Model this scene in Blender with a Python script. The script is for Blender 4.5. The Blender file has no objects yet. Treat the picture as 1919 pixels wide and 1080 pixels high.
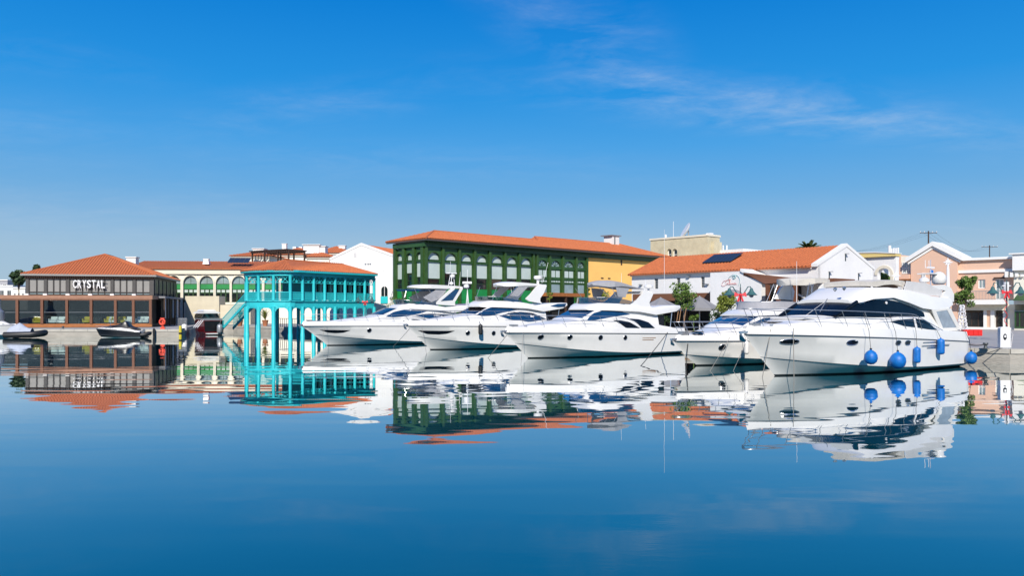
import bpy, math, random
from mathutils import Vector, Matrix
from mathutils.geometry import tessellate_polygon
R = math.radians
random.seed(7)
SC = bpy.context.scene
COL = SC.collection
# ---------------------------------------------------------------- camera, sky, sun, exposure
CAM_H = 3.1
FPX, CX, YH = 1500.0, 959.5, 580.0          # focal length in photo pixels, centre column, horizon row
cd = bpy.data.cameras.new('camera')
cam = bpy.data.objects.new('camera', cd)
COL.objects.link(cam)
cam.location = (0, 0, CAM_H)
cam.rotation_euler = (R(90), 0, 0)
cd.sensor_width = 36
cd.lens = 36 * FPX / 1919
cd.shift_y = (YH - 540) / 1919
cd.clip_end = 5000
SC.camera = cam

SUN_AZ_X, SUN_AZ_Y, SUN_EL = -0.06, -0.998, R(36)
W = bpy.data.worlds.new('World')
SC.world = W
W.use_nodes = True
nt = W.node_tree
nt.nodes.clear()
out = nt.nodes.new('ShaderNodeOutputWorld')
bg = nt.nodes.new('ShaderNodeBackground')
sky = nt.nodes.new('ShaderNodeTexSky')
sky.sky_type = 'NISHITA'
sky.sun_disc = False
sky.sun_elevation = SUN_EL
sky.sun_rotation = math.atan2(SUN_AZ_X, SUN_AZ_Y)
sky.altitude = 0
sky.air_density = 1.0
sky.dust_density = 0.15
sky.ozone_density = 3.0
bg.inputs[1].default_value = 0.115
# saturation of the polarised blue, then thin cirrus
hs = nt.nodes.new('ShaderNodeHueSaturation')
hs.inputs['Saturation'].default_value = 1.2
nt.links.new(sky.outputs[0], hs.inputs['Color'])
# polarised winter blue: the clear sky tinted by a vertical gradient, the same all round the compass
tc = nt.nodes.new('ShaderNodeTexCoord')
sep = nt.nodes.new('ShaderNodeSeparateXYZ')
nt.links.new(tc.outputs['Generated'], sep.inputs[0])
grad = nt.nodes.new('ShaderNodeValToRGB')
cr_ = grad.color_ramp
for e_ in list(cr_.elements)[1:]: cr_.elements.remove(e_)
K_ = 1.0
stops = [(0.0, (.38, .52, .64)), (.07, (.33, .50, .67)), (.139, (.145, .40, .72)), (.196, (.066, .35, .76)), (.258, (.016, .285, .74)), (.36, (.0005, .205, .66)), (.6, (.001, .11, .48)), (1.0, (.001, .07, .34))]
cr_.elements[0].position = 0; cr_.elements[0].color = (*stops[0][1], 1)
for p_, c_ in stops[1:]:
    el = cr_.elements.new(p_); el.color = (*c_, 1)
nt.links.new(sep.outputs[2], grad.inputs[0])
gsc = nt.nodes.new('ShaderNodeVectorMath'); gsc.operation = 'SCALE'; gsc.inputs['Scale'].default_value = 8.2
nt.links.new(grad.outputs[0], gsc.inputs[0])
gmix = nt.nodes.new('ShaderNodeMix'); gmix.data_type = 'RGBA'; gmix.inputs['Factor'].default_value = 0.96
nt.links.new(hs.outputs[0], gmix.inputs['A']); nt.links.new(gsc.outputs[0], gmix.inputs['B'])
# project the direction on a high cloud sheet:  (x, y) / (z + 0.12)
add = nt.nodes.new('ShaderNodeMath'); add.operation = 'ADD'; add.inputs[1].default_value = 0.10
mx = nt.nodes.new('ShaderNodeMath'); mx.operation = 'MAXIMUM'; mx.inputs[1].default_value = 0.0
nt.links.new(sep.outputs[2], mx.inputs[0])
nt.links.new(mx.outputs[0], add.inputs[0])
dx = nt.nodes.new('ShaderNodeMath'); dx.operation = 'DIVIDE'
dy = nt.nodes.new('ShaderNodeMath'); dy.operation = 'DIVIDE'
nt.links.new(sep.outputs[0], dx.inputs[0]); nt.links.new(add.outputs[0], dx.inputs[1])
nt.links.new(sep.outputs[1], dy.inputs[0]); nt.links.new(add.outputs[0], dy.inputs[1])
cmb = nt.nodes.new('ShaderNodeCombineXYZ')
nt.links.new(dx.outputs[0], cmb.inputs[0]); nt.links.new(dy.outputs[0], cmb.inputs[1])
mp = nt.nodes.new('ShaderNodeMapping')
mp.inputs['Rotation'].default_value = (0, 0, R(50))
mp.inputs['Scale'].default_value = (1.5, 2.3, 1)
nt.links.new(cmb.outputs[0], mp.inputs[0])
n1 = nt.nodes.new('ShaderNodeTexNoise')
n1.inputs['Scale'].default_value = 1.6
n1.inputs['Detail'].default_value = 9
n1.inputs['Roughness'].default_value = 0.62
n1.inputs['Distortion'].default_value = 0.6
nt.links.new(mp.outputs[0], n1.inputs['Vector'])
r1 = nt.nodes.new('ShaderNodeMapRange'); r1.inputs[1].default_value = 0.38; r1.inputs[2].default_value = 0.74
nt.links.new(n1.outputs[0], r1.inputs[0])
n2 = nt.nodes.new('ShaderNodeTexNoise')
n2.inputs['Scale'].default_value = 5.5
n2.inputs['Detail'].default_value = 8
n2.inputs['Roughness'].default_value = 0.7
nt.links.new(mp.outputs[0], n2.inputs['Vector'])
r2 = nt.nodes.new('ShaderNodeMapRange'); r2.inputs[1].default_value = 0.35; r2.inputs[2].default_value = 0.7; r2.inputs[3].default_value = .35
nt.links.new(n2.outputs[0], r2.inputs[0])
tex = nt.nodes.new('ShaderNodeMath'); tex.operation = 'MULTIPLY'
nt.links.new(r1.outputs[0], tex.inputs[0]); nt.links.new(r2.outputs[0], tex.inputs[1])
# thin cirrus banks: centre on the cloud sheet, long and short radius, turn, density
CLOUD = 0.48
banks = [(.22, 2.25, .75, .22, 62, .75), (.50, 2.75, .9, .28, 20, .45), (.98, 2.75, .75, .28, 12, .85), (1.35, 2.95, .7, .25, 5, .6), (-.75, 2.80, .6, .25, -20, .45),
         (-.35, 3.5, 1.3, .35, 8, .35), (-2.4, 4.3, 2.2, 1.0, 10, .40), (2.5, 3.2, 1.0, .35, 15, .35), (2.75, 4.65, .95, .05, 8, .5), (-2.0, 2.9, .9, .5, 0, .3), (-1.5, 2.2, .6, .2, 30, .3), (2.2, -3.0, 2.0, .8, 20, .5), (-1.0, -2.4, 1.5, .6, -15, .5), (5.0, 1.0, 2.0, .8, 70, .5), (-5.0, .5, 2.0, .9, 100, .5)]
acc = None
for bx_, by_, ra_, rb_, tr_, dn_ in banks:
    q = nt.nodes.new('ShaderNodeMapping'); q.vector_type = 'TEXTURE'
    q.inputs['Location'].default_value = (bx_, by_, 0); q.inputs['Rotation'].default_value = (0, 0, R(tr_)); q.inputs['Scale'].default_value = (ra_, rb_, 1)
    nt.links.new(cmb.outputs[0], q.inputs[0])
    ln = nt.nodes.new('ShaderNodeVectorMath'); ln.operation = 'LENGTH'; nt.links.new(q.outputs[0], ln.inputs[0])
    mr = nt.nodes.new('ShaderNodeMapRange'); mr.interpolation_type = 'SMOOTHSTEP'; mr.inputs[1].default_value = 0; mr.inputs[2].default_value = 1.3; mr.inputs[3].default_value = dn_; mr.inputs[4].default_value = 0
    nt.links.new(ln.outputs['Value'], mr.inputs[0])
    if acc is None: acc = mr.outputs[0]
    else:
        ad = nt.nodes.new('ShaderNodeMath'); ad.operation = 'ADD'; nt.links.new(acc, ad.inputs[0]); nt.links.new(mr.outputs[0], ad.inputs[1]); acc = ad.outputs[0]
m2 = nt.nodes.new('ShaderNodeMath'); m2.operation = 'MULTIPLY'
acs = nt.nodes.new('ShaderNodeMath'); acs.operation = 'MULTIPLY'; acs.inputs[1].default_value = CLOUD; nt.links.new(acc, acs.inputs[0]); acc = acs.outputs[0]
nt.links.new(acc, m2.inputs[0]); nt.links.new(tex.outputs[0], m2.inputs[1])
mixc = nt.nodes.new('ShaderNodeMix'); mixc.data_type = 'RGBA'
mixc.inputs['B'].default_value = (4.6, 5.4, 6.4, 1)
nt.links.new(m2.outputs[0], mixc.inputs['Factor'])
nt.links.new(gmix.outputs['Result'], mixc.inputs['A'])
nt.links.new(mixc.outputs['Result'], bg.inputs[0])
nt.links.new(bg.outputs[0], out.inputs[0])

sd = bpy.data.lights.new('sun', 'SUN')
sd.energy = 4.9
sd.angle = R(0.5)
sd.color = (1.0, 0.935, 0.84)
sun = bpy.data.objects.new('sun', sd)
COL.objects.link(sun)
sv = Vector((SUN_AZ_X, SUN_AZ_Y, 0)).normalized() * math.cos(SUN_EL) + Vector((0, 0, math.sin(SUN_EL)))
sun.rotation_euler = sv.to_track_quat('Z', 'Y').to_euler()
sun.location = (-30, -60, 60)
SC.view_settings.view_transform = 'Standard'
SC.view_settings.look = 'None'
SC.view_settings.exposure = 0.12
SC.view_settings.gamma = 1.0
SC.view_settings.use_curve_mapping = False
SC.cycles.max_bounces = 8
SC.cycles.transparent_max_bounces = 12
SC.cycles.caustics_reflective = False
SC.cycles.caustics_refractive = False

# ---------------------------------------------------------------- materials
MATS = {}
def mat(name, col, rough=0.6, metal=0.0, spec=0.5, var=0.0, vscale=1.0, bump=0.0, bscale=20.0, coat=0.0, stretch=(1, 1, 1)):
    m = bpy.data.materials.new(name)
    m.use_nodes = True
    t = m.node_tree
    b = t.nodes['Principled BSDF']
    b.inputs['Base Color'].default_value = (*col, 1)
    b.inputs['Roughness'].default_value = rough
    b.inputs['Metallic'].default_value = metal
    b.inputs['Specular IOR Level'].default_value = spec
    b.inputs['Coat Weight'].default_value = coat
    b.inputs['Coat Roughness'].default_value = 0.05
    if var > 0 or bump > 0:
        c = t.nodes.new('ShaderNodeTexCoord')
        mpn = t.nodes.new('ShaderNodeMapping')
        mpn.inputs['Scale'].default_value = stretch
        t.links.new(c.outputs['Object'], mpn.inputs[0])
    if var > 0:
        n = t.nodes.new('ShaderNodeTexNoise')
        n.inputs['Scale'].default_value = vscale
        n.inputs['Detail'].default_value = 6
        n.inputs['Roughness'].default_value = 0.65
        t.links.new(mpn.outputs[0], n.inputs['Vector'])
        r = t.nodes.new('ShaderNodeMapRange')
        r.inputs[1].default_value = 0.3; r.inputs[2].default_value = 0.7
        r.inputs[3].default_value = 1 - var; r.inputs[4].default_value = 1 + var * 0.6
        t.links.new(n.outputs[0], r.inputs[0])
        mm = t.nodes.new('ShaderNodeMix'); mm.data_type = 'RGBA'; mm.blend_type = 'MULTIPLY'
        mm.inputs['Factor'].default_value = 1
        mm.inputs['A'].default_value = (*col, 1)
        t.links.new(r.outputs[0], mm.inputs['B'])
        t.links.new(mm.outputs['Result'], b.inputs['Base Color'])
    if bump > 0:
        n = t.nodes.new('ShaderNodeTexNoise')
        n.inputs['Scale'].default_value = bscale
        n.inputs['Detail'].default_value = 4
        t.links.new(mpn.outputs[0], n.inputs['Vector'])
        bn = t.nodes.new('ShaderNodeBump')
        bn.inputs['Distance'].default_value = bump
        t.links.new(n.outputs[0], bn.inputs['Height'])
        t.links.new(bn.outputs[0], b.inputs['Normal'])
    MATS[name] = m
    return m
def glass_mat(name, tint, refl, glossrough=0.02, gcol=(1, 1, 1)):
    m = bpy.data.materials.new(name)
    m.use_nodes = True
    t = m.node_tree
    t.nodes.clear()
    o = t.nodes.new('ShaderNodeOutputMaterial')
    tr = t.nodes.new('ShaderNodeBsdfTransparent'); tr.inputs[0].default_value = (*tint, 1)
    g = t.nodes.new('ShaderNodeBsdfGlossy'); g.inputs['Roughness'].default_value = glossrough
    g.inputs['Color'].default_value = (*gcol, 1)
    lw = t.nodes.new('ShaderNodeLayerWeight'); lw.inputs[0].default_value = 0.5
    pw = t.nodes.new('ShaderNodeMath'); pw.operation = 'POWER'; pw.inputs[1].default_value = 4.0
    t.links.new(lw.outputs['Facing'], pw.inputs[0])
    mr = t.nodes.new('ShaderNodeMapRange'); mr.inputs[3].default_value = refl; mr.inputs[4].default_value = 0.9
    t.links.new(pw.outputs[0], mr.inputs[0])
    mi = t.nodes.new('ShaderNodeMixShader')
    t.links.new(mr.outputs[0], mi.inputs[0]); t.links.new(tr.outputs[0], mi.inputs[1]); t.links.new(g.outputs[0], mi.inputs[2])
    t.links.new(mi.outputs[0], o.inputs[0])
    MATS[name] = m
    return m
mat('gelcoat', (0.78, 0.765, 0.73), 0.30, var=0.05, vscale=0.9, coat=0.25)
mat('gelcoat_cream', (0.76, 0.74, 0.69), 0.4, var=0.04, vscale=2)
mat('antifoul', (0.012, 0.016, 0.018), 0.5)
mat('stripe', (0.10, 0.11, 0.12), 0.35)
mat('blue_glass', (0.010, 0.050, 0.130), 0.10, spec=0.6, coat=0.5, var=0.35, vscale=0.9)
mat('dark_glass', (0.005, 0.006, 0.010), 0.12, spec=0.35, coat=0.1)
mat('navy_glass', (0.004, 0.008, 0.016), 0.22, spec=0.14, var=0.4, vscale=0.8)
mat('black', (0.006, 0.006, 0.007), 0.35)
mat('chrome', (0.62, 0.63, 0.65), 0.22, metal=0.85)
mat('rail_steel', (0.42, 0.43, 0.45), 0.3, metal=0.7)
mat('canvas_grey', (0.36, 0.36, 0.38), 0.85, var=0.12, vscale=3, bump=0.02, bscale=5)
mat('canvas_beige', (0.60, 0.56, 0.49), 0.85, var=0.08, vscale=2, bump=0.02, bscale=5)
mat('canvas_light', (0.62, 0.61, 0.60), 0.85, var=0.06, vscale=2)
mat('fender_blue', (0.002, 0.15, 0.52), 0.5, var=0.3, vscale=5)
mat('fender_white', (0.75, 0.73, 0.70), 0.5)
mat('rope', (0.30, 0.28, 0.25), 0.9)
mat('rope_dark', (0.05, 0.05, 0.05), 0.9)
mat('teak', (0.30, 0.16, 0.07), 0.6, var=0.2, vscale=6)
mat('white_wall', (0.80, 0.79, 0.77), 0.85, var=0.08, vscale=0.35, bump=0.01, bscale=3)
mat('white_trim', (0.80, 0.79, 0.76), 0.7, var=0.03, vscale=1)
mat('cream_wall', (0.79, 0.75, 0.64), 0.85, var=0.07, vscale=0.5)
mat('cream_trim', (0.75, 0.69, 0.55), 0.8, var=0.05)
mat('ochre_wall', (0.94, 0.55, 0.155), 0.85, var=0.07, vscale=0.4)
mat('pink_wall', (0.72, 0.47, 0.34), 0.85, var=0.06, vscale=0.5)
mat('yellow_trim', (0.75, 0.58, 0.22), 0.8)
mat('sandstone', (0.60, 0.53, 0.36), 0.9, var=0.2, vscale=0.8, bump=0.03, bscale=4)
mat('sandstone_pale', (0.62, 0.56, 0.42), 0.9, var=0.12, vscale=0.8)
mat('terracotta', (0.47, 0.130, 0.042), 0.8, var=0.20, vscale=2.2)
mat('terracotta_light', (0.53, 0.155, 0.052), 0.8, var=0.28, vscale=3.5)
mat('green_wood', (0.028, 0.085, 0.022), 0.5, var=0.35, vscale=1.2)
mat('green_post', (0.036, 0.088, 0.018), 0.5, var=0.3, vscale=2)
mat('green_bright', (0.012, 0.24, 0.055), 0.5, var=0.25, vscale=0.7)
mat('turquoise', (0.03, 0.55, 0.59), 0.5, var=0.10, vscale=1.2)
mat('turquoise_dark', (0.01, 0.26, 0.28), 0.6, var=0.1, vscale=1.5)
mat('grey_wood', (0.065, 0.062, 0.06), 0.6, var=0.15, vscale=2)
mat('blind_grey', (0.27, 0.265, 0.25), 0.5, var=0.08, vscale=0.8)
mat('blind_pale', (0.52, 0.60, 0.56), 0.4, var=0.10, vscale=0.5, coat=0.4)
mat('pane_sky', (0.26, 0.34, 0.35), 0.08, spec=0.9, coat=0.8, var=0.3, vscale=0.6)  # sky reflection painted in as a pale base colour
mat('pane_dark', (0.012, 0.016, 0.018), 0.05, spec=0.8, coat=0.3)
mat('brown_wood', (0.16, 0.062, 0.030), 0.6, var=0.2, vscale=3, stretch=(1, 1, 4))
mat('orange_wood', (0.36, 0.125, 0.032), 0.6, var=0.2, vscale=2)
mat('pale_wood', (0.33, 0.165, 0.10), 0.6, var=0.15, vscale=2)
mat('dark_wood', (0.06, 0.03, 0.018), 0.7, var=0.2, vscale=2)
mat('brown_cloth', (0.17, 0.07, 0.035), 0.9, var=0.1, vscale=1)
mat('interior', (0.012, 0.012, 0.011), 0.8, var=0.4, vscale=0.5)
mat('concrete', (0.50, 0.47, 0.41), 0.9, var=0.18, vscale=0.9, bump=0.01, bscale=6)
mat('quay_face', (0.42, 0.39, 0.34), 0.9, var=0.25, vscale=0.6, bump=0.03, bscale=4, stretch=(1, 1, 3))
mat('paving', (0.36, 0.35, 0.335), 0.85, var=0.12, vscale=0.4)
mat('grey_awning', (0.24, 0.24, 0.25), 0.9, var=0.1, vscale=1)
mat('lamp_green', (0.05, 0.13, 0.13), 0.4, var=0.1)
mat('lamp_iron', (0.06, 0.07, 0.075), 0.45)
mat('red_ribbon', (0.62, 0.02, 0.03), 0.6)
mat('red_paint', (0.65, 0.02, 0.015), 0.45)
mat('buoy_red', (0.75, 0.08, 0.04), 0.45)
mat('hull_red', (0.11, 0.006, 0.008), 0.15, coat=0.6)
mat('yellow_paint', (0.62, 0.50, 0.03), 0.5)
mat('chair_yellow', (0.50, 0.38, 0.01), 0.7)
mat('chair_white', (0.78, 0.78, 0.76), 0.6)
mat('white_paint', (0.80, 0.80, 0.80), 0.5)
mat('metal_grey', (0.35, 0.36, 0.37), 0.4, metal=0.5)
mat('solar', (0.025, 0.035, 0.055), 0.35, spec=0.4)
mat('bark', (0.16, 0.12, 0.09), 0.9, var=0.3, vscale=5)
mat('leaf', (0.11, 0.19, 0.03), 0.6, var=0.45, vscale=1.5)
mat('leaf_olive', (0.19, 0.23, 0.03), 0.6, var=0.45, vscale=2.5)
mat('leaf_dark', (0.035, 0.07, 0.02), 0.6, var=0.4, vscale=2)
mat('palm_leaf', (0.08, 0.11, 0.03), 0.6, var=0.3, vscale=2)
mat('terracotta_pot', (0.45, 0.17, 0.08), 0.8)
mat('flower', (0.72, 0.70, 0.55), 0.7, var=0.2, vscale=6)
mat('shop_dark', (0.02, 0.022, 0.02), 0.15, spec=0.7, var=0.4, vscale=0.8)
mat('sign_red', (0.70, 0.33, 0.31), 0.5)
mat('sign_teal', (0.36, 0.56, 0.58), 0.5)
mat('black_rubber', (0.014, 0.015, 0.016), 0.45)
mat('cover_blue', (0.42, 0.46, 0.55), 0.7, var=0.15, vscale=3)
mat('dinghy_grey', (0.20, 0.20, 0.27), 0.45, var=0.1)
glass_mat('clear_glass', (0.80, 0.86, 0.86), 0.055)
glass_mat('smoke_glass', (0.30, 0.31, 0.33), 0.16)
mat('vinyl', (0.30, 0.36, 0.42), 0.22, spec=0.8, var=0.25, vscale=2.5)
mat('shaded_glass', (0.02, 0.022, 0.022), 0.35, spec=0.4)

# ---------------------------------------------------------------- mesh builder
class MB:
    def __init__(s):
        s.v = []; s.f = []; s.m = []
    def add(s, vs, fs, mi=0):
        b = len(s.v)
        s.v += [tuple(p) for p in vs]
        for f in fs:
            s.f.append([b + i for i in f]); s.m.append(mi)
        return s
    def box(s, x0, x1, y0, y1, z0, z1, mi=0):
        if x0 > x1: x0, x1 = x1, x0
        if y0 > y1: y0, y1 = y1, y0
        if z0 > z1: z0, z1 = z1, z0
        v = [(x0, y0, z0), (x1, y0, z0), (x1, y1, z0), (x0, y1, z0), (x0, y0, z1), (x1, y0, z1), (x1, y1, z1), (x0, y1, z1)]
        return s.add(v, [(0, 3, 2, 1), (4, 5, 6, 7), (0, 1, 5, 4), (1, 2, 6, 5), (2, 3, 7, 6), (3, 0, 4, 7)], mi)
    def bar(s, a, b, w, h=None, mi=0, up=(0, 0, 1)):
        a = Vector(a); b = Vector(b); h = w if h is None else h
        d = (b - a).normalized()
        u = Vector(up)
        if abs(d.dot(u)) > 0.98: u = Vector((0, 1, 0))
        x = d.cross(u).normalized(); y = x.cross(d).normalized()
        v = []
        for p in (a, b):
            for i, j in ((-1, -1), (1, -1), (1, 1), (-1, 1)):
                v.append(p + x * w / 2 * i + y * h / 2 * j)
        return s.add(v, [(0, 3, 2, 1), (4, 5, 6, 7), (0, 1, 5, 4), (1, 2, 6, 5), (2, 3, 7, 6), (3, 0, 4, 7)], mi)
    def tube(s, pts, r, n=6, mi=0, caps=True, r2=None):
        pts = [Vector(p) for p in pts]
        rings = []
        N = len(pts)
        ref = Vector((0.13, 0.2, 0.97))
        for i, p in enumerate(pts):
            d = (pts[min(i + 1, N - 1)] - pts[max(i - 1, 0)]).normalized()
            x = d.cross(ref)
            if x.length < 0.05: x = d.cross(Vector((1, 0, 0)))
            x.normalize(); y = x.cross(d)
            rr = r if r2 is None else r + (r2 - r) * i / max(1, N - 1)
            rings.append([p + (x * math.cos(2 * math.pi * k / n) + y * math.sin(2 * math.pi * k / n)) * rr for k in range(n)])
        vs = [q for ring in rings for q in ring]
        fs = []
        for i in range(N - 1):
            for k in range(n):
                a = i * n + k; b = i * n + (k + 1) % n
                fs.append((a, a + n, b + n, b))
        if caps:
            fs.append(tuple(range(n))); fs.append(tuple((N - 1) * n + k for k in reversed(range(n))))
        return s.add(vs, fs, mi)
    def lathe(s, prof, c=(0, 0, 0), n=12, mi=0, sx=1, sy=1):
        vs = []; fs = []
        for r, z in prof:
            for k in range(n):
                a = 2 * math.pi * k / n
                vs.append((c[0] + r * math.cos(a) * sx, c[1] + r * math.sin(a) * sy, c[2] + z))
        for i in range(len(prof) - 1):
            for k in range(n):
                a = i * n + k; b = i * n + (k + 1) % n
                fs.append((a, b, b + n, a + n))
        fs.append(tuple(reversed(range(n))))
        fs.append(tuple((len(prof) - 1) * n + k for k in range(n)))
        return s.add(vs, fs, mi)
    def ball(s, c, r, n=12, m=8, sz=1.0, mi=0):
        return s.lathe([(max(1e-3, r * math.sin(math.pi * i / m)), -r * sz * math.cos(math.pi * i / m)) for i in range(m + 1)], c, n, mi)
    def grid(s, rows, mi=0, flip=False):
        n = len(rows[0]); vs = [p for r in rows for p in r]; fs = []
        for i in range(len(rows) - 1):
            for j in range(n - 1):
                a = i * n + j
                q = (a, a + 1, a + n + 1, a + n)
                fs.append(tuple(reversed(q)) if flip else q)
        return s.add(vs, fs, mi)
    def prism(s, poly, y0, y1, mi=0, axis='y'):
        """polygon in (x, z) pushed from y0 to y1 (axis 'y'), or in (x, y) from z0 to z1 (axis 'z'), or in (y, z) along x."""
        def P(a, b, t):
            return (a, t, b) if axis == 'y' else ((a, b, t) if axis == 'z' else (t, a, b))
        n = len(poly)
        vs = [P(a, b, y0) for a, b in poly] + [P(a, b, y1) for a, b in poly]
        tri = tessellate_polygon([[Vector((a, b, 0)) for a, b in poly]])
        fs = [tuple(t) for t in tri] + [tuple(n + i for i in reversed(t)) for t in tri]
        fs += [(i, (i + 1) % n, n + (i + 1) % n, n + i) for i in range(n)]
        return s.add(vs, fs, mi)
    def build(s, name, mats, parent=None, smooth=None, loc=None, **props):
        me = bpy.data.meshes.new(name)
        me.from_pydata(s.v, [], s.f)
        if not isinstance(mats, (list, tuple)): mats = [mats]
        for m in mats: me.materials.append(MATS[m] if isinstance(m, str) else m)
        if len(mats) > 1: me.polygons.foreach_set('material_index', s.m)
        fixn(me)
        if smooth:
            me.shade_smooth(); me.set_sharp_from_angle(angle=R(smooth))
        me.update()
        return obj(name, me, parent, loc, **props)
import bmesh
def fixn(me):
    bm = bmesh.new(); bm.from_mesh(me)
    bmesh.ops.recalc_face_normals(bm, faces=bm.faces)
    bm.to_mesh(me); bm.free()
def obj(name, me, parent=None, loc=None, **props):
    o = bpy.data.objects.new(name, me)
    COL.objects.link(o)
    if parent: o.parent = parent
    if loc: o.location = loc
    for k, v in props.items(): o[k] = v
    return o
def thing(name, label, cat, loc=(0, 0, 0), rz=0.0, group=None):
    o = bpy.data.objects.new(name, None)
    COL.objects.link(o)
    o.empty_display_size = 0.3
    o.location = loc; o.rotation_euler = (0, 0, rz)
    o['label'] = label; o['category'] = cat
    if group: o['group'] = group
    return o
def solo(mb, name, mats, label, cat, loc=None, group=None, smooth=None):
    o = mb.build(name, mats, None, smooth, loc)
    o['label'] = label; o['category'] = cat
    if group: o['group'] = group
    return o
def kids(o): return [c for c in bpy.data.objects if c.parent == o]
def copy_tree(o, label=None, parent=None, loc=None, rz=None):
    c = o.copy(); COL.objects.link(c)
    if parent: c.parent = parent
    if loc is not None: c.location = loc
    if rz is not None: c.rotation_euler = (0, 0, rz)
    if label: c['label'] = label
    for ch in kids(o): copy_tree(ch, None, c)
    return c
# ---------------------------------------------------------------- measuring helpers (survey of the place from the photo)
def gx(px, Y): return (px - CX) / FPX * Y
def gz(py, Y): return CAM_H + (YH - py) / FPX * Y
class Fac:
    """a straight facade between two ground points; local x along it, y into the building, z up from zb"""
    def __init__(s, pl, YL, pr, YR, zb=0.85):
        s.o = Vector((gx(pl, YL), YL)); e = Vector((gx(pr, YR), YR)) - s.o
        s.w = e.length; s.d = e.normalized(); s.n = Vector((-s.d.y, s.d.x)); s.zb = zb
        s.ang = math.atan2(s.d.y, s.d.x)
    def k(s, px, off=0):
        a = (px - CX) / FPX
        return (off + s.o.dot(s.n)) / (a * s.n.x + s.n.y)
    def x(s, px, off=0):
        k = s.k(px, off); return (Vector(((px - CX) / FPX * k, k)) - s.o).dot(s.d)
    def z(s, py, px, off=0):
        return CAM_H + (YH - py) / FPX * s.k(px, off) - s.zb
    def loc(s, X, Y):
        v = Vector((X, Y)) - s.o; return v.dot(s.d), v.dot(s.n)
    def wpt(s, x, y, z=0):
        p = s.o + s.d * x + s.n * y; return (p.x, p.y, z + s.zb)
    def root(s, name, label, cat):
        return thing(name, label, cat, (s.o.x, s.o.y, s.zb), s.ang)
# ---------------------------------------------------------------- architecture helpers
def wall_open(mb, x0, x1, z0, z1, y0, y1, ops, mi=0):
    """wall slab with openings (xa, xb, za, zb, arched)"""
    cur = x0
    for xa, xb, za, zb, arch in sorted(ops):
        mb.box(cur, xa, y0, y1, z0, z1, mi)
        if za > z0 + 1e-3: mb.box(xa, xb, y0, y1, z0, za, mi)
        if not arch: mb.box(xa, xb, y0, y1, zb, z1, mi)
        else:
            r = (xb - xa) / 2; c = (xa + xb) / 2; zs = zb - min(r, zb - za) * arch
            h = zb - zs; N = 10
            for i in range(N):
                a0 = math.pi - math.pi * i / N; a1 = math.pi - math.pi * (i + 1) / N
                p0 = (c + r * math.cos(a0), zs + h * math.sin(a0)); p1 = (c + r * math.cos(a1), zs + h * math.sin(a1))
                mb.prism([p0, p1, (p1[0], z1), (p0[0], z1)], y0, y1, mi)
        cur = xb
    mb.box(cur, x1, y0, y1, z0, z1, mi)
def arch_poly(xa, xb, za, zb, ar=1.0, N=12):
    r = (xb - xa) / 2; c = (xa + xb) / 2; zs = zb - min(r, zb - za) * ar; h = zb - zs
    p = [(xa, za), (xb, za)]
    return p + [(c + r * math.cos(math.pi * i / N), zs + h * math.sin(math.pi * i / N)) for i in range(N + 1)]
def window(parent, x0, x1, z0, z1, y, fm, pm, arch=0, t=0.07, nx=1, nz=1, d=0.08, name='window', **kw):
    """frame with mullions (part) and a pane behind it (sub-part)"""
    f = MB()
    if arch:
        o = arch_poly(x0, x1, z0, z1, arch); i = arch_poly(x0 + t, x1 - t, z0 + t, z1 - t, arch)
        n = len(o)
        vs = [(a, y, b) for a, b in o] + [(a, y, b) for a, b in i] + [(a, y + d, b) for a, b in o] + [(a, y + d, b) for a, b in i]
        fs = []
        for k in range(n):
            q = (k + 1) % n
            fs += [(k, q, n + q, n + k), (2 * n + k, 3 * n + k, 3 * n + q, 2 * n + q), (k, 2 * n + k, 2 * n + q, q), (n + k, n + q, 3 * n + q, 3 * n + k)]
        f.add(vs, fs)
        pp = i
    else:
        f.box(x0, x0 + t, y, y + d, z0, z1); f.box(x1 - t, x1, y, y + d, z0, z1)
        f.box(x0 + t, x1 - t, y, y + d, z0, z0 + t); f.box(x0 + t, x1 - t, y, y + d, z1 - t, z1)
        pp = [(x0 + t, z0 + t), (x1 - t, z0 + t), (x1 - t, z1 - t), (x0 + t, z1 - t)]
    zt = z1 - (min((x1 - x0) / 2, z1 - z0) * arch if arch else 0)
    for k in range(1, nx):
        c = x0 + (x1 - x0) * k / nx
        f.box(c - t * .35, c + t * .35, y + .01, y + d - .01, z0 + t * .9, (zt if arch and nx > 2 else z1) - t * .9)
    for k in range(1, nz):
        c = z0 + (zt - z0) * k / nz
        f.box(x0 + t * .9, x1 - t * .9, y + .013, y + d - .013, c - t * .35, c + t * .35)
    o = f.build(name, fm, parent, **kw)
    MB().prism(pp, y + d * .5, y + d * .5 + 0.015).build('pane', pm, o)
    return o
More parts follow.
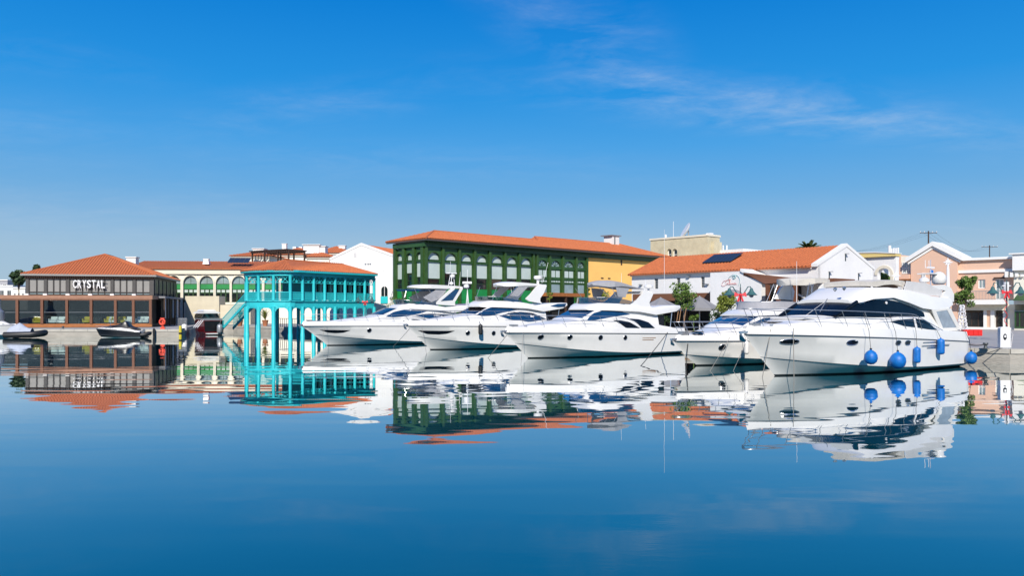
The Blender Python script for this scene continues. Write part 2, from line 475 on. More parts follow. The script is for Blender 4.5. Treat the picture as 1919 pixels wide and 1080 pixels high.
def roof_planes(parent, planes, sp=0.34, thick=0.14, r=0.085, m='terracotta', name='roof'):
    """each plane: first two points are its eave; ribs of barrel tiles run up the slope"""
    slab = MB(); rib = MB()
    for pl in planes:
        P = [Vector(p) for p in pl]
        e = (P[1] - P[0]).normalized()
        nrm = None
        for i in range(2, len(P)):
            c = (P[1] - P[0]).cross(P[i] - P[0])
            if c.length > 1e-4: nrm = c.normalized(); break
        if nrm.z < 0: nrm = -nrm
        vv = nrm.cross(e).normalized()
        if (sum(P, Vector()) / len(P) - P[0]).dot(vv) < 0: vv = -vv
        n = len(P)
        vs = P + [p - Vector((0, 0, thick)) for p in P]
        slab.add(vs, [tuple(range(n)), tuple(reversed(range(n, 2 * n)))] + [(i, (i + 1) % n, n + (i + 1) % n, n + i) for i in range(n)])
        uv = [((p - P[0]).dot(e), (p - P[0]).dot(vv)) for p in P]
        u0 = min(a for a, b in uv); u1 = max(a for a, b in uv)
        u = u0 + sp * .5
        while u < u1:
            hit = []
            for i in range(n):
                (a0, b0), (a1, b1) = uv[i], uv[(i + 1) % n]
                if (a0 - u) * (a1 - u) < 0: hit.append(b0 + (b1 - b0) * (u - a0) / (a1 - a0))
            if len(hit) >= 2:
                lo, hi = min(hit) - 0.05, max(hit)
                if hi - lo > 0.25:
                    A = P[0] + e * u + vv * lo; B = P[0] + e * u + vv * hi
                    pr = [(-r, 0), (-r * .55, r * .75), (r * .55, r * .75), (r, 0)]
                    q = [A + e * a + nrm * (b + .004) for a, b in pr] + [B + e * a + nrm * (b + .004) for a, b in pr]
                    rib.add(q, [(0, 1, 5, 4), (1, 2, 6, 5), (2, 3, 7, 6), (0, 3, 2, 1), (4, 5, 6, 7)])
            u += sp
    o = slab.build(name, m, parent)
    t = rib.build('roof_tiles', m if m != 'terracotta' else 'terracotta_light', o)
    t['kind'] = 'stuff'
    return o
def hip_planes(x0, x1, y0, y1, ze, zr, a=None, b=None):
    """hip roof over a rectangle; ridge along the longer side"""
    w, d = x1 - x0, y1 - y0
    if w >= d: A = (x0 + d / 2, (y0 + y1) / 2, zr); B = (x1 - d / 2, (y0 + y1) / 2, zr)
    else: A = ((x0 + x1) / 2, y0 + w / 2, zr); B = ((x0 + x1) / 2, y1 - w / 2, zr)
    if a: A = a
    if b: B = b
    p = [(x0, y0, ze), (x1, y0, ze), (x1, y1, ze), (x0, y1, ze)]
    if w >= d: return [[p[0], p[1], B, A], [p[1], p[2], B], [p[2], p[3], A, B], [p[3], p[0], A]], A, B
    return [[p[0], p[1], A], [p[1], p[2], B, A], [p[2], p[3], B], [p[3], p[0], A, B]], A, B
def ridge(mb, a, b, r=0.13):
    a = Vector(a); b = Vector(b)
    mb.tube([a, a.lerp(b, .5), b], r, 6)
def text_mesh(ch, w, h, depth=0.08, bold=0.02):
    cu = bpy.data.curves.new('letter', 'FONT'); cu.body = ch; cu.extrude = 0.03; cu.offset = bold; cu.resolution_u = 3
    ob = bpy.data.objects.new('letter_tmp', cu); COL.objects.link(ob)
    dg = bpy.context.evaluated_depsgraph_get()
    me = bpy.data.meshes.new_from_object(ob.evaluated_get(dg))
    bpy.data.objects.remove(ob); bpy.data.curves.remove(cu)
    xs = [v.co.x for v in me.vertices]; ys = [v.co.y for v in me.vertices]
    x0, x1, y0, y1 = min(xs), max(xs), min(ys), max(ys)
    for v in me.vertices:
        x, y, z = v.co
        v.co = ((x - x0) / (x1 - x0) * w, -z / 0.03 * depth / 2, (y - y0) / (y1 - y0) * h)
    return me
# ================================================================ SETTING
G = 0.85                                              # quay level above the water
def water_mat():
    m = bpy.data.materials.new('harbour_water'); m.use_nodes = True
    t = m.node_tree; t.nodes.clear()
    o = t.nodes.new('ShaderNodeOutputMaterial')
    tcn = t.nodes.new('ShaderNodeTexCoord')
    def noise(sc, scale, det, dist=0.0, rough=.5):
        mpn = t.nodes.new('ShaderNodeMapping'); mpn.inputs['Scale'].default_value = sc
        t.links.new(tcn.outputs['Object'], mpn.inputs[0])
        n = t.nodes.new('ShaderNodeTexNoise'); n.inputs['Scale'].default_value = scale; n.inputs['Detail'].default_value = det
        n.inputs['Distortion'].default_value = dist; n.inputs['Roughness'].default_value = rough
        t.links.new(mpn.outputs[0], n.inputs['Vector']); return n
    swell = noise((0.28, 0.95, 1), 0.55, 1, 0.3)
    rip = noise((0.45, 1.5, 1), 1.0, 0.6, 0.2)
    patch = noise((0.5, 1.0, 1), 0.05, 3)
    b1 = t.nodes.new('ShaderNodeBump'); b1.inputs['Distance'].default_value = WATER_SWELL
    t.links.new(swell.outputs[0], b1.inputs['Height'])
    pr = t.nodes.new('ShaderNodeMapRange'); pr.inputs[1].default_value = .35; pr.inputs[2].default_value = .65; pr.inputs[3].default_value = 0.25; pr.inputs[4].default_value = 1.0
    t.links.new(patch.outputs[0], pr.inputs[0])
    b2 = t.nodes.new('ShaderNodeBump'); b2.inputs['Distance'].default_value = WATER_RIPPLE
    t.links.new(rip.outputs[0], b2.inputs['Height']); t.links.new(b1.outputs[0], b2.inputs['Normal']); t.links.new(pr.outputs[0], b2.inputs['Strength'])
    body = t.nodes.new('ShaderNodeBsdfDiffuse'); body.inputs[0].default_value = (*WATER_BODY, 1)
    dn = noise((1, 1, 1), 0.03, 2)
    cr = t.nodes.new('ShaderNodeMix'); cr.data_type = 'RGBA'
    cr.inputs['A'].default_value = (*WATER_BODY, 1); cr.inputs['B'].default_value = (*WATER_BODY2, 1)
    t.links.new(dn.outputs[0], cr.inputs['Factor']); t.links.new(cr.outputs['Result'], body.inputs[0])
    gl = t.nodes.new('ShaderNodeBsdfGlossy'); gl.inputs['Roughness'].default_value = 0.0
    gl.inputs['Color'].default_value = (0.98, 1.0, 1.0, 1)
    fine = noise((0.7, 2.2, 1), 3.2, 3, 0.3, .6)
    b3 = t.nodes.new('ShaderNodeBump'); b3.inputs['Distance'].default_value = 0.0022
    t.links.new(fine.outputs[0], b3.inputs['Height']); t.links.new(b2.outputs[0], b3.inputs['Normal'])
    sp_ = t.nodes.new('ShaderNodeSeparateXYZ'); t.links.new(tcn.outputs['Object'], sp_.inputs[0])      # a light breeze ruffles the open basin, the berths lie calm
    br = t.nodes.new('ShaderNodeMapRange'); br.interpolation_type = 'SMOOTHSTEP'
    br.inputs[1].default_value = 5; br.inputs[2].default_value = 15; br.inputs[3].default_value = 1.0; br.inputs[4].default_value = 0.02
    t.links.new(sp_.outputs[1], br.inputs[0])
    bm_ = t.nodes.new('ShaderNodeMath'); bm_.operation = 'MULTIPLY'; t.links.new(br.outputs[0], bm_.inputs[0]); t.links.new(pr.outputs[0], bm_.inputs[1])
    t.links.new(bm_.outputs[0], b3.inputs['Strength'])
    t.links.new(b3.outputs[0], gl.inputs['Normal'])
    fr = t.nodes.new('ShaderNodeFresnel'); fr.inputs['IOR'].default_value = WATER_IOR
    mrf = t.nodes.new('ShaderNodeMapRange'); mrf.inputs[1].default_value = .20; mrf.inputs[2].default_value = .63; mrf.inputs[3].default_value = .10; mrf.inputs[4].default_value = .95
    t.links.new(fr.outputs[0], mrf.inputs[0])
    mi = t.nodes.new('ShaderNodeMixShader')
    t.links.new(mrf.outputs[0], mi.inputs[0]); t.links.new(body.outputs[0], mi.inputs[1]); t.links.new(gl.outputs[0], mi.inputs[2])
    t.links.new(mi.outputs[0], o.inputs[0])
    MATS['harbour_water'] = m
WATER_SWELL, WATER_RIPPLE, WATER_IOR = 0.0115, 0.0026, 2.3
WATER_BODY, WATER_BODY2 = (0.0, 0.045, 0.100), (0.0, 0.088, 0.092)
water_mat()
o = MB().add([(-1800, -1800, 0), (1800, -1800, 0), (1800, 1800, 0), (-1800, 1800, 0)], [(0, 1, 2, 3)]).build('water', 'harbour_water', kind='structure')
QL = [(-37.2, 90.0), (-44.0, 112.0), (-39.0, 112.0), (28.0, 45.0)]
land = [(-500, 90.0)] + QL + [(300, 45.0), (900, 45.0), (900, 1700), (-500, 1700)]
quay = MB().prism(land, -1.5, G - 0.25, axis='z').build('quay', 'quay_face', kind='structure')
MB().prism([(-499.7, 90.3), (-37.5, 90.3), (-44.3, 112.3), (-38.9, 112.3), (28.1, 45.3), (899, 45.3), (899, 1699), (-499.7, 1699)], G - 0.249, G, axis='z').build('pavement', 'paving', kind='structure')
# coping stones along the quay edge, each a stone of its own
cope_me = {}
def copings(a, b, L, w=0.55):
    a = Vector((*a, 0)); b = Vector((*b, 0)); n = max(1, round((b - a).length / L)); d = (b - a) / n
    key = round(d.length, 2)
    for i in range(n):
        p = a + d * (i + .5)
        if key not in cope_me:
            m = MB().box(-d.length / 2 + .012, d.length / 2 - .012, -0.06, w, -0.25, 0.015)
            cope_me[key] = m.build('coping_stone', 'concrete', quay).data
            ob = [c for c in bpy.data.objects if c.data == cope_me[key]][0]
        else: ob = obj('coping_stone', cope_me[key], quay)
        ob.location = (p.x, p.y, G + random.uniform(-.008, .008)); ob.rotation_euler = (0, 0, math.atan2(d.y, d.x))
copings((-76.2, 90.0), (-37.2, 90.0), 1.5)
copings((-44.0, 112.0), (-39.0, 112.0), 1.6)
copings((-39.0, 112.0), (28.0, 45.0), 1.8)
copings((28.0, 45.0), (42.0, 45.0), 1.25)

# ================================================================ CRYSTAL restaurant
TER = Fac(-60, 96.0, 285, 100.2, G)
UP = Fac(48, 99.0, 288, 102.6, G)
B = UP.root('restaurant_building', 'timber harbour restaurant with red hip roof and white CRYSTAL lettering over a glazed terrace', 'restaurant')
ze = UP.z(516, 288); zf = UP.z(552, 200); w = UP.w; D = 19.0
m = MB(); m.box(0.15, w - .15, .25, D, 0, zf - .3); m.build('lower_wall', 'interior', B)
m = MB(); m.box(.12, w - .12, .30, D - .1, zf - .29, ze - .1); m.build('wall', 'grey_wood', B)
posts = [(48, 54), (83, 88), (124, 130), (166, 171.5), (208, 213), (249, 254.5), (281, 288)]
for a, b in posts:
    xa, xb = UP.x(a), UP.x(b)
    MB().box(xa, xb, -.02, .32, zf - .1, ze - .55).build('pilaster', 'grey_wood', B)
zt, zb_ = UP.z(522.5, 170), UP.z(548.3, 170)
nb = [2, 3, 3, 3, 3, 2]
for i in range(6):
    xa, xb = UP.x(posts[i][1]), UP.x(posts[i + 1][0])
    for k in range(nb[i]):
        p0 = xa + (xb - xa) * k / nb[i]; p1 = xa + (xb - xa) * (k + 1) / nb[i]
        window(B, p0 + .02, p1 - .02, zb_, zt, .08, 'grey_wood', 'blind_grey', t=.07)
        window(B, p0 + .02, p1 - .02, zf - .05, zb_ - .06, .09, 'grey_wood', 'pane_sky', t=.05, name='low_window')
MB().box(-.1, w + .1, -.14, .3, ze - .55, ze - .12).build('frieze', 'dark_wood', B)
m = MB()
for i in range(70): m.box(i * w / 70 + .03, i * w / 70 + .12, -.32, -.141, ze - .42, ze - .2)
m.build('rafter_ends', 'dark_wood', B, kind='stuff')
MB().box(-.45, w + .4, -.5, -.37, ze - .22, ze + .02).build('gutter', 'blind_grey', B)
MB().box(w + .27, w + .4, -.369, D + .2, ze - .22, ze + .02).build('gutter', 'blind_grey', B)
# shaded right flank
for k in range(6):
    y0 = .6 + k * 3.0
    MB().box(w - .13, w + .05, y0, y0 + .45, zf - .1, ze - .5).build('pilaster', 'grey_wood', B)
    if k < 6:
        g = MB().box(w - .125, w - .03, y0 + .6, y0 + 2.85, zb_, zt).build('side_window', 'shaded_glass', B)
        f = MB()
        for q in (0.6, 1.72, 2.8): f.box(w - .12, w + .0, y0 + q, y0 + q + .06, zb_, zt)
        f.build('frame', 'grey_wood', g)
MB().box(w - .1, w + 1.3, .5, D, zf - .45, zf - .2).build('side_canopy', 'grey_awning', B)
for k in range(4):
    y0 = 1.5 + k * 3.4
    MB().box(w + .95, w + 1.1, y0, y0 + .75, UP.z(606, 300) + .6, zf - .5).build('roller_blind', 'canvas_light', B)
for k in range(5):
    y0 = .6 + k * 4
    MB().box(w + 1.1, w + 1.25, y0, y0 + .15, 0, zf - .46).build('canopy_post', 'dark_wood', B)
apz = UP.z(478.5, 200, 9)
pl, A_, B_ = hip_planes(-.4, w + .35, -.45, D + .2, ze, apz)
rf = roof_planes(B, pl, sp=.33)
m = MB()
for a, b in ((pl[0][0], A_), (pl[0][1], A_), (pl[1][1], B_), (pl[2][1], B_), (A_, B_)): ridge(m, a, b)
m.build('ridge_tiles', 'terracotta', rf)
# terrace in front
tw = TER.w; c = TER.x
def tp(x, y, z):
    wp = TER.wpt(x, y, z); lx, ly = UP.loc(wp[0], wp[1]); return (lx, ly, z)
TR = thing('terrace', '', '', (0, 0, 0)); TR.parent = B
del TR['label']; del TR['category']
bpy.data.objects.remove(TR)
TB = TER.root('glazed_terrace', 'brown timber terrace with big glass panes in front of the CRYSTAL restaurant', 'terrace')
z0, z1, z2, z3 = TER.z(614.6, 200), TER.z(607, 200), TER.z(561, 200), TER.z(554, 200)
z0 = max(z0, .05)
MB().box(0, tw, -.15, .25, z0, z1).build('base_beam', 'orange_wood', TB)
MB().box(-.1, tw + .1, -.25, 3.0, z2 + .001, z3).build('top_beam', 'pale_wood', TB)
MB().box(0, tw, -.20, .2, z2 - .16, z2).build('lintel', 'brown_wood', TB)
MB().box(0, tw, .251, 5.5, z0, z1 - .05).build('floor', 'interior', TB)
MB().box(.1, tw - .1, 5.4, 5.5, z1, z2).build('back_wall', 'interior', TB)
px_posts = [-14, 33, 79.5, 126, 171.5, 217, 250.5, 282.5]
for p in px_posts:
    x = c(p); MB().box(x - .15, x + .15, -.24, .14, z1 + .002, z2 - .002).build('post', 'brown_wood', TB)
for a, b in zip(px_posts[:-1], px_posts[1:]):
    xa, xb = c(a) + .16, c(b) - .16
    MB().box(xa, xb, -.05, -.03, z1, z2 - .16).build('glass_pane', 'clear_glass', TB)
    MB().box(xa, xb, -.065, -.052, z1 + (z2 - z1) * .46, z1 + (z2 - z1) * .46 + .035).build('glazing_bar', 'metal_grey', TB)
for p in (50, 84.5, 127, 169, 210, 251):
    x = c(p); MB().box(x - .22, x + .22, -.1, .25, z3 + .001, z3 + .2).build('spotlight', 'white_trim', TB)
MB().box(0, tw, -.1, 0.25, .0, z0 - .001).build('skirting', 'black', TB)
# letters
x0, x1 = UP.x(137), UP.x(198.5)
lz0, lz1 = UP.z(540.5, 168), UP.z(525.5, 168)
SG = UP.root('restaurant_sign', 'white block letters CRYSTAL on a dark rail across the upper windows', 'sign')
SG.location = UP.wpt(x0, -.28, lz0)
lw = (x1 - x0) / 7
for i, ch in enumerate('CRYSTAL'):
    o = obj('letter', text_mesh(ch, lw * .82, lz1 - lz0, .16), SG, (i * lw + .06, 0, 0))
    o.data.materials.append(MATS['white_paint'])
MB().box(-.1, x1 - x0 + .1, .12, .17, .22, .30).build('rail', 'grey_wood', SG)
MB().box(-.1, x1 - x0 + .1, .12, .17, lz1 - lz0 - .3, lz1 - lz0 - .22).build('rail', 'grey_wood', SG)
# terrace seats
def chair(px, colr, label, kind='tub'):
    x = c(px, .95); z = z1 - .04
    t = thing('terrace_chair', label, 'chair', TER.wpt(x, .95, z), TER.ang + random.uniform(-.3, .3), 'chairs on the glazed terrace')
    MB().box(-.34, .34, -.3, .3, .18, .48).build('seat', colr, t)
    m = MB(); m.prism([(-.38, .3), (.38, .3), (.40, .86), (.3, .92), (-.3, .92), (-.40, .86)], .24, .34); m.build('backrest', colr, t)
    for s in (-1, 1): MB().box(s * .42 - .05, s * .42 + .05, -.28, .3, .2, .66).build('armrest', colr, t)
    for sx in (-1, 1):
        for sy in (-1, 1): MB().bar((sx * .3, sy * .25, 0), (sx * .28, sy * .23, .19), .04).build('leg', 'dark_wood', t)
wpos = {70: 'yellow tub chair in the second terrace bay from the left post', 100: 'white armchair left of its pair in the third terrace bay', 114.5: 'white armchair right of its pair in the third terrace bay',
        163: 'yellow tub chair left of the central terrace post', 212: 'white armchair behind the bow of the black speedboat cover', 229: 'yellow tub chair behind the black speedboat canopy',
        242: 'white armchair just left of the second last terrace post', 262: 'white sofa chair left in the last terrace bay', 272: 'white sofa chair at the right end of the glazed terrace', 204: 'yellow tub chair behind the speedboat, beside a white one'}
for p, l in wpos.items(): chair(p, 'chair_yellow' if 'yellow' in l else 'chair_white', l)
for i, (p, l) in enumerate(((88, 'small round table between yellow and white terrace chairs'), (107, 'small round table between the two white terrace chairs'), (148, 'small round table left of the yellow chair by the middle post'), (186, 'small round table in the fourth terrace bay'))):
    t = thing('terrace_table', l, 'table', TER.wpt(c(p, 1.7), 1.7, z1 - .04), 0, 'tables on the glazed terrace')
    MB().lathe([(.42, .72), (.42, .76)], n=12).build('table_top', 'dark_wood', t)
    MB().lathe([(.2, 0), (.04, .04), (.04, .72)], n=8).build('pedestal', 'metal_grey', t)
# chimney behind on the arcade roof comes with that building

# ================================================================ cream arcade building
AR = Fac(240, 124, 700, 128, G)
A = AR.root('arcade_building', 'long cream building with a row of tall glazed arches behind the turquoise pavilion', 'building')
az = AR.z(503.5, 400); w = AR.w
cs = [295, 325.5, 356.5, 387, 417.5, 447.5, 478, 508.5, 539, 569.5, 600, 630, 660]
zt = AR.z(517, 380); zb = AR.z(567, 380)
ops = [(AR.x(p - 13), AR.x(p + 13), zb, zt, 1.15) for p in cs]
m = MB(); wall_open(m, 0, w, 0, az - .1, 0, .55, ops); m.build('wall', 'cream_wall', A)
MB().box(-.1, w + .1, -.35, .0 - .002, az - .9, az - .12).build('cornice', 'cream_trim', A)
MB().box(-.05, w + .05, -.10, -.002, zb - .35, zb - .12).build('string_course', 'cream_trim', A)
MB().box(0, w, 4.5, 4.7, 0, az - .1).build('back_wall', 'interior', A)
MB().box(0, w, .56, 4.5, zb - .3, zb - .02).build('floor', 'interior', A)
for (a, b, za, zt_, ar) in ops:
    # raised moulding round each arch
    o_ = arch_poly(a - .22, b + .22, za, zt_ + .22, 1.0); i_ = arch_poly(a, b, za, zt_, 1.15)
    n = len(o_); vs = [(x, -.09, z) for x, z in o_] + [(x, -.09, z) for x, z in i_] + [(x, -.001, z) for x, z in o_]
    fs = [(k, k + 1, n + k + 1, n + k) for k in range(1, n - 1)] + [(k, k + 1, 2 * n + k + 1, 2 * n + k) for k in range(1, n - 1)] + [(0, n - 1, 2 * n - 1, n), ]
    MB().add(vs, fs).build('arch_moulding', 'cream_trim', A)
    tz = AR.z(536, 380)
    f = MB().box(a, b, .28, .5, tz - .5, tz + .25).build('transom', 'green_bright', A)
    f2 = window(A, a + .02, b - .02, tz + .26, zt_ + .03, .3, 'green_wood', 'pane_sky', arch=1, nx=2, t=.08)
    for k in range(3):
        xa = a + (b - a) * k / 3; xb = a + (b - a) * (k + 1) / 3
        window(A, xa + .02, xb - .02, zb + 1.5, tz - .52, .32, 'green_wood', 'blind_pale', t=.07, name='lower_window')
        window(A, xa + .02, xb - .02, zb, zb + 1.47, .32, 'green_wood', 'pane_dark', t=.07, name='lower_window')
rz = AR.z(490.5, 400, 8)
rf = roof_planes(A, [[(-.4, -.6, az), (w + .4, -.6, az), (w + .4, 8, rz), (-.4, 8, rz)], [(w + .4, 16.6, az), (-.4, 16.6, az), (-.4, 8, rz), (w + .4, 8, rz)]], sp=.42)
def chimney(parent, x, y, zb, w_, h, taper=.8, cap=True):
    m = MB(); a = w_ / 2; b = a * taper
    m.add([(x - a, y - a, zb), (x + a, y - a, zb), (x + a, y + a, zb), (x - a, y + a, zb), (x - b, y - b, zb + h), (x + b, y - b, zb + h), (x + b, y + b, zb + h), (x - b, y + b, zb + h)],
          [(0, 3, 2, 1), (4, 5, 6, 7), (0, 1, 5, 4), (1, 2, 6, 5), (2, 3, 7, 6), (3, 0, 4, 7)])
    o = m.build('chimney', 'white_trim', parent)
    if cap: MB().box(x - b * 1.18, x + b * 1.18, y - b * 1.18, y + b * 1.18, zb + h + .001, zb + h + .14).build('cap', 'white_trim', o)
    return o
chimney(rf, AR.x(387, 3), 3, az + .8, 1.0, AR.z(487, 387, 3) - az - .8, .72)
chimney(rf, AR.x(248.5, -6), -6, az - 2.8, 1.35, AR.z(481, 248, -6) - az + 2.6, .98)
for i in range(4):
    xa = AR.x(428 + i * 10, 2)
    a = MB().add([(xa, 1.2, az + 1.05), (xa + .78, 1.2, az + 1.05), (xa + .78, 3.4, az + 1.95), (xa, 3.4, az + 1.95), (xa, 1.2, az + .98), (xa + .78, 1.2, az + .98), (xa + .78, 3.4, az + 1.88), (xa, 3.4, az + 1.88)],
                 [(0, 1, 2, 3), (7, 6, 5, 4), (0, 4, 5, 1), (1, 5, 6, 2), (2, 6, 7, 3), (3, 7, 4, 0)]).build('solar_panel', 'solar', rf)
# low block with the stair wall in front of the arcade
BX = AR.x
o = solo(MB().box(0, 5.0, 0, 2.6, 0, 4.2).box(5.001, 9.5, .4, 2.6, 0, 2.9), 'stair_wall', 'sandstone_pale', 'plain cream stone stair wall behind the red motorboat', 'wall', loc=(gx(347, 118), 118, G))

# ================================================================ villas behind
def villa(name, label, px0, px1, Y, yz, yr, depth, wallm, group=None, wins=(), chims=()):
    f = Fac(px0, Y, px1, Y, G)
    t = f.root(name, label, 'villa')
    if group: t['group'] = group
    e = f.z(yz, px0); r = f.z(yr, px0, depth / 2)
    MB().box(0, f.w, 0, depth, 0, e - .05).build('wall', wallm, t)
    pl, a, b = hip_planes(-.6, f.w + .6, -.6, depth + .6, e, r)
    rf = roof_planes(t, pl, sp=.5, m='terracotta')
    MB().box(-.3, f.w + .3, -.3, -.002, e - .5, e - .14).build('cornice', 'cream_trim', t)
    for (p0, p1, y0, y1, ar) in wins:
        window(t, f.x(p0), f.x(p1), f.z(y1, p0), f.z(y0, p0), -.03, 'white_trim', 'pane_dark', arch=ar, nx=2, t=.12, d=.12)
    for (p, wd, y0, y1) in chims:
        chimney(rf, f.x(p, 3), 3, f.z(y1, p, 3), wd, f.z(y0, p, 3) - f.z(y1, p, 3), .95)
    return t, f
t, f = villa('villa', 'cream villa with red roof and roof pergola left of the turquoise pavilion roof', 436, 505, 168, 479, 473, 12, 'cream_wall',
      wins=[(440, 445, 483, 492, 0), (452, 458, 484, 492, 0)], chims=[(487, 2.4, 467.5, 476)])
t, f = villa('villa', 'cream villa with a white rooftop block and tall thin chimney behind the pavilion', 512, 588, 180, 476.5, 466, 14, 'cream_wall',
      wins=[(561, 571, 485, 492, 1)], chims=[(533.5, 1.0, 458, 472)])
MB().box(f.x(535, 4), f.x(554, 4), 4, 8, f.z(476, 540, 4), f.z(467, 540, 4)).build('roof_room', 'white_wall', t)
for p in (551.5, 563): MB().box(f.x(p - 3, 7), f.x(p + 3, 7), 7, 9, f.z(470, 560, 7), f.z(462.5, 560, 7)).build('chimney', 'white_trim', t)
t, f = villa('villa', 'low cream villa with a hipped red roof and arched windows behind the pavilion ridge', 575, 617, 165, 480.5, 473, 9, 'cream_wall',
      wins=[(578, 584, 486, 492, 1), (587, 592, 486, 492, 1), (597, 602, 486, 491, 0)], chims=[(587, 3.4, 460.5, 476), (600.5, 2.6, 463, 476)])
t, f = villa('villa', 'white villa with a red roof just left of the white gable', 596, 652, 195, 473, 463.5, 14, 'white_wall', chims=[(642, 1.6, 461.5, 467)])
# roof pergola
PG = Fac(470, 166, 541, 160, G)
P = PG.root('roof_pergola', 'dark timber pergola on the roof of the cream villa', 'pergola')
zt = PG.z(474, 500)
MB().box(0, PG.w, 0, .3, zt, zt + .35).build('beam', 'dark_wood', P)
MB().box(0, PG.w, 4.2, 4.5, zt, zt + .35).build('beam', 'dark_wood', P)
for i in range(22):
    x = .2 + i * (PG.w - .4) / 21
    MB().box(x - .07, x + .07, -.6, 5.0, zt + .352, zt + .55).build('slat', 'dark_wood', P)
for x in (.2, PG.w * .35, PG.w * .7, PG.w - .3):
    for y in (.02, 4.22): MB().box(x, x + .25, y, y + .26, zt - 7, zt - .002).build('post', 'dark_wood', P)
# ================================================================ white gable house
WH = Fac(618, 106.2, 736, 103.2, G)
t = WH.root('gable_house', 'tall white house with a plain gable end between the pavilion and the green hall', 'house')
w = WH.w; pk = WH.x(677); zl = WH.z(488, 618); zr = WH.z(481, 736); zp = WH.z(460, 677); Dp = 17
zm = (zl + zr) / 2
prof = [(0, 0), (w, 0), (w, zr), (pk, zp), (0, zl)]
m = MB(); m.prism(prof, 0, Dp)
m.build('wall', 'white_wall', t)
rf = roof_planes(t, [[(w + .25, .35, zr + .0), (w + .25, Dp + .2, zr + .0), (pk, Dp + .2, zp + .12), (pk, .35, zp + .12)],
                     [(-.3, Dp + .2, zl - .05), (-.3, .35, zl - .05), (pk, .35, zp + .12), (pk, Dp + .2, zp + .12)]], sp=.36)
m = MB(); m.prism([(0, zl), (pk, zp), (w, zr), (w, zr + .3), (pk, zp + .33), (0, zl + .3)], -.06, .34); m.build('verge', 'white_trim', t)
window(t, WH.x(716), WH.x(722), WH.z(516.5, 719), WH.z(507, 719), -.03, 'white_trim', 'pane_sky', t=.06)
xa, xb = WH.x(713.5), WH.x(728)
window(t, xa, xb, WH.z(569, 720), WH.z(535.5, 720), -.05, 'white_trim', 'pane_dark', arch=1, nx=2, nz=2, t=.1, name='door')
MB().box(xa + .05, xb - .05, -.14, -.06, WH.z(569, 720), WH.z(556, 720)).build('door_panel', 'turquoise', t)
MB().box(WH.x(663), WH.x(668), -.03, -.001, WH.z(482, 665), WH.z(474, 665)).build('vent', 'canvas_light', t)
for p in (684, 689, 693): MB().box(WH.x(p), WH.x(p + 2.5), -.08, -.001, WH.z(496, 690), WH.z(493.7, 690)).build('fixing', 'metal_grey', t)
# ================================================================ green glazed hall with ochre wing
GH = Fac(796, 88.2, 1242, 119.2, G)
t = GH.root('green_hall', 'large green timber hall with arched windows, red tiled roof and an ochre rear wing', 'building')
x_end = GH.x(1099.5); ze = GH.z(447, 796) ; W2 = 5.6
TL = GH.w
# structure behind the glazing
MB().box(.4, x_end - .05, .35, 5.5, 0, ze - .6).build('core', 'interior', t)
MB().box(x_end - .02, TL, .06, 9, 0, ze - .45).build('rear_wing', 'ochre_wall', t)
pil = [797.4, 829, 860, 888.7, 917, 945.6, 972.5, 998.8]
pil2 = [1005.3, 1029.4, 1054, 1079, 1099.0]
zlow = GH.z(577, 797)
def pilaster(p, wd):
    x = GH.x(p); MB().box(x - wd / 2, x + wd / 2, -.22, .3, 0, ze - .9).build('pilaster', 'green_post', t)
for p in pil: pilaster(p, .33)
for p in pil2: pilaster(p, .32)
hz = lambda py, p: GH.z(py, p)
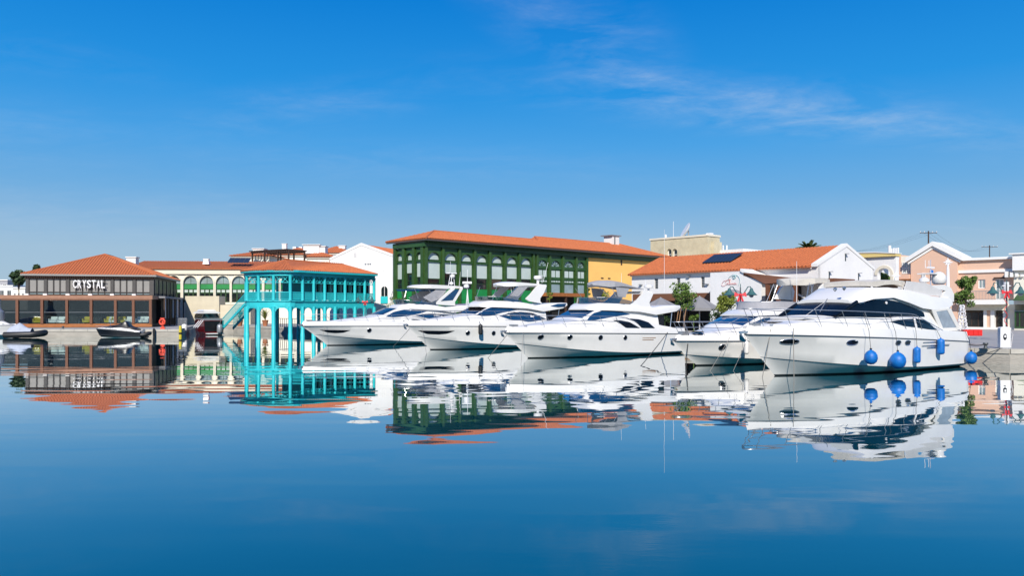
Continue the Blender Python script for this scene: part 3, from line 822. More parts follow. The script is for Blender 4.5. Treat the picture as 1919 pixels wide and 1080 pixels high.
# heights taken at the first bay
zA, zS, zT, zB1_, zB2, zP1 = hz(472.8, 813), hz(487.5, 813), hz(491, 813), hz(517, 813), hz(541, 813), hz(562, 813)
def bay(xa, xb, kind, F=None):
    g = .02
    if kind == 0:
        zB1 = zB1_ - random.choice((0, 0, .12, .3, -.35))
        mb = MB(); wall_open(mb, xa, xb, zS - .05, ze - .9, 0, .18, [(xa + .12, xb - .12, zS - .05, zA, 1)]); mb.build('arch_panel', 'green_wood', t)
        window(t, xa + .10, xb - .10, zS, zA + .02, .19, 'green_wood', 'blind_pale', arch=1, t=.06)  # pale pane colour stands in for reflected sky, not for a blind
        MB().box(xa, xb, -.04, .2, zT - .02, zS - .06).build('transom', 'green_wood', t)
        MB().box(xa, xa + .1, .02, .2, zP1, zT - .03).build('jamb', 'green_wood', t)
        MB().box(xb - .1, xb, .02, .2, zP1, zT - .03).build('jamb', 'green_wood', t)
        MB().box(xa + .1, xb - .1, .12, .16, zB1, zT - .03).build('roller_blind', 'blind_pale', t)
        window(t, xa + .1, xb - .1, zB2, zB1 - .01, .1, 'green_wood', 'pane_dark', nx=1, nz=2, t=.06)
        MB().box(xa + .1, xb - .1, .05, .2, zP1, zB2 - .01).build('parapet', 'green_bright', t)
        mb = MB(); o_ = arch_poly(xa + .01, xb - .01, zS, zA + .13, 1); i_ = arch_poly(xa + .12, xb - .12, zS, zA, 1); n = len(o_)
        mb.add([(x, -.07, z) for x, z in o_] + [(x, -.07, z) for x, z in i_] + [(x, -.001, z) for x, z in o_], [(k, k + 1, n + k + 1, n + k) for k in range(1, n - 1)] + [(k, k + 1, 2 * n + k + 1, 2 * n + k) for k in range(1, n - 1)])
        mb.build('arch_moulding', 'green_post', t)
    else:
        mb = MB(); wall_open(mb, xa, xb, zS - .05, ze - .9, 0, .18, [(xa + .15, xb - .15, zS - .05, zA - .1, 1)]); mb.build('arch_panel', 'green_wood', t)
        a, b, za, zb = xa + .12, xb - .12, zS - .04, zA - .08
        wn = window(t, a, b, za, zb, .19, 'green_wood', 'pane_sky', arch=1, t=.06)
        cx_ = (a + b) / 2; rr = (b - a) / 2
        mb = MB()
        for k in range(1, 5):
            an = math.pi * k / 5; mb.bar((cx_, .22, za + .1), (cx_ + rr * .92 * math.cos(an), .22, za + .1 + (zb - za - .1) * .92 * math.sin(an)), .05)
        mb.build('fan_bars', 'green_wood', wn)
        MB().box(xa, xb, -.03, .2, zT - .15, zS - .06).build('transom', 'green_wood', t)
        q1, q2, q3 = zT - .16, zT - 1.3, zT - 2.25
        window(t, xa + .1, xb - .1, q2, q1, .05, 'green_wood', 'blind_pale', nx=2, t=.13)
        window(t, xa + .1, xb - .1, q3 + .35, q2 - .2, .05, 'green_wood', 'blind_pale', nx=4, t=.09, name='small_window')
        MB().box(xa + .1, xb - .1, .0, .2, q2 - .19, q2 - .01).build('transom', 'green_wood', t)
        window(t, xa + .1, xb - .1, zP1 + .6, q3 + .3, .05, 'green_wood', 'pane_sky', nx=1, t=.12, name='tall_window')
        MB().box(xa + .1, xb - .1, .0, .2, zP1, zP1 + .59).build('parapet', 'green_bright', t)
for a, b in zip(pil[:-1], pil[1:]): bay(GH.x(a) + .20, GH.x(b) - .20, 0)
for a, b in zip(pil2[:-1], pil2[1:]): bay(GH.x(a) + .19, GH.x(b) - .19, 1)
MB().box(.1, x_end, .0, .3, 0, zP1 - .02).build('lower_wall', 'green_bright', t)
# short left face: child frame rotated by 90 degrees -> built in the (y) axis by a helper object
LF = bpy.data.objects.new('side_front', None); COL.objects.link(LF); LF.parent = t; LF.location = (0, 0, 0); LF.rotation_euler = (0, 0, R(90))
bpy.data.objects.remove(LF)
def swap(o):            # turn a part built along +x into one along +y, facing -x
    for v in o.data.vertices: v.co = (v.co.y, W2 - v.co.x, v.co.z)
    fixn(o.data)
before = set(bpy.data.objects)
bw = W2 / 3
for k in range(4):
    x = k * bw; x = min(max(x, .2), W2 - .3) if k else .2
    MB().box(x - .22, x + .22, -.22, .3, 0, ze - .9).build('pilaster', 'green_post', t)
for k in range(3): bay(k * bw + .24, (k + 1) * bw - .24, 0)
MB().box(.05, W2 - .05, .0, .3, 0, zP1 - .02).build('lower_wall', 'green_bright', t)
done = set()
for o in set(bpy.data.objects) - before:
    if o.data and o.data.name not in done: done.add(o.data.name); swap(o)
# frieze, eaves, roof
MB().box(-.3, TL - .1, -.30, .05, ze - .89, ze - .32).build('frieze', 'green_wood', t)
MB().box(-.3, .0, -.0, W2, ze - .89, ze - .32).build('frieze', 'green_wood', t)
m = MB()
for i in range(130): m.box(.0 + i * .235, .1 + i * .235, -.62, -.302, ze - .5, ze - .3)
m.build('rafter_ends', 'green_post', t, kind='stuff')
MB().box(-.55, TL + .3, -.95, -.8, ze - .28, ze - .02).build('gutter', 'grey_wood', t)
MB().box(-.4, TL + .3, -.8, .5, ze - .29, ze - .27).build('soffit', 'green_wood', t)
MB().box(-.55, -.42, -.799, W2 + .9, ze - .28, ze - .02).build('gutter', 'grey_wood', t)
Dg = W2 + .95
r1 = GH.z(433.5, 815, 6); r2 = GH.z(447, 1140, 6)
e0 = ze
xm = GH.x(1026, 6)
P0, P1, P2, P3 = (-1, -.95, e0), (TL + .4, -.95, e0), (TL + .4, Dg, e0), (-1, Dg, e0)
zr = GH.z(434, 815, Dg / 2)
yr = Dg / 2 - .4
ex, ey = -.55, -.95
RA = (GH.x(813, yr), yr, zr)
xm = GH.x(1008, yr)
kk = (zr - e0) / (yr + .95)
zr2 = zr + .62; y2 = -.95 + (zr2 - e0) / kk
SA, SB = (xm + 1.3, y2, zr2), (TL - 4.2, y2, zr2)
RM = (xm, yr, zr)
P0, Q1, Q2, P3 = (ex, ey, e0), (TL + .4, ey, e0), (TL + .4, 2 * y2 + .95, e0), (ex, 2 * yr + .95, e0)
rf = roof_planes(t, [[P0, Q1, SB, SA, RM, RA], [Q1, Q2, SB], [P3, P0, RA], [(xm, 2 * yr + .95, e0), P3, RA, RM], [Q2, (xm + 1.3, 2 * y2 + .95, e0), SA, SB], [(xm + 1.3, 2 * y2 + .95, e0), RM, SA]], sp=.36)
m = MB()
for a, b in ((P0, RA), (Q1, SB), (RA, RM), (RM, SA), (SA, SB)): ridge(m, a, b, .12)
m.build('ridge_tiles', 'terracotta', rf)
xc = GH.x(1146, 5)
ch = MB().box(xc - .8, xc + .8, 4.2, 5.8, e0 + .9, e0 + 3.0).build('chimney', 'white_trim', rf)
MB().box(xc - .35, xc - .15, 4.15, 4.199, e0 + 1.0, e0 + 2.9).build('slot', 'stripe', ch)
MB().box(xc - 1.15, xc + 1.15, 4.05, 6.15, e0 + 3.001, e0 + 3.15).build('cap', 'metal_grey', ch)
for p, y0, y1, dx_ in ((1165, 486, 497, .28), (1129, 520.5, 522.5, .5), (1142, 521, 523, .5)):
    MB().box(GH.x(p) - dx_ / 2, GH.x(p) + dx_ / 2, .0, .059, GH.z(y1, p), GH.z(y0, p)).build('slit_window', 'dark_wood', t)
# brown canopy at the right end of the green front
CN = Fac(1026, 88.0, 1096, 93.0, G)
t = CN.root('timber_canopy', 'brown slatted canopy in front of the right bays of the green hall', 'canopy')
MB().box(0, CN.w, 0, 2.2, CN.z(556, 1060), CN.z(549.5, 1060)).build('fascia', 'orange_wood', t)
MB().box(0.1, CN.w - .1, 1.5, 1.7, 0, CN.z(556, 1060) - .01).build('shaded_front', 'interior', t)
for x in (.1, CN.w / 2, CN.w - .3): MB().box(x, x + .2, .1, .3, 0, CN.z(556, 1060) - .002).build('post', 'dark_wood', t)

# ================================================================ turquoise pavilion
PV = Fac(544, 88.0, 701, 98.4, 0.0)
t = PV.root('turquoise_pavilion', 'turquoise timber pavilion on stilts over the water with a rounded end and red roof', 'pavilion')
pts = [Vector((PV.x(p), 0)) for p in (544, 567, 588, 608.5, 628, 646.5, 665, 683.5, 701)]
L = PV.w; PW = 6.4
Bp = Vector(PV.loc(gx(512.7, 87.9), 87.9)); Cp = Vector(PV.loc(gx(484.6, 88.6), 88.6)); Dq = Vector(PV.loc(gx(463, 89.8), 89.8)); Ep = Vector(PV.loc(gx(461, 92.0), 92.0))
Fq = Vector((0.4, PW))
front = [Ep, Dq, Cp, Bp] + pts
def catmull(P_, k=3):
    o_ = []
    for i in range(1, len(P_) - 2):
        a, b, c_, d = P_[i - 1:i + 3]
        for j in range(k):
            u = j / k; o_.append(.5 * ((2 * b) + (c_ - a) * u + (2 * a - 5 * b + 4 * c_ - d) * u * u + (3 * b - a - 3 * c_ + d) * u ** 3))
    return o_ + [P_[-2]]
curve = catmull([Fq, Ep, Dq, Cp, Bp, pts[0], pts[1], pts[2]])
ring = [Fq] + curve + [pts[-1], Vector((L, PW))]
dz1, dz0 = 3.95, 3.30
ez = PV.z(510, 544)
MB().prism([(p.x, p.y) for p in ring], dz0 + .12, dz1, axis='z').build('deck', 'turquoise', t)
cen = sum(ring, Vector((0, 0))) / len(ring)
def outset(p, d):
    # push a point away from the long axis
    q = Vector((min(max(p.x, 0.2), L), PW / 2)); v = (p - q); return p + v.normalized() * d
MB().prism([(q.x, q.y) for q in (outset(p, .12) for p in ring)], dz1 + .001, dz1 + .12, axis='z').build('deck_edge', 'turquoise', t)
def poly_edge(mb, a, b, z0, z1, th, off=0.0):
    d = (b - a).normalized(); n = Vector((d.y, -d.x))
    mb.bar((a.x + n.x * off, a.y + n.y * off, (z0 + z1) / 2), (b.x + n.x * off, b.y + n.y * off, (z0 + z1) / 2), th, z1 - z0)
rear = [Fq] + [Vector((x, PW)) for x in (3.3, 6.4, 9.6, L)]
for i, p in enumerate(front + rear):
    r = .22 if i < len(front) else .2
    MB().lathe([(r + .03, -1.6), (r + .03, .35), (r, .4), (r, dz0 + .1)], (p.x, p.y, 0), 10).build('stilt', 'turquoise', t, smooth=40)
    MB().lathe([(r * .95, dz1 + .13), (r * .8, dz1 + .4), (r * .8, ez - .5), (r * 1.05, ez - .3)], (p.x, p.y, 0), 10).build('column', 'turquoise', t, smooth=40)
top_l = ez - 1.15
for a, b in zip(front[:-1], front[1:]):
    d = (b - a); Ld = d.length; u = d / Ld
    def q(s, z): p = a + u * s; return (p.x, p.y, z)
    m = MB()                                    # arched brace under the deck
    for (s0, s1) in ((.18, .5), (Ld - .18, Ld - .5)):
        m.bar(q(s0, dz0 - .42), q(s0 + (s1 - s0) * .35, dz0 - .12), .12, .14); m.bar(q(s0 + (s1 - s0) * .35, dz0 - .14), q(s1 + (s1 - s0) * .3, dz0 + .02), .12, .16)
    m.bar(q(.1, dz0 + .05), q(Ld - .1, dz0 + .05), .14, .22)
    m.build('arch_brace', 'turquoise', t)
    m = MB()                                    # railing
    m.bar(q(.15, dz1 + 1.05), q(Ld - .15, dz1 + 1.05), .07, .07); m.bar(q(.15, dz1 + .22), q(Ld - .15, dz1 + .22), .05, .06)
    n = max(6, int(Ld / .15))
    for k in range(n): s = .2 + (Ld - .4) * (k + .5) / n; m.bar(q(s, dz1 + .22), q(s, dz1 + 1.02), .055, .03)
    m.build('railing', 'turquoise', t)
    m = MB()                                    # lattice frieze
    z0, z1 = top_l, ez - .42
    s0, s1 = .2, Ld - .2; c_ = (s0 + s1) / 2
    m.bar(q(s0, z0), q(s1, z0), .06); m.bar(q(s0, z1), q(s1, z1), .06); m.bar(q(c_, z0), q(c_, z1), .05)
    for (x0, x1) in ((s0, c_), (c_, s1)): m.bar(q(x0, z0), q(x1, z1), .045); m.bar(q(x0, z1), q(x1, z0), .045)
    rr = .26; cc = [q(c_ + rr * math.cos(an), (z0 + z1) / 2 + rr * math.sin(an)) for an in [math.pi * 2 * k / 10 for k in range(11)]]
    m.tube(cc, .022, 4)
    m.build('lattice_panel', 'turquoise', t)
# eaves beam and roof
m = MB()
rr_ = [outset(p, .18) for p in ring]; ri = [outset(p, -.2) for p in ring]
n = len(ring)
vs = [(p.x, p.y, z) for z in (ez - .42, ez) for p in rr_] + [(p.x, p.y, z) for z in (ez - .42, ez) for p in ri]
fs = []
for i in range(n):
    j = (i + 1) % n
    fs += [(i, j, n + j, n + i), (2 * n + i, 3 * n + i, 3 * n + j, 2 * n + j), (i, 2 * n + i, 2 * n + j, j), (n + i, n + j, 3 * n + j, 3 * n + i)]
m.add(vs, fs); m.build('eaves_beam', 'turquoise', t)
ro = [outset(p, .62) for p in ring]
m = MB(); vs = [(p.x, p.y, z) for z in (ez - .02, ez + .2) for p in ro]
m.add(vs, [(i, (i + 1) % n, n + (i + 1) % n, n + i) for i in range(n)] + [tuple(range(n))]); m.build('gutter', 'turquoise', t)
RA = (1.9, PW / 2, ez + 1.55); RB = (L - 2.0, PW / 2, ez + 1.4)
zz = ez + .21
ro3 = [(p.x, p.y, zz) for p in ro]
nc = len(curve)
planes = [[ro3[i], ro3[i + 1], RA] for i in range(nc - 3)] + [[ro3[nc - 3], ro3[nc + 1], RB, RA], [ro3[nc + 1], ro3[nc + 2], RB], [ro3[nc + 2], ro3[0], RA, RB]]
rf = roof_planes(t, planes, sp=.30, r=.07)
m = MB()
for i in (0, 1, 4, 7, 10, 13): ridge(m, ro3[min(i, nc - 3)], RA, .07)
ridge(m, RA, RB, .1); ridge(m, ro3[nc + 1], RB, .08); ridge(m, ro3[nc + 2], RB, .08)
m.build('ridge_tiles', 'terracotta', rf)
# inner glazed room
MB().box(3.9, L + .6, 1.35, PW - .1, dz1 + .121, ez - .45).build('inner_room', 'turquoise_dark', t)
window(t, 4.2, 4.201 + 1.2, dz1 + .15, dz1 + 2.25, 1.26, 'white_trim', 'pane_dark', nx=2, t=.09)
for k in range(6):
    xa = 3.98 + k * (L - 3.5) / 6; xb = xa + (L - 3.5) / 6 - .12
    if k: window(t, xa, xb, dz1 + .15, dz1 + 2.25, 1.25, 'white_trim', 'pane_dark', nx=2, t=.09)
    MB().box(xa, xb, 1.28, 1.34, dz1 + 2.3, ez - .9).build('fanlight', 'dark_glass', t)
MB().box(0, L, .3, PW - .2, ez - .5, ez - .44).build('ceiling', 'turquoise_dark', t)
# stair down to the quay on the left
sa = Vector((*PV.loc(gx(459, 92.5), 92.5), 3.9)); sb = Vector((*PV.loc(gx(417, 97), 97), .95))
st = MB(); dv = (sb - sa); hv = Vector((dv.y, -dv.x, 0)).normalized()
m = MB()
for s in (0, 1.3):
    m.bar(sa + hv * s - Vector((0, 0, .2)), sb + hv * s - Vector((0, 0, .2)), .08, .32)
o = m.build('stair_stringer', 'turquoise', t)
m = MB()
for s in (0, 1.3):
    m.bar(sa + hv * s + Vector((0, 0, 1.0)), sb + hv * s + Vector((0, 0, 1.0)), .07)
    for k in range(27): p = sa.lerp(sb, (k + .5) / 27) + hv * s; m.bar(p - Vector((0, 0, .1)), p + Vector((0, 0, 1.0)), .04, .03)
m.build('stair_railing', 'turquoise', t)
for k in range(16):
    p = sa.lerp(sb, (k + .5) / 16)
    MB().bar(p, p + hv * 1.3, .28, .04).build('step', 'turquoise', t)
# ================================================================ white hall with the script sign
HA = Fac(1184, 87, 1533, 69.6, G)
t = HA.root('white_hall', 'long low white hall with red roof, small barred windows and a plain gable end', 'hall')
w = HA.w; D = 9.3; ze = HA.z(497.5, 1531); zp = ze + 1.85
ops = []
for p, y0, y1 in ((1229.8, 522.2, 541.7), (1271.5, 520.6, 540.5), (1317, 518.4, 539.4)):
    ops.append((HA.x(p - 3.4), HA.x(p + 3.4), HA.z(y1, p), HA.z(y0, p), 0))
oa, ob_ = HA.x(1187), HA.x(1331)
zo = HA.z(549, 1331)
m = MB()
wall_open(m, 0, w, zo, ze - .02, 0, .35, [(a, b, c_, d_, 0) for a, b, c_, d_, e_ in ops])
m.box(ob_, w, 0.001, .349, 0, zo - .001); m.box(0, oa, 0.001, .349, 0, zo - .001)
m.box(0, .35, .351, D - .01, 0, ze - .05)
m.build('wall', 'white_wall', t)
for a, b, c_, d_, e_ in ops: window(t, a, b, c_, d_, .12, 'metal_grey', 'pane_dark', t=.05, nx=2, nz=4)
MB().box(.4, w - .4, 4.5, 4.6, 0, ze - .1).build('inner_wall', 'interior', t)
MB().box(oa, ob_, -.1, .34, zo - .75, zo - .01).build('lintel', 'brown_cloth', t)
for k in range(5): MB().box(oa + 1.0 + k * 1.7, oa + 1.15 + k * 1.7, 3.5, 3.7, 0, zo - .8).build('inner_post', 'dark_wood', t)
# gable end on the right, built as one slab along y
m = MB(); m.prism([(0.001, 0), (D, 0), (D, ze), (D / 2, zp), (0.001, ze)], w - .35, w, axis='x'); m.build('gable_wall', 'white_wall', t)
m = MB(); m.prism([(-.25, ze - .12), (D / 2, zp + .0), (D + .25, ze - .12), (D + .25, ze + .14), (D / 2, zp + .3), (-.25, ze + .14)], w - .5, w + .06, axis='x'); m.build('verge', 'white_trim', t)
MB().box(-.1, w - .51, -.18, -.002, ze - .28, ze - .06).build('cornice', 'white_trim', t)
roof_planes(t, [[(-.2, -.45, ze - .05), (w - .5, -.45, ze - .05), (w - .5, D / 2, zp + .12), (-.2, D / 2, zp + .12)], [(w - .5, D + .4, ze - .05), (-.2, D + .4, ze - .05), (-.2, D / 2, zp + .12), (w - .5, D / 2, zp + .12)]], sp=.36)
GB = Fac(1533, 69.6, 1625, 75.7, G)
def gwin(p, y0, y1):
    x = GB.x(p)
    o = MB().box(w - .05, w + .012, x - .09, x + .09, GB.z(y1, p), GB.z(y0, p)).build('slit_window', 'pane_dark', t)
    MB().box(w + .013, w + .3, x - .14, x + .14, GB.z(y0, p) + .02, GB.z(y0, p) + .07).build('hood', 'metal_grey', o)
gwin(1579.5, 477, 490); gwin(1552, 510.5, 530); gwin(1601.5, 513.5, 527)
for (p, y) in ((1290, 519), (1325, 533), (1201, 534)):
    x = HA.x(p); MB().box(x - .1, x + .25, -.25, -.002, HA.z(y, p) - .05, HA.z(y, p) + .05).build('wall_lamp', 'metal_grey', t)
# solar panels
zr = lambda y: ze + .12 + y / (D / 2) * 1.85
xs0, xs1 = HA.x(1322, 2), HA.x(1388, 3)
nP = 6
for k in range(nP):
    a = xs0 + (xs1 - xs0) * k / nP; b = xs0 + (xs1 - xs0) * (k + 1) / nP - .04
    MB().add([(a, 1.5, zr(1.5) + .22), (b, 1.5, zr(1.5) + .22), (b, 3.4, zr(3.4) + .35), (a, 3.4, zr(3.4) + .35), (a, 1.5, zr(1.5) + .15), (b, 1.5, zr(1.5) + .15), (b, 3.4, zr(3.4) + .28), (a, 3.4, zr(3.4) + .28)],
             [(0, 1, 2, 3), (7, 6, 5, 4), (0, 4, 5, 1), (1, 5, 6, 2), (2, 6, 7, 3), (3, 7, 4, 0)]).build('solar_panel', 'solar', t)
# projecting annex that carries the sign
AX = 2.2
xa, xb, xk = HA.x(1331, -AX) , HA.x(1427, -AX), HA.x(1389, -AX)
z1, z2 = HA.z(509, 1389, -AX), HA.z(528, 1428, -AX)
m = MB(); m.prism([(xa, 0), (xb, 0), (xb, z2), (xk, z1), (xa, z1)], -AX, -.003); m.build('annex_wall', 'white_wall', t)
m = MB(); m.prism([(xk, z1 + .001), (xb + .35, z2 - .16), (xb + .35, z2 + .1), (xk, z1 + .25)], -AX - .15, -.002); m.build('annex_verge', 'white_trim', t)
MB().box(xb + .001, xb + 2.6, -1.2, -.01, 0, z2 - .5).build('dark_opening_block', 'interior', t)  # solid block; the darkness of the opening is put into its near-black colour
# script sign
SGN = thing('script_sign', 'red and teal script restaurant sign on the white annex wall', 'sign', HA.wpt(HA.x(1351, -AX), -AX - .06, HA.z(536, 1360, -AX)), HA.ang)
S = (HA.x(1388, -AX) - HA.x(1351, -AX)) / 37.0; Sz = 70 / 1500.0
def stroke(pts, m_, name, r=.02):
    q = [((x - 1351) * S, 0, (536 - y) * Sz) for x, y in pts]
    MB().tube(q, r, 5).build(name, m_, SGN)
Z = lambda l: [(1330 + x / 18, 500 + y / 18) for x, y in l]
stroke(Z([(540, 540), (570, 480), (540, 460), (480, 480), (430, 560), (410, 620), (450, 655), (530, 640), (560, 600)]), 'sign_red', 'letter')
stroke(Z([(640, 560), (600, 550), (580, 590), (610, 610), (640, 560), (645, 610), (670, 600)]), 'sign_red', 'letter')
stroke(Z([(670, 600), (700, 520), (700, 430), (675, 440), (680, 560), (710, 605)]), 'sign_red', 'letter')
stroke(Z([(710, 605), (740, 560), (750, 605), (780, 555), (795, 605), (820, 560), (825, 605)]), 'sign_red', 'letter')
stroke(Z([(890, 560), (850, 555), (835, 590), (860, 605), (890, 560), (895, 600), (930, 590)]), 'sign_red', 'letter')
stroke(Z([(560, 470), (640, 430), (720, 420)]), 'sign_red', 'flourish', .025)
stroke(Z([(640, 390), (700, 320), (790, 270), (880, 265), (960, 300), (1010, 370), (1030, 450), (1025, 550), (980, 650)]), 'sign_teal', 'swash')
stroke(Z([(780, 330), (830, 290), (880, 300), (890, 350), (850, 390), (800, 380)]), 'sign_teal', 'swash', .05)
# brown shade sail and timber posts right of the annex
def yz_pt(px, py, Y): return Vector((gx(px, Y), Y, gz(py, Y)))
a, b, c_, d_ = yz_pt(1393, 511, 70.5), yz_pt(1500, 522.5, 64.5), yz_pt(1436, 534, 66), yz_pt(1470, 531, 64.5)
rows = []
for i in range(9):
    u = i / 8; p = a.lerp(b, u); q = a.lerp(c_, u) if u < 1 else c_
    q = a.lerp(c_, min(1, u * 1.25)) if u < .8 else c_.lerp(b, (u - .8) / .2)
    rows.append([p.lerp(q, v / 4) - Vector((0, 0, .25 * math.sin(math.pi * v / 4))) for v in range(5)])
m = MB(); m.grid(rows); m.grid([[p - Vector((0, 0, .04)) for p in r] for r in rows])
solo(m, 'shade_sail', 'brown_cloth', 'brown triangular shade sail stretched in front of the white hall', 'shade sail')
f = Fac(1434, 69.5, 1560, 65.0, G)
t = f.root('timber_pergola', 'brown timber pergola with dark interior right of the sign wall', 'pergola')
zt = f.z(531, 1460)
MB().box(0, f.w, .3, 4, zt, zt + .3).build('beam', 'brown_cloth', t)
for p in (1437, 1457, 1489, 1545): x = f.x(p); MB().box(x - .14, x + .14, 0, .3, 0, zt - .002).build('post', 'brown_wood', t)
MB().box(f.x(1434), f.x(1462), 2.8, 3.0, 0, zt - .01).build('dark_interior_sheet', 'interior', t)  # near-black sheet painting the shade inside the pergola
for k in range(5):
    MB().bar((f.x(1462), 1.6, zt - .6 - k * .62), (f.x(1515), 1.6, zt - 1.75 - k * .62), .26, .12).build('slat', 'white_trim', t)  # white bars added to stand in for sunlit stripes on the hall behind
# grey market umbrellas
def umbrella(px, py, Y, wpx, label, hh=.95):
    x = gx(px, Y); s = Y / FPX; rr = wpx / 2 * s; zt = gz(py, Y) - G
    t = thing('market_umbrella', label, 'umbrella', (x, Y, G), R(20), 'grey market umbrellas on the terrace')
    n = 8; m = MB(); vs = [(0, 0, zt)]; fs = []
    for k in range(n):
        a0 = 2 * math.pi * k / n; vs.append((rr * math.cos(a0), rr * math.sin(a0), zt - hh))
    for k in range(n):
        a0 = 2 * math.pi * (k + .5) / n; vs.append((rr * .5 * math.cos(a0) * .94, rr * .5 * math.sin(a0) * .94, zt - hh * .56))
    for k in range(n): k2 = (k + 1) % n; fs += [(0, 1 + k, 1 + n + k), (0, 1 + n + k, 1 + k2), (1 + k, 1 + k2, 1 + n + k)]
    m.add(vs, fs); m.build('canopy', 'grey_awning', t)
    m = MB()
    for k in range(n):
        a0 = 2 * math.pi * k / n; a1 = 2 * math.pi * (k + 1) / n
        p, q = (rr * math.cos(a0), rr * math.sin(a0), zt - hh), (rr * math.cos(a1), rr * math.sin(a1), zt - hh)
        m.add([p, q, (q[0], q[1], zt - hh - .22), (p[0], p[1], zt - hh - .22)], [(0, 1, 2, 3)])
    m.build('valance', 'grey_awning', t)
    MB().tube([(0, 0, 0), (0, 0, zt)], .05, 8).build('pole', 'canvas_light', t)
    MB().box(-.35, .35, -.35, .35, 0, .12).build('base', 'metal_grey', t)
umbrella(1238, 557.5, 70, 82, 'grey market umbrella at the left, behind the third yacht stern')
umbrella(1311, 555, 66, 76, 'wide grey market umbrella between the two young trees', 1.0)
umbrella(1208, 562, 74, 60, 'grey market umbrella leftmost, mostly hidden by the radar arch of the third yacht')
solo(MB().lathe([(.85, 0), (.8, .2), (.6, .42), (.3, .55), (0.02, .58)], n=16), 'round_awning', 'grey_awning', 'dark domed awning on the sign wall behind the left lamp shade', 'awning', loc=(gx(1374, 67), 67, gz(556, 67)), smooth=50)
# ================================================================ stone block, low white roofs
f = Fac(1219, 128, 1326, 120, G)
t = f.root('stone_tower', 'square sandstone block building with twin arched openings and rooftop aerials', 'building')
zt = f.z(447, 1270)
wo = [(f.x(1250), f.x(1258.3), f.z(482.5, 1254), f.z(466.5, 1254), 1), (f.x(1260.3), f.x(1269), f.z(482.5, 1265), f.z(466.5, 1265), 1)]
m = MB(); wall_open(m, 0, f.w, 0, zt, 0, .5, wo); m.box(0, f.w, .501, 3.2, 0, zt - .01); m.build('wall', 'sandstone', t)
for a, b, c_, d_, e_ in wo: window(t, a, b, c_, d_, .3, 'white_trim', 'pane_dark', arch=1, t=.12, nx=1, nz=2)
MB().box(-.12, f.w + .12, -.12, 3.3, zt + .002, zt + .28).build('parapet', 'cream_trim', t)
MB().box(f.w + .01, f.w + .5, 1, 3, 0, zt - .8).build('stair_shaft', 'sandstone', t)
xd = f.x(1303, 4)
d_ = MB().lathe([(.02, 0), (.7, .10), (1.15, .32), (1.3, .5)], n=16).build('satellite_dish', 'white_paint', t, smooth=50)
d_.location = (xd, 2, zt + 1.2); d_.rotation_euler = (R(60), 0, R(-40))
MB().tube([(xd, 2.2, zt), (xd, 2.2, zt + 1.3)], .12, 6).build('dish_stand', 'metal_grey', t)
for p, y, hgt, r in ((1247.5, 440, 2, .16), (1284.5, 441, 2, .16), (1324.5, 438, 3, .2), (1262, 415, 3, .03)):
    x = f.x(p, 3); MB().tube([(x, 3, zt), (x, 3, f.z(y, p, 3))], r, 6).build('aerial', 'white_paint', t)
for k in range(5):
    x = f.x(1331, 5); z = zt - 4.4 + k * 1.25
    MB().box(x - .35, x + .45, 4.5, 5.2, z, z + .35).build('aerial_panel', 'white_paint', t)
MB().tube([(f.x(1330, 5), 5.3, zt - 6), (f.x(1330, 5), 5.3, zt + .9)], .1, 6).build('aerial', 'metal_grey', t)
f = Fac(1340, 122, 1393, 118, G)
t = f.root('low_white_building', 'low white flat roofed block behind the solar panels', 'building')
MB().box(0, f.w, 0, 8, 0, f.z(468.5, 1360)).build('wall', 'white_wall', t)
MB().box(-1.5, 0 - .01, 0, 7, 0, f.z(478, 1340)).build('side_wall', 'white_wall', t)
for p in (1355, 1362): x = f.x(p, 3); MB().tube([(x, 3, 8), (x, 3, f.z(460, p, 3))], .12, 6).build('vent_pipe', 'white_paint', t)
f = Fac(1392, 118, 1445, 113, G)
t = f.root('low_white_building', 'very low white parapet just left of the palm, behind the hall ridge', 'building')
MB().box(0, f.w, 0, 6, 0, f.z(475.5, 1400)).build('wall', 'white_wall', t)
MB().tube([(f.x(1406), 3, 8), (f.x(1406), 3, f.z(469, 1406))], .12, 6).build('vent_pipe', 'white_paint', t)
# ================================================================ white archway building
f = Fac(1612, 83.5, 1679, 80.5, G)
t = f.root('archway_building', 'white block with a yellow cornice and one tall arch beside the pink house', 'building')
w = f.w; zl, zr = f.z(474, 1612), f.z(480, 1676)
ar = (f.x(1644.5), f.x(1669), f.z(545, 1656), f.z(503, 1656), 1)
m = MB(); wall_open(m, 0, w, 0, zr - .02, 0, .6, [ar]); m.box(0, .5, .61, 7, 0, zr - .03); m.build('wall', 'white_wall', t)
m = MB(); m.prism([(-.3, zr - .01), (w + .1, zr - .01), (w + .1, zr + .22), (w * .5, zr + .40), (-.3, zr + .5)], -.28, .8); m.build('cornice', 'yellow_trim', t)
m = MB(); m.prism([(-.4, zr + .501), (w * .5, zr + .401), (w + .15, zr + .221), (w + .15, zr + .3), (w * .5, zr + .5), (-.4, zr + .6)], -.36, .9); m.build('coping', 'white_trim', t)
a_, b_ = ar[0], ar[1]
o_ = arch_poly(a_ - .3, b_ + .3, ar[2], ar[3] + .3, 1); i_ = arch_poly(a_, b_, ar[2], ar[3], 1); n = len(o_)
MB().add([(x, -.08, z) for x, z in o_] + [(x, -.08, z) for x, z in i_] + [(x, -.001, z) for x, z in o_], [(k, k + 1, n + k + 1, n + k) for k in range(1, n - 1)] + [(k, k + 1, 2 * n + k + 1, 2 * n + k) for k in range(1, n - 1)]).build('arch_moulding', 'cream_trim', t)
for p, y in ((1667, 460.5), (1671, 466), (1675, 465), (1679, 465), (1683, 464.5)):
    x = f.x(p, 3); MB().tube([(x, 3, zr - .2), (x, 3, f.z(y, p, 3))], .16 if p == 1667 else .1, 6).build('flue', 'white_paint', t)
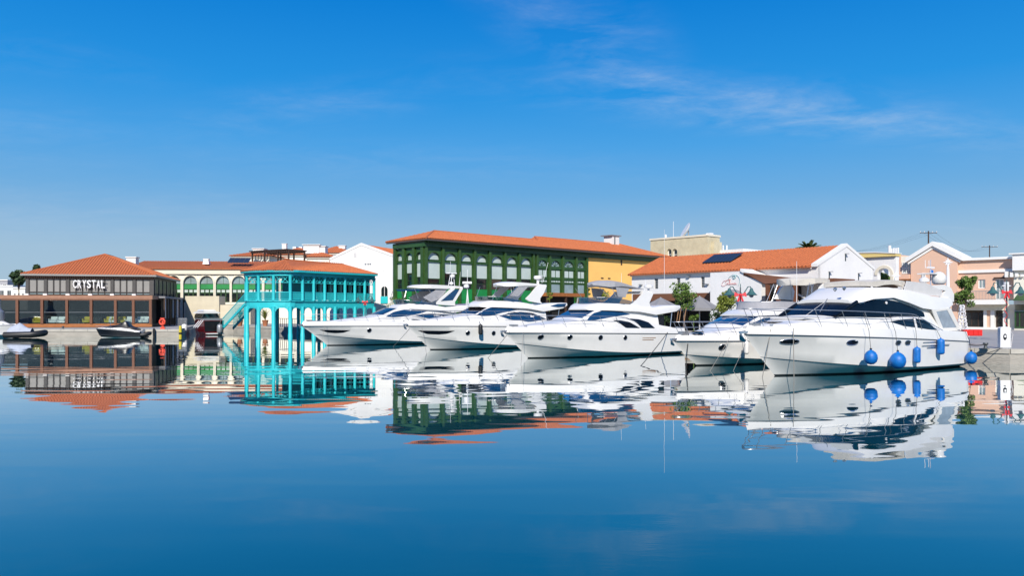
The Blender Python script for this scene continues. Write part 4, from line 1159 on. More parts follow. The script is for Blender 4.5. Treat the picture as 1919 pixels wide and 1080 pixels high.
# ================================================================ pink gabled house and shops
PK = Fac(1670, 97.3, 1990, 84.5, G)
t = PK.root('pink_house', 'pink harbour house with a white trimmed gable, balcony and ground floor shops', 'building')
w = PK.w; X = PK.x; Zq = PK.z
xg0, xg1, xgm = X(1710), X(1797), X(1752)
zl = Zq(489, 1800); zw = Zq(480, 1700)
MB().box(0, X(1687), .2, 8, 0, Zq(478, 1680)).build('side_wall', 'pink_wall', t)
MB().box(X(1687) + .001, xg0 - .001, .3, 8, 0, zw).build('link_wall', 'cream_wall', t)
zgl, zgp, zgr = Zq(484, 1711), Zq(460, 1752), Zq(486, 1797)
zgb = (zgl + zgr) / 2
m = MB(); m.prism([(xg0, 0), (xg1, 0), (xg1, zgb), (xgm, zgp), (xg0, zgb)], -.5, 2.4); m.build('gable_wall', 'pink_wall', t)
m = MB(); m.prism([(xg0 - .5, zgb - .35), (xgm, zgp - .1), (xg1 + .5, zgb - .35), (xg1 + .5, zgb + .15), (xgm, zgp + .42), (xg0 - .5, zgb + .15)], -.85, 2.6); m.build('gable_roof', 'white_trim', t)
m = MB(); m.prism([(xg0 - .3, zgb - .6), (xgm, zgp - .45), (xg1 + .3, zgb - .6), (xg1 + .3, zgb - .36), (xgm, zgp - .12), (xg0 - .3, zgb - .36)], -.62, -.501); m.build('gable_moulding', 'white_trim', t)
xw1 = X(1903)
# upper wing with openings
wz = lambda y: Zq(y, 1850)
ops = [(X(1833), X(1846.5), Zq(541, 1840), Zq(524, 1840), 0), (X(1865), X(1881), Zq(562, 1870), Zq(523, 1870), 0)]
zf1, zf2 = Zq(571, 1850), Zq(562, 1850)
m = MB(); wall_open(m, xg1 + .001, xw1, zf2, zl - .02, 0, .35, ops); m.build('upper_wall', 'pink_wall', t)
MB().box(xg1 + .002, xw1 - .002, .36, 8, zf2, zl - .05).build('core', 'pink_wall', t)
window(t, *ops[0][:4], .1, 'white_trim', 'pane_sky', nx=2, t=.1)
window(t, *ops[1][:4], .1, 'white_trim', 'pane_sky', nx=2, nz=3, t=.1, name='balcony_door')
MB().box(ops[1][0] - .1, ops[1][1] + .1, -.2, -.002, ops[1][3] + .02, ops[1][3] + .18).build('hood', 'dark_wood', t)
MB().box(xg1, xw1 + .1, -.35, 8, zl - .019, zl + .22).build('cornice', 'white_trim', t)
MB().box(xg1 + .4, xw1 + 3, 1.5, 8, zl + .221, Zq(481, 1850)).build('parapet', 'white_trim', t)
MB().box(xg1, xw1 - .2, -.18, -.002, Zq(511, 1850), Zq(505.5, 1850)).build('string_course', 'white_trim', t)
bx0, bx1 = X(1800), X(1890)
MB().box(bx0, bx1, -1.3, -.003, zf1, zf2 - .02).build('balcony', 'white_trim', t)
m = MB(); m.bar((bx0, -1.25, zf2 + .95), (bx1, -1.25, zf2 + .95), .06); m.bar((bx0, -1.25, zf2 + .1), (bx1, -1.25, zf2 + .1), .05)
n = 34
for k in range(n): x = bx0 + (bx1 - bx0) * k / (n - 1); m.bar((x, -1.25, zf2 - .02), (x, -1.25, zf2 + .95), .035)
m.build('balcony_railing', 'metal_grey', t)
MB().box(xg1 + .003, xw1 - .003, -.25, 8, Zq(582, 1850), zf1 - .002).build('fascia', 'cream_trim', t)
zs = Zq(582, 1850) - .002
MB().box(xg1 - 4, w, 1.5, 8, 0, zs).build('ground_wall', 'cream_wall', t)
for p0, p1, mm_ in ((1797, 1805, 'cream_wall'), (1843.5, 1849.5, 'white_trim'), (1849.6, 1856.5, 'pink_wall'), (1856.6, 1864, 'white_trim'), (1880, 1886, 'white_trim'), (1886.1, 1900, 'cream_wall')):
    MB().box(X(p0), X(p1), -.1 if mm_ == 'white_trim' else 0, .6, 0, zs).build('pillar', mm_, t)
for p0, p1, y0 in ((1807, 1843, 582), (1865, 1880, 584)):
    window(t, X(p0), X(p1), .25, Zq(y0 + 1, p0) - .1, .4, 'dark_wood', 'shop_dark', t=.08, nx=3 if p1 - p0 > 20 else 1, nz=1, name='shop_window')
MB().box(X(1800), X(1905), -.2, .3, -.0, .24).build('plinth', 'white_trim', t)
# windows of the left link and its pergola
window(t, X(1689), X(1709), Zq(513, 1698), Zq(491, 1698), .2, 'white_trim', 'pane_sky', nx=5, nz=2, t=.09)
MB().box(X(1688), X(1709), -.9, .29, Zq(523.5, 1698), Zq(515, 1698)).build('link_band', 'pink_wall', t)
MB().box(X(1682), X(1708), -1.6, .28, Zq(525.5, 1698), Zq(523.8, 1698)).build('awning', 'orange_wood', t)
window(t, X(1731), X(1738), Zq(530, 1735), Zq(512, 1735), -.6, 'white_trim', 'pane_sky', t=.1, nx=2)
# right hand corner shop
x0 = xw1 + .02
MB().box(x0, w, -.7, 8, Zq(571, 1910), Zq(508, 1910)).build('corner_wall', 'cream_wall', t)
MB().box(x0, w, -1.2, 8, Zq(507.8, 1910), Zq(478, 1910)).build('corner_parapet', 'white_trim', t)
MB().box(x0 - .3, w, -1.4, 8, Zq(477.8, 1910), Zq(475.5, 1910)).build('corner_coping', 'white_trim', t)
MB().box(x0, w, -.6, 0.5, 0, Zq(583, 1910)).build('corner_base', 'cream_wall', t)
window(t, X(1901.5, -.65), X(1930, -.65), .2, Zq(584, 1910), -.68, 'green_wood', 'shop_dark', nx=3, nz=1, t=.14, name='shop_window')
m = MB(); m.add([(X(1911), -.71, Zq(551, 1915)), (w, -.71, Zq(551, 1915)), (w, -2.0, Zq(563, 1915)), (X(1909), -2.0, Zq(563, 1915)), (X(1911), -.71, Zq(551, 1915) - .05), (w, -.71, Zq(551, 1915) - .05), (w, -2.0, Zq(563, 1915) - .05), (X(1909), -2.0, Zq(563, 1915) - .05)],
                [(0, 1, 2, 3), (4, 7, 6, 5), (0, 4, 5, 1), (1, 5, 6, 2), (2, 6, 7, 3), (3, 7, 4, 0)])
m.build('green_awning', 'green_wood', t)
for k in range(6):
    x = X(1888) + k * .5; MB().box(x, x + .28, -1.0, -.01, Zq(520, 1900), Zq(509, 1900) - k * .12).build('bracket', 'white_trim', t)
# ================================================================ far left background
def block(px0, px1, Y, ytop, label, wallm='white_wall', rows_=2, cols=4):
    f = Fac(px0, Y, px1, Y, G); t = f.root('distant_building', label, 'building')
    zt = f.z(ytop, px0)
    MB().box(0, f.w, 0, 8, 0, zt).build('wall', wallm, t)
    MB().box(-.2, f.w + .2, -.25, 8.2, zt + .002, zt + .3).build('parapet', 'white_trim', t)
    for r_ in range(rows_):
        for k in range(cols):
            a = f.w * (k + .2) / cols; b = f.w * (k + .8) / cols; z = zt - 3.0 - r_ * 3.1
            window(t, a, b, z, z + 2.0, -.05, 'white_trim', 'pane_dark', t=.1, nx=2)
        MB().box(0, f.w, -1.2, -.06, zt - 3.3 - r_ * 3.1, zt - 3.12 - r_ * 3.1).build('balcony', 'white_trim', t)
    return t
block(-30, 24, 210, 537, 'pale low building with balconies at the far left edge')
block(-40, 14, 250, 526, 'small distant building showing above the far left one', 'canvas_grey', 1, 5)
block(24, 47, 190, 541, 'low pale building just left of the CRYSTAL restaurant', 'cream_wall', 2, 3)
# ================================================================ trees and plants
def leaves(mb, c, rad, n, size, flat=.8):
    for i in range(n):
        while True:
            p = Vector((random.uniform(-1, 1), random.uniform(-1, 1), random.uniform(-1, 1)))
            if .35 < p.length < 1: break
        p = Vector(c) + Vector((p.x * rad, p.y * rad, p.z * rad * flat))
        a = Vector((random.gauss(0, 1), random.gauss(0, 1), random.gauss(0, 1))).normalized(); b = a.orthogonal().normalized()
        s = size * random.uniform(.6, 1.4); cc = a.cross(b)
        mb.add([p - b * s, p - cc * s * .45 + a * s * .1, p + b * s, p + cc * s * .45], [(0, 1, 2, 3)])
def tree(name, label, px, Y, zc_px, w_px, h_px, leafm, n=14, dens=90, size=.10, base=None, gap=.55, pot=None):
    x = gx(px, Y); s = Y / FPX
    t = thing(name, label, 'tree', (x, Y, G if base is None else base))
    zc = gz(zc_px, Y) - t.location.z; rw = w_px * s / 2; rh = h_px * s / 2
    cl = []
    for i in range(n):
        an = i * 2.4; r = rw * (.25 + .62 * random.random()); z = zc + rh * random.uniform(-.75, .75)
        rr = r * (1 - .35 * abs(z - zc) / rh)
        cl.append(Vector((rr * math.cos(an), rr * math.sin(an), z)))
    cl.append(Vector((0, 0, zc + rh * .7)))
    m = MB(); top = Vector((0, 0, zc - rh * .35))
    m.tube([(0, 0, -.05), (.05, .02, top.z * .5), top], .10, 7, r2=.05)
    for c_ in cl: m.tube([top * .75, (top + c_) / 2 + Vector((0, 0, -.1)), c_], .035, 4, r2=.01)
    m.build('trunk', 'bark', t, smooth=60)
    m = MB()
    for c_ in cl: leaves(m, c_, rw * gap * random.uniform(.55, .9), dens, size)
    m.build('crown', leafm, t)
    return t
tree('young_tree', 'sparse young tree in front of the hall windows, left of the grey umbrella', 1281, 64, 557, 50, 56, 'leaf', 16, 80, .11)
tree('young_tree', 'round bushy yellow green tree left of the red bowed lamp under the sign', 1362, 60, 566, 42, 36, 'leaf_olive', 16, 110, .10, gap=.6)
tree('young_tree', 'clumpy pine like young tree behind the stern of the nearest yacht', 1808, 60, 546, 52, 64, 'leaf', 17, 170, .085, gap=.40)
tree('pine_tree', 'dark tree behind the left corner of the CRYSTAL restaurant', 35, 120, 521, 27, 28, 'leaf_dark', 14, 90, .28, gap=.55)
tree('pine_tree', 'small dark tree top showing over the red roof of the CRYSTAL restaurant', 68, 150, 502, 14, 9, 'leaf_dark', 8, 60, .3)
def shrub(name, label, px, Y, py, w_px, h_px, leafm, n=8, dens=60, size=.12, base=G, cat='shrub'):
    x = gx(px, Y); s = Y / FPX; m = MB(); zc = gz(py, Y)
    for i in range(n):
        leaves(m, (random.uniform(-1, 1) * w_px * s * .35, random.uniform(-.5, .5) * w_px * s * .35, zc - base + random.uniform(-.6, .6) * h_px * s * .4), w_px * s * .22, dens, size)
    m.tube([(0, 0, 0), (0, 0, zc - base)], .03, 5)
    return solo(m, name, leafm, label, cat, loc=(x, Y, base))
shrub('flower_bush', 'pale flowering bush between the white gable house and the green hall', 738, 84, 571, 28, 22, 'flower', 8, 50, .1)
shrub('bush', 'green bush behind the pale flowers left of the green hall', 742, 86, 565, 26, 20, 'leaf', 7, 60, .12)
shrub('climber', 'yellow green climbing plant at the foot of the ochre wall', 1130, 88, 554, 42, 16, 'leaf_olive', 10, 60, .1)
shrub('climber', 'green plant at the left end of the timber canopy', 1030, 86, 556, 12, 22, 'leaf_olive', 5, 60, .1)
shrub('climber', 'green plant at the right end of the timber canopy beside the ochre wall', 1101, 90, 548, 10, 26, 'leaf', 5, 60, .1)
shrub('hedge', 'dark green planting in the shade left of the umbrella pole', 1246, 66, 597, 30, 16, 'leaf_dark', 8, 70, .1)
shrub('hedge', 'dark green planting behind the windscreen of the fourth yacht', 1355, 63, 592, 60, 22, 'leaf_dark', 12, 70, .1)
shrub('hedge', 'green potted plants right of the umbrella pole', 1300, 65, 595, 20, 14, 'leaf', 6, 60, .09)
shrub('arch_foliage', 'green trees seen through the white arch', 1650, 84.2, 526, 40, 44, 'leaf', 22, 90, .14)
# palm behind the hall
t = thing('palm_tree', 'palm crown showing over the red roof of the white hall', 'palm', (gx(1516, 100), 100, G))
zc = gz(466, 100) - G
MB().tube([(0, 0, 0), (.1, 0, zc * .5), (0, 0, zc)], .3, 8, r2=.18).build('trunk', 'bark', t)
for k in range(26):
    an = k * 2.4; el = R(70) - R(75) * (k / 26); Ln = 1.5 + .3 * random.random()
    m = MB(); pts_ = []
    for i in range(7):
        u = i / 6; r_ = Ln * u * math.cos(el) + 0.02; z = Ln * u * math.sin(el) - .5 * u * u
        pts_.append(Vector((r_ * math.cos(an), r_ * math.sin(an), zc + z)))
    sd_ = Vector((-math.sin(an), math.cos(an), 0))
    for i in range(6):
        p, q = pts_[i], pts_[i + 1]; wd = .30 * math.sin(math.pi * (i + 1) / 7.5)
        for s_ in (-1, 1):
            m.add([p, q, q + sd_ * s_ * wd - Vector((0, 0, wd * .5)), p + sd_ * s_ * wd * .8 - Vector((0, 0, wd * .5))], [(0, 1, 2, 3)])
    m.build('frond', 'palm_leaf', t)
# potted palms under the pavilion
for px, Y, l in ((449.5, 106.5, 'tall green potted plant on the quay left of the pavilion stilts'), (497, 106.5, 'tall green potted plant seen between the second and third stilts')):
    x = gx(px, Y); t = thing('potted_plant', l, 'potted plant', (x, Y, G), 0, 'potted plants by the pavilion')
    MB().lathe([(.28, 0), (.42, .75), (.46, .8), (.40, .82)], n=10).build('pot', 'terracotta_pot', t, smooth=50)
    m = MB(); 
    for k in range(60):
        an = random.random() * 6.28; el = random.uniform(.6, 1.5); Ln = random.uniform(.6, 1.5)
        p = Vector((0, 0, .8 + random.random() * .7)); q = p + Vector((math.cos(an) * math.cos(el), math.sin(an) * math.cos(el), math.sin(el))) * Ln
        sd_ = Vector((-math.sin(an), math.cos(an), 0)) * .07
        m.add([p - sd_, p + sd_, q + sd_ * .3, q - sd_ * .3], [(0, 1, 2, 3)])
    m.build('foliage', 'leaf_olive', t)
# ================================================================ street lamps
def lamp(px, Y, y_top, label, bow=True, k=1.0, ang=0.0, base_py=None):
    t = thing('street_lamp', label, 'street lamp', (gx(px, Y), Y, G), ang, 'twin armed street lamps')
    h = gz(y_top, Y) - G
    MB().lathe([(.16, 0), (.16, .35), (.09, .5), (.07, .9), (.05, h * .75), (.04, h)], n=10).build('post', 'lamp_iron', t, smooth=40)
    for s in (-1, 1):
        m = MB(); hh = h - .55 * k
        pts_ = [(0, 0, hh - .15), (s * .25 * k, 0, hh - .1), (s * .5 * k, 0, hh + .25 * k), (s * .72 * k, 0, hh + .62 * k), (s * .95 * k, 0, hh + .62 * k), (s * 1.05 * k, 0, hh + .35 * k)]
        m.tube(pts_, .035, 6); m.build('arm', 'lamp_green', t, smooth=60)
        cx_ = s * 1.05 * k
        sh = MB().lathe([(.04, .36), (.10, .30), (.16, .12), (.36, -.10), (.42, -.14), (.40, -.16)], (cx_, 0, hh), 14).build('lamp_shade', 'lamp_green', t, smooth=50)
        MB().ball((cx_, 0, hh - .16), .17, 10, 6).build('globe', 'vinyl', sh, smooth=60)
    MB().tube([(0, 0, h - .1), (0, 0, h + .25)], .03, 6).build('finial', 'lamp_green', t)
    return t, h
def bow(px, Y, zpx, label, sc=1.0, tail=1.2, front=.12, garland=False):
    t = thing('ribbon_bow', label, 'bow', (gx(px, Y - front), Y - front, gz(zpx, Y - front)), 0)
    for s in (-1, 1):
        m = MB(); m.add([(0, 0, 0), (s * .34 * sc, .05, .18 * sc), (s * .38 * sc, -.05, -.12 * sc), (s * .05, .06, .02), (s * .3 * sc, .16, .14 * sc), (s * .33 * sc, .1, -.1 * sc)], [(0, 1, 2), (3, 5, 4), (0, 3, 4, 1), (1, 4, 5, 2), (2, 5, 3, 0)])
        m.build('loop', 'red_ribbon', t)
        MB().add([(0, -.02, 0), (s * .07 * sc, -.02, 0), (s * .22 * sc, -.02, -.4 * sc), (s * .08 * sc, -.02, -.42 * sc), (0, .0, 0), (s * .07 * sc, .0, 0), (s * .22 * sc, .0, -.4 * sc), (s * .08 * sc, .0, -.42 * sc)], [(0, 1, 2, 3), (7, 6, 5, 4), (0, 4, 5, 1), (1, 5, 6, 2), (2, 6, 7, 3), (3, 7, 4, 0)]).build('tail', 'red_ribbon', t)
    MB().ball((0, 0, 0), .09 * sc, 8, 6).build('knot', 'red_ribbon', t)
    if garland:
        m = MB(); m.tube([(.1 * math.cos(k * .9), .1 * math.sin(k * .9) + .12, -.15 - k * .11) for k in range(22)], .024, 5); m.build('garland', 'red_ribbon', t)
    return t
lamp(1886.5, 57.0, 532, 'tall green twin armed street lamp behind the white power pedestal', ang=R(5), k=1.0)
bow(1887, 56.8, 548, 'red bow with a garland on the lamp post by the power pedestal', 1.0, garland=True)
lamp(1387.5, 56.5, 539, 'green twin armed street lamp with a big red bow in front of the sign wall', ang=R(-8), k=.72)
bow(1387.5, 56.3, 553, 'large red bow on the lamp in front of the sign wall', 1.15, garland=True)
lamp(684, 92, 556, 'distant street lamp with a small red bow in front of the pavilion end', ang=R(-10), k=.8)
bow(684, 91.7, 566, 'small red bow on the distant lamp in front of the pavilion', .9)
# ================================================================ festive light figures
def star(px, py, Y, rpx, label, pole_to=None):
    s = Y / FPX; r = rpx * s
    t = thing('light_star', label, 'decoration', (gx(px, Y), Y, gz(py, Y)), 0)
    for k in range(8):
        a = math.pi * k / 4; L_ = r * (1 if k % 2 == 0 else .72)
        MB().tube([(0, 0, 0), (L_ * .5 * math.cos(a), .02, L_ * .5 * math.sin(a)), (L_ * math.cos(a), 0, L_ * math.sin(a))], .10 * r + .05, 5, r2=.02).build('ray', 'white_paint', t)
    MB().ball((0, 0, 0), r * .28, 10, 6).build('core', 'white_paint', t)
    if pole_to:
        zb_ = gz(pole_to, Y) - t.location.z
        MB().lathe([(.13, zb_), (.17, zb_ + 1.2), (.10, -r * 1.5), (.05, -r * .2)], n=8).build('pole', 'white_paint', t)
star(1776.5, 492, 62, 9, 'white star on a tall white pole behind the radar dome', 610)
star(1886, 536, 57.6, 9, 'white star standing behind the top of the right hand street lamp', 560)
star(1679, 517, 75, 9, 'white star decoration right of the white arch', 545)
# white lattice figure in the red planter
Y = 53; s = Y / FPX
t = thing('lattice_figure', 'white openwork festive figure of linked rings standing on the quay by the red planter', 'decoration', (gx(1803, Y), Y, G))
H_ = gz(570, Y) - G
for i in range(11):
    z = .15 + i * H_ / 11.5; rr = .42 * (1 - i / 13)
    n = max(3, int(7 * (1 - i / 14)))
    for k in range(n):
        a = 2 * math.pi * (k + .5 * (i % 2)) / n; c_ = Vector((rr * math.cos(a), rr * math.sin(a), z))
        tg = Vector((-math.sin(a), math.cos(a), 0)); q = .115
        m = MB(); m.tube([c_ + tg * q * math.cos(b) + Vector((0, 0, q * math.sin(b))) for b in [2 * math.pi * j / 8 for j in range(9)]], .028, 4, caps=False)
        m.build('ring', 'white_paint', t)
MB().lathe([(.45, 0), (.45, .12)], n=12).build('base', 'white_paint', t)
Y = 51.5
o = MB(); t = thing('red_planter', 'long red box on the quay behind the nearest yacht stern', 'planter', (gx(1806, Y), Y, G + .0))
Lp = gx(1841, Y) - gx(1806, Y)
hp = gz(618.5, Y) - gz(630, Y)
zb_ = max(0, gz(630, Y) - G)
MB().box(0, Lp, 0, .55, zb_, zb_ + hp).build('box', 'red_paint', t)
for k in range(4): MB().box(k * Lp / 4 + .02, (k + 1) * Lp / 4 - .02, -.03, -.002, zb_ + .04, zb_ + hp - .04).build('panel', 'red_paint', t)
# ================================================================ service pedestals, buoy, bollards, fence
Y = 45.9
def pedestal(px, label):
    t = thing('power_pedestal', label, 'pedestal', (gx(px, Y), Y, G), R(-6))
    h = gz(613, Y) - G
    MB().box(-.32, .32, -.2, .2, .0, .06).build('foot', 'metal_grey', t)
    m = MB(); m.prism([(-.27, .06), (.27, .06), (.27, h - .08), (.2, h), (-.2, h), (-.27, h - .08)], -.17, .17); m.build('body', 'white_paint', t)
    b = MB().lathe([(.11, 0), (.11, .03)], n=14).build('emblem', 'black', t); b.location = (-.03, -.172, h * .55); b.rotation_euler = (R(90), 0, 0); b.scale = (.9, 1.6, 1)
    b2 = MB().box(-.05, .05, -.01, .01, -.06, .06).build('lettering', 'white_paint', t, loc=(-.03, -.208, h * .57))
    MB().box(-.045, -.01, -.18, -.171, h * .36, h * .42).build('lettering', 'black', t)
    for z in (.5, .75, 1.0):
        MB().box(.271, .36, -.1, .06, z - .06, z + .06).build('socket', 'metal_grey', t)
    m = MB(); m.tube([(.3, -.1, 1.0), (.42, -.12, .8), (.36, -.12, .4), (.3, -.15, .06)], .02, 5); m.build('cable', 'canvas_light', t)
pedestal(1881.5, 'white power pedestal with a black emblem on the quay at right')
t = thing('life_ring_stand', 'orange red life ring on its stand at the end of the left quay', 'life ring', (gx(304.5, 90.6), 90.6, G))
pts_ = [(.30 * math.cos(a), -.06, .82 + .30 * math.sin(a)) for a in [2 * math.pi * k / 18 for k in range(19)]]
MB().tube(pts_, .10, 8, caps=False).build('ring', 'buoy_red', t, smooth=60)
MB().box(-.10, .10, .02, .16, .0, 1.22).build('housing', 'buoy_red', t)
MB().box(-.26, .26, -.02, .2, 1.221, 1.28).build('cap', 'buoy_red', t)
MB().box(-.24, .24, .0, .18, .001, .22).build('foot', 'buoy_red', t)
# galvanised fence and yellow post at the quay corner
Y = 96.5; t = thing('metal_fence', 'grey metal railing at the quay corner left of the red motorboat', 'fence', (gx(334, Y), Y, G))
Lf = gx(350, Y) - gx(334, Y)
m = MB(); m.bar((0, 0, 1.15), (Lf, 0, 1.15), .06); m.bar((0, 0, .2), (Lf, 0, .2), .05); m.build('rail', 'metal_grey', t)
for k in range(9): MB().bar((k * Lf / 8, 0, .0), (k * Lf / 8, 0, 1.15), .05).build('bar', 'metal_grey', t)
for k, (px, Y, l) in enumerate(((338, 89.7, 'yellow mooring post at the corner of the left quay'),)):
    t = thing('mooring_post', l, 'mooring post', (gx(px, Y), Y, 0))
    MB().lathe([(.16, -1), (.16, 1.15), (.12, 1.25)], n=10).build('pile', 'yellow_paint', t)
    MB().lathe([(.18, .3), (.18, .5)], n=10).build('band', 'black', t)
# railing seen under the pavilion
Y = 103.5; t = thing('quay_railing', 'dark railing on the quay behind the pavilion stilts', 'railing', (gx(527, Y), Y - 2, G), R(-45))
m = MB(); m.bar((0, 0, 1.1), (5.5, 0, 1.1), .06); m.build('rail', 'lamp_iron', t)
for k in range(12): MB().bar((k * .5, 0, 0), (k * .5, 0, 1.1), .05).build('bar', 'lamp_iron', t)
def bollard(x, y, l):
    t = thing('bollard', l, 'bollard', (x, y, G), 0, 'mooring bollards')
    MB().lathe([(.13, .015), (.09, .08), (.08, .2), (.15, .28), (.13, .34)], n=10).build('post', 'lamp_iron', t, smooth=40)
    MB().lathe([(.2, 0), (.2, .03)], n=10).build('plate', 'lamp_iron', t)
bollard(gx(1847, 45.6), 45.6, 'dark mooring bollard at the quay edge left of the power pedestal')
bollard(gx(118, 90.5), 90.5, 'small mooring bollard in front of the third bay of the glazed terrace')
# ================================================================ utility poles and wires
def upole(px, Y, yt, wpx, label):
    t = thing('utility_pole', label, 'utility pole', (gx(px, Y), Y, G), 0, 'utility poles')
    h = gz(yt, Y) - G; s = Y / FPX
    MB().tube([(0, 0, 0), (0, 0, h)], .16, 7, r2=.12).build('pole', 'dark_wood', t)
    MB().bar((-wpx / 2 * s, 0, h - .35), (wpx / 2 * s, 0, h - .35), .12).build('cross_arm', 'dark_wood', t)
    for k in (-1, -.5, .5, 1): MB().lathe([(.08, 0), (.05, .25)], (k * wpx / 2 * s * .95, 0, h - .28), 6).build('insulator', 'canvas_light', t)
    return Vector((gx(px, Y), Y, gz(yt, Y)))
a = upole(1740, 150, 433, 32, 'wooden utility pole rising behind the pink gable')
b = upole(1854.5, 190, 460, 30, 'wooden utility pole behind the right part of the pink house')
m = MB()
far = Vector((gx(1540, 260), 260, gz(463, 260)))
for dx_ in (-1, 0, 1.2):
    for p, q in ((a, far), (a, b)):
        P = [p.lerp(q, k / 10) + Vector((dx_, 0, -.3 - 2.2 * math.sin(math.pi * k / 10))) for k in range(11)]
        m.tube(P, .014, 3)
solo(m, 'overhead_wires', 'lamp_iron', 'thin overhead wires strung between the utility poles', 'wires')
# ================================================================ BOATS
def interp(pts, x):
    pts = sorted(pts)
    if x <= pts[0][0]: return pts[0][1]
    for (a, b), (c_, d) in zip(pts[:-1], pts[1:]):
        if x <= c_: return b + (d - b) * (x - a) / max(1e-6, c_ - a)
    return pts[-1][1]
class Surf:
    """rows (bottom to top, outside to centre) of (s, l, z); l is the distance out from the centreline"""
    def __init__(s, rows): s.rows = rows
    def sec(s, x):
        o = []
        for r in s.rows:
            if x <= r[0][0]: o.append((r[0][1], r[0][2])); continue
            if x >= r[-1][0]: o.append((r[-1][1], r[-1][2])); continue
            for a, b in zip(r[:-1], r[1:]):
                if a[0] <= x <= b[0] and b[0] > a[0]:
                    u = (x - a[0]) / (b[0] - a[0]); o.append((a[1] + (b[1] - a[1]) * u, a[2] + (b[2] - a[2]) * u)); break
        return o
    def L(s, x, z):
        p = s.sec(x)
        for (l0, z0), (l1, z1) in zip(p[:-1], p[1:]):
            if z0 <= z <= z1 and z1 > z0: return l0 + (l1 - l0) * (z - z0) / (z1 - z0)
        return p[0][0] if z < p[0][1] else p[min(2, len(p) - 1)][0]
    def T(s, x, l):
        p = s.sec(x)
        for (l0, z0), (l1, z1) in reversed(list(zip(p[:-1], p[1:]))):
            if min(l0, l1) - 1e-6 <= abs(l) <= max(l0, l1) + 1e-6 and abs(l0 - l1) > 1e-6: return z0 + (z1 - z0) * (l0 - abs(l)) / (l0 - l1)
        return p[-1][1]
def side_mesh(mb, rows, mis=None):
    for sg in (1, -1):
        for i in range(len(rows) - 1):
            a, b = rows[i], rows[i + 1]
            mb.grid([[(s, -sg * l, z) for s, l, z in a], [(s, -sg * l, z) for s, l, z in b]], mi=0 if mis is None else mis[i])
def shell(root, name, st, m, closed_bottom=False, n=26, smooth=38):
    """st: (s, zb, wb, zs, ws, crown) stations"""
    st = sorted(st); S = []
    for a, b in zip(st[:-1], st[1:]):
        k = max(1, int(round((b[0] - a[0]) / ((st[-1][0] - st[0][0]) / n))))
        for i in range(k):
            u = i / k; S.append(tuple(a[j] + (b[j] - a[j]) * u for j in range(6)))
    S.append(st[-1])
    rows = [[] for _ in range(8)]
    for s, zb, wb, zs, ws, cr in S:
        h = zs - zb; r = min(.09, h * .4 + .001)
        P = [(wb, zb), (wb + (ws - wb) * .5 + .015, zb + h * .5), (ws + .008, zs - r), (ws - r * .3, zs - r * .25), (ws - r * 1.1, zs + cr * .08), (ws * .62, zs + cr * .7), (ws * .3, zs + cr * .93), (0, zs + cr)]
        for k in range(8): rows[k].append((s, P[k][0], P[k][1]))
    mb = MB(); side_mesh(mb, rows)
    for e in (0, -1):
        ring = [(rows[k][e][0], -rows[k][e][1], rows[k][e][2]) for k in range(8)] + [(rows[k][e][0], rows[k][e][1], rows[k][e][2]) for k in range(6, -1, -1)]
        mb.add(ring, [tuple(range(len(ring)))])
    mb.grid([[(s, -l, z) for s, l, z in rows[0]], [(s, l, z) for s, l, z in rows[0]]])
    o = mb.build(name, m, root)
    me = o.data; bm = bmesh.new(); bm.from_mesh(me); bmesh.ops.remove_doubles(bm, verts=bm.verts, dist=.0008); bmesh.ops.recalc_face_normals(bm, faces=bm.faces); bm.to_mesh(me); bm.free()
    me.shade_smooth(); me.set_sharp_from_angle(angle=R(smooth))
    return o, Surf(rows)
def patch(root, name, surf, top, bot, m, off=.014, both=True, N=22, M=4, th=.03, parent=None):
    """glass or trim panel that follows a side surface between an upper and a lower edge"""
    s0 = max(min(p[0] for p in top), min(p[0] for p in bot)); s1 = min(max(p[0] for p in top), max(p[0] for p in bot))
    for sg in ((1, -1) if both else (1,)):
        f = []; b = []
        for i in range(N + 1):
            s = s0 + (s1 - s0) * (1 - math.cos(math.pi * i / N)) / 2
            zt, zb = interp(top, s), interp(bot, s)
            if zt < zb + .002: zt = zb + .002
            f.append([(s, -sg * (surf.L(s, zb + (zt - zb) * j / M) + off), zb + (zt - zb) * j / M) for j in range(M + 1)])
            b.append([(x, y - (-sg) * th, z) for x, y, z in f[-1]])
        mb = MB(); mb.grid(f); mb.grid(b)
        for R_ in (0, -1): mb.grid([[r[R_] for r in f], [r[R_] for r in b]])
        mb.grid([f[0], b[0]]); mb.grid([f[-1], b[-1]])
        mb.build(name, m, parent or root, smooth=40)
def top_patch(root, name, surf, s0, s1, w0, w1, m, off=.014, bow=0.0, splits=1, N=14, M=8, th=.025):
    """windscreen on the raked front of a shell; s from s0 (low edge) to s1 (high edge), half widths w0, w1"""
    for q in range(splits):
        u0, u1 = -1 + 2 * q / splits + (.02 if q else 0), -1 + 2 * (q + 1) / splits - (.02 if q < splits - 1 else 0)
        f = []; b = []
        for i in range(M + 1):
            v = i / M; w = w0 + (w1 - w0) * v; r = []
            for j in range(N + 1):
                u = u0 + (u1 - u0) * j / N; l = u * w; s = s0 + (s1 - s0) * v + bow * (u * u)
                r.append((s, -l, surf.T(s, l) + off))
            f.append(r); b.append([(x, y, z - th) for x, y, z in r])
        mb = MB(); mb.grid(f); mb.grid(b)
        for R_ in (0, -1): mb.grid([[r[R_] for r in f], [r[R_] for r in b]])
        mb.grid([f[0], b[0]]); mb.grid([f[-1], b[-1]])
        mb.build(name, m, root, smooth=40)
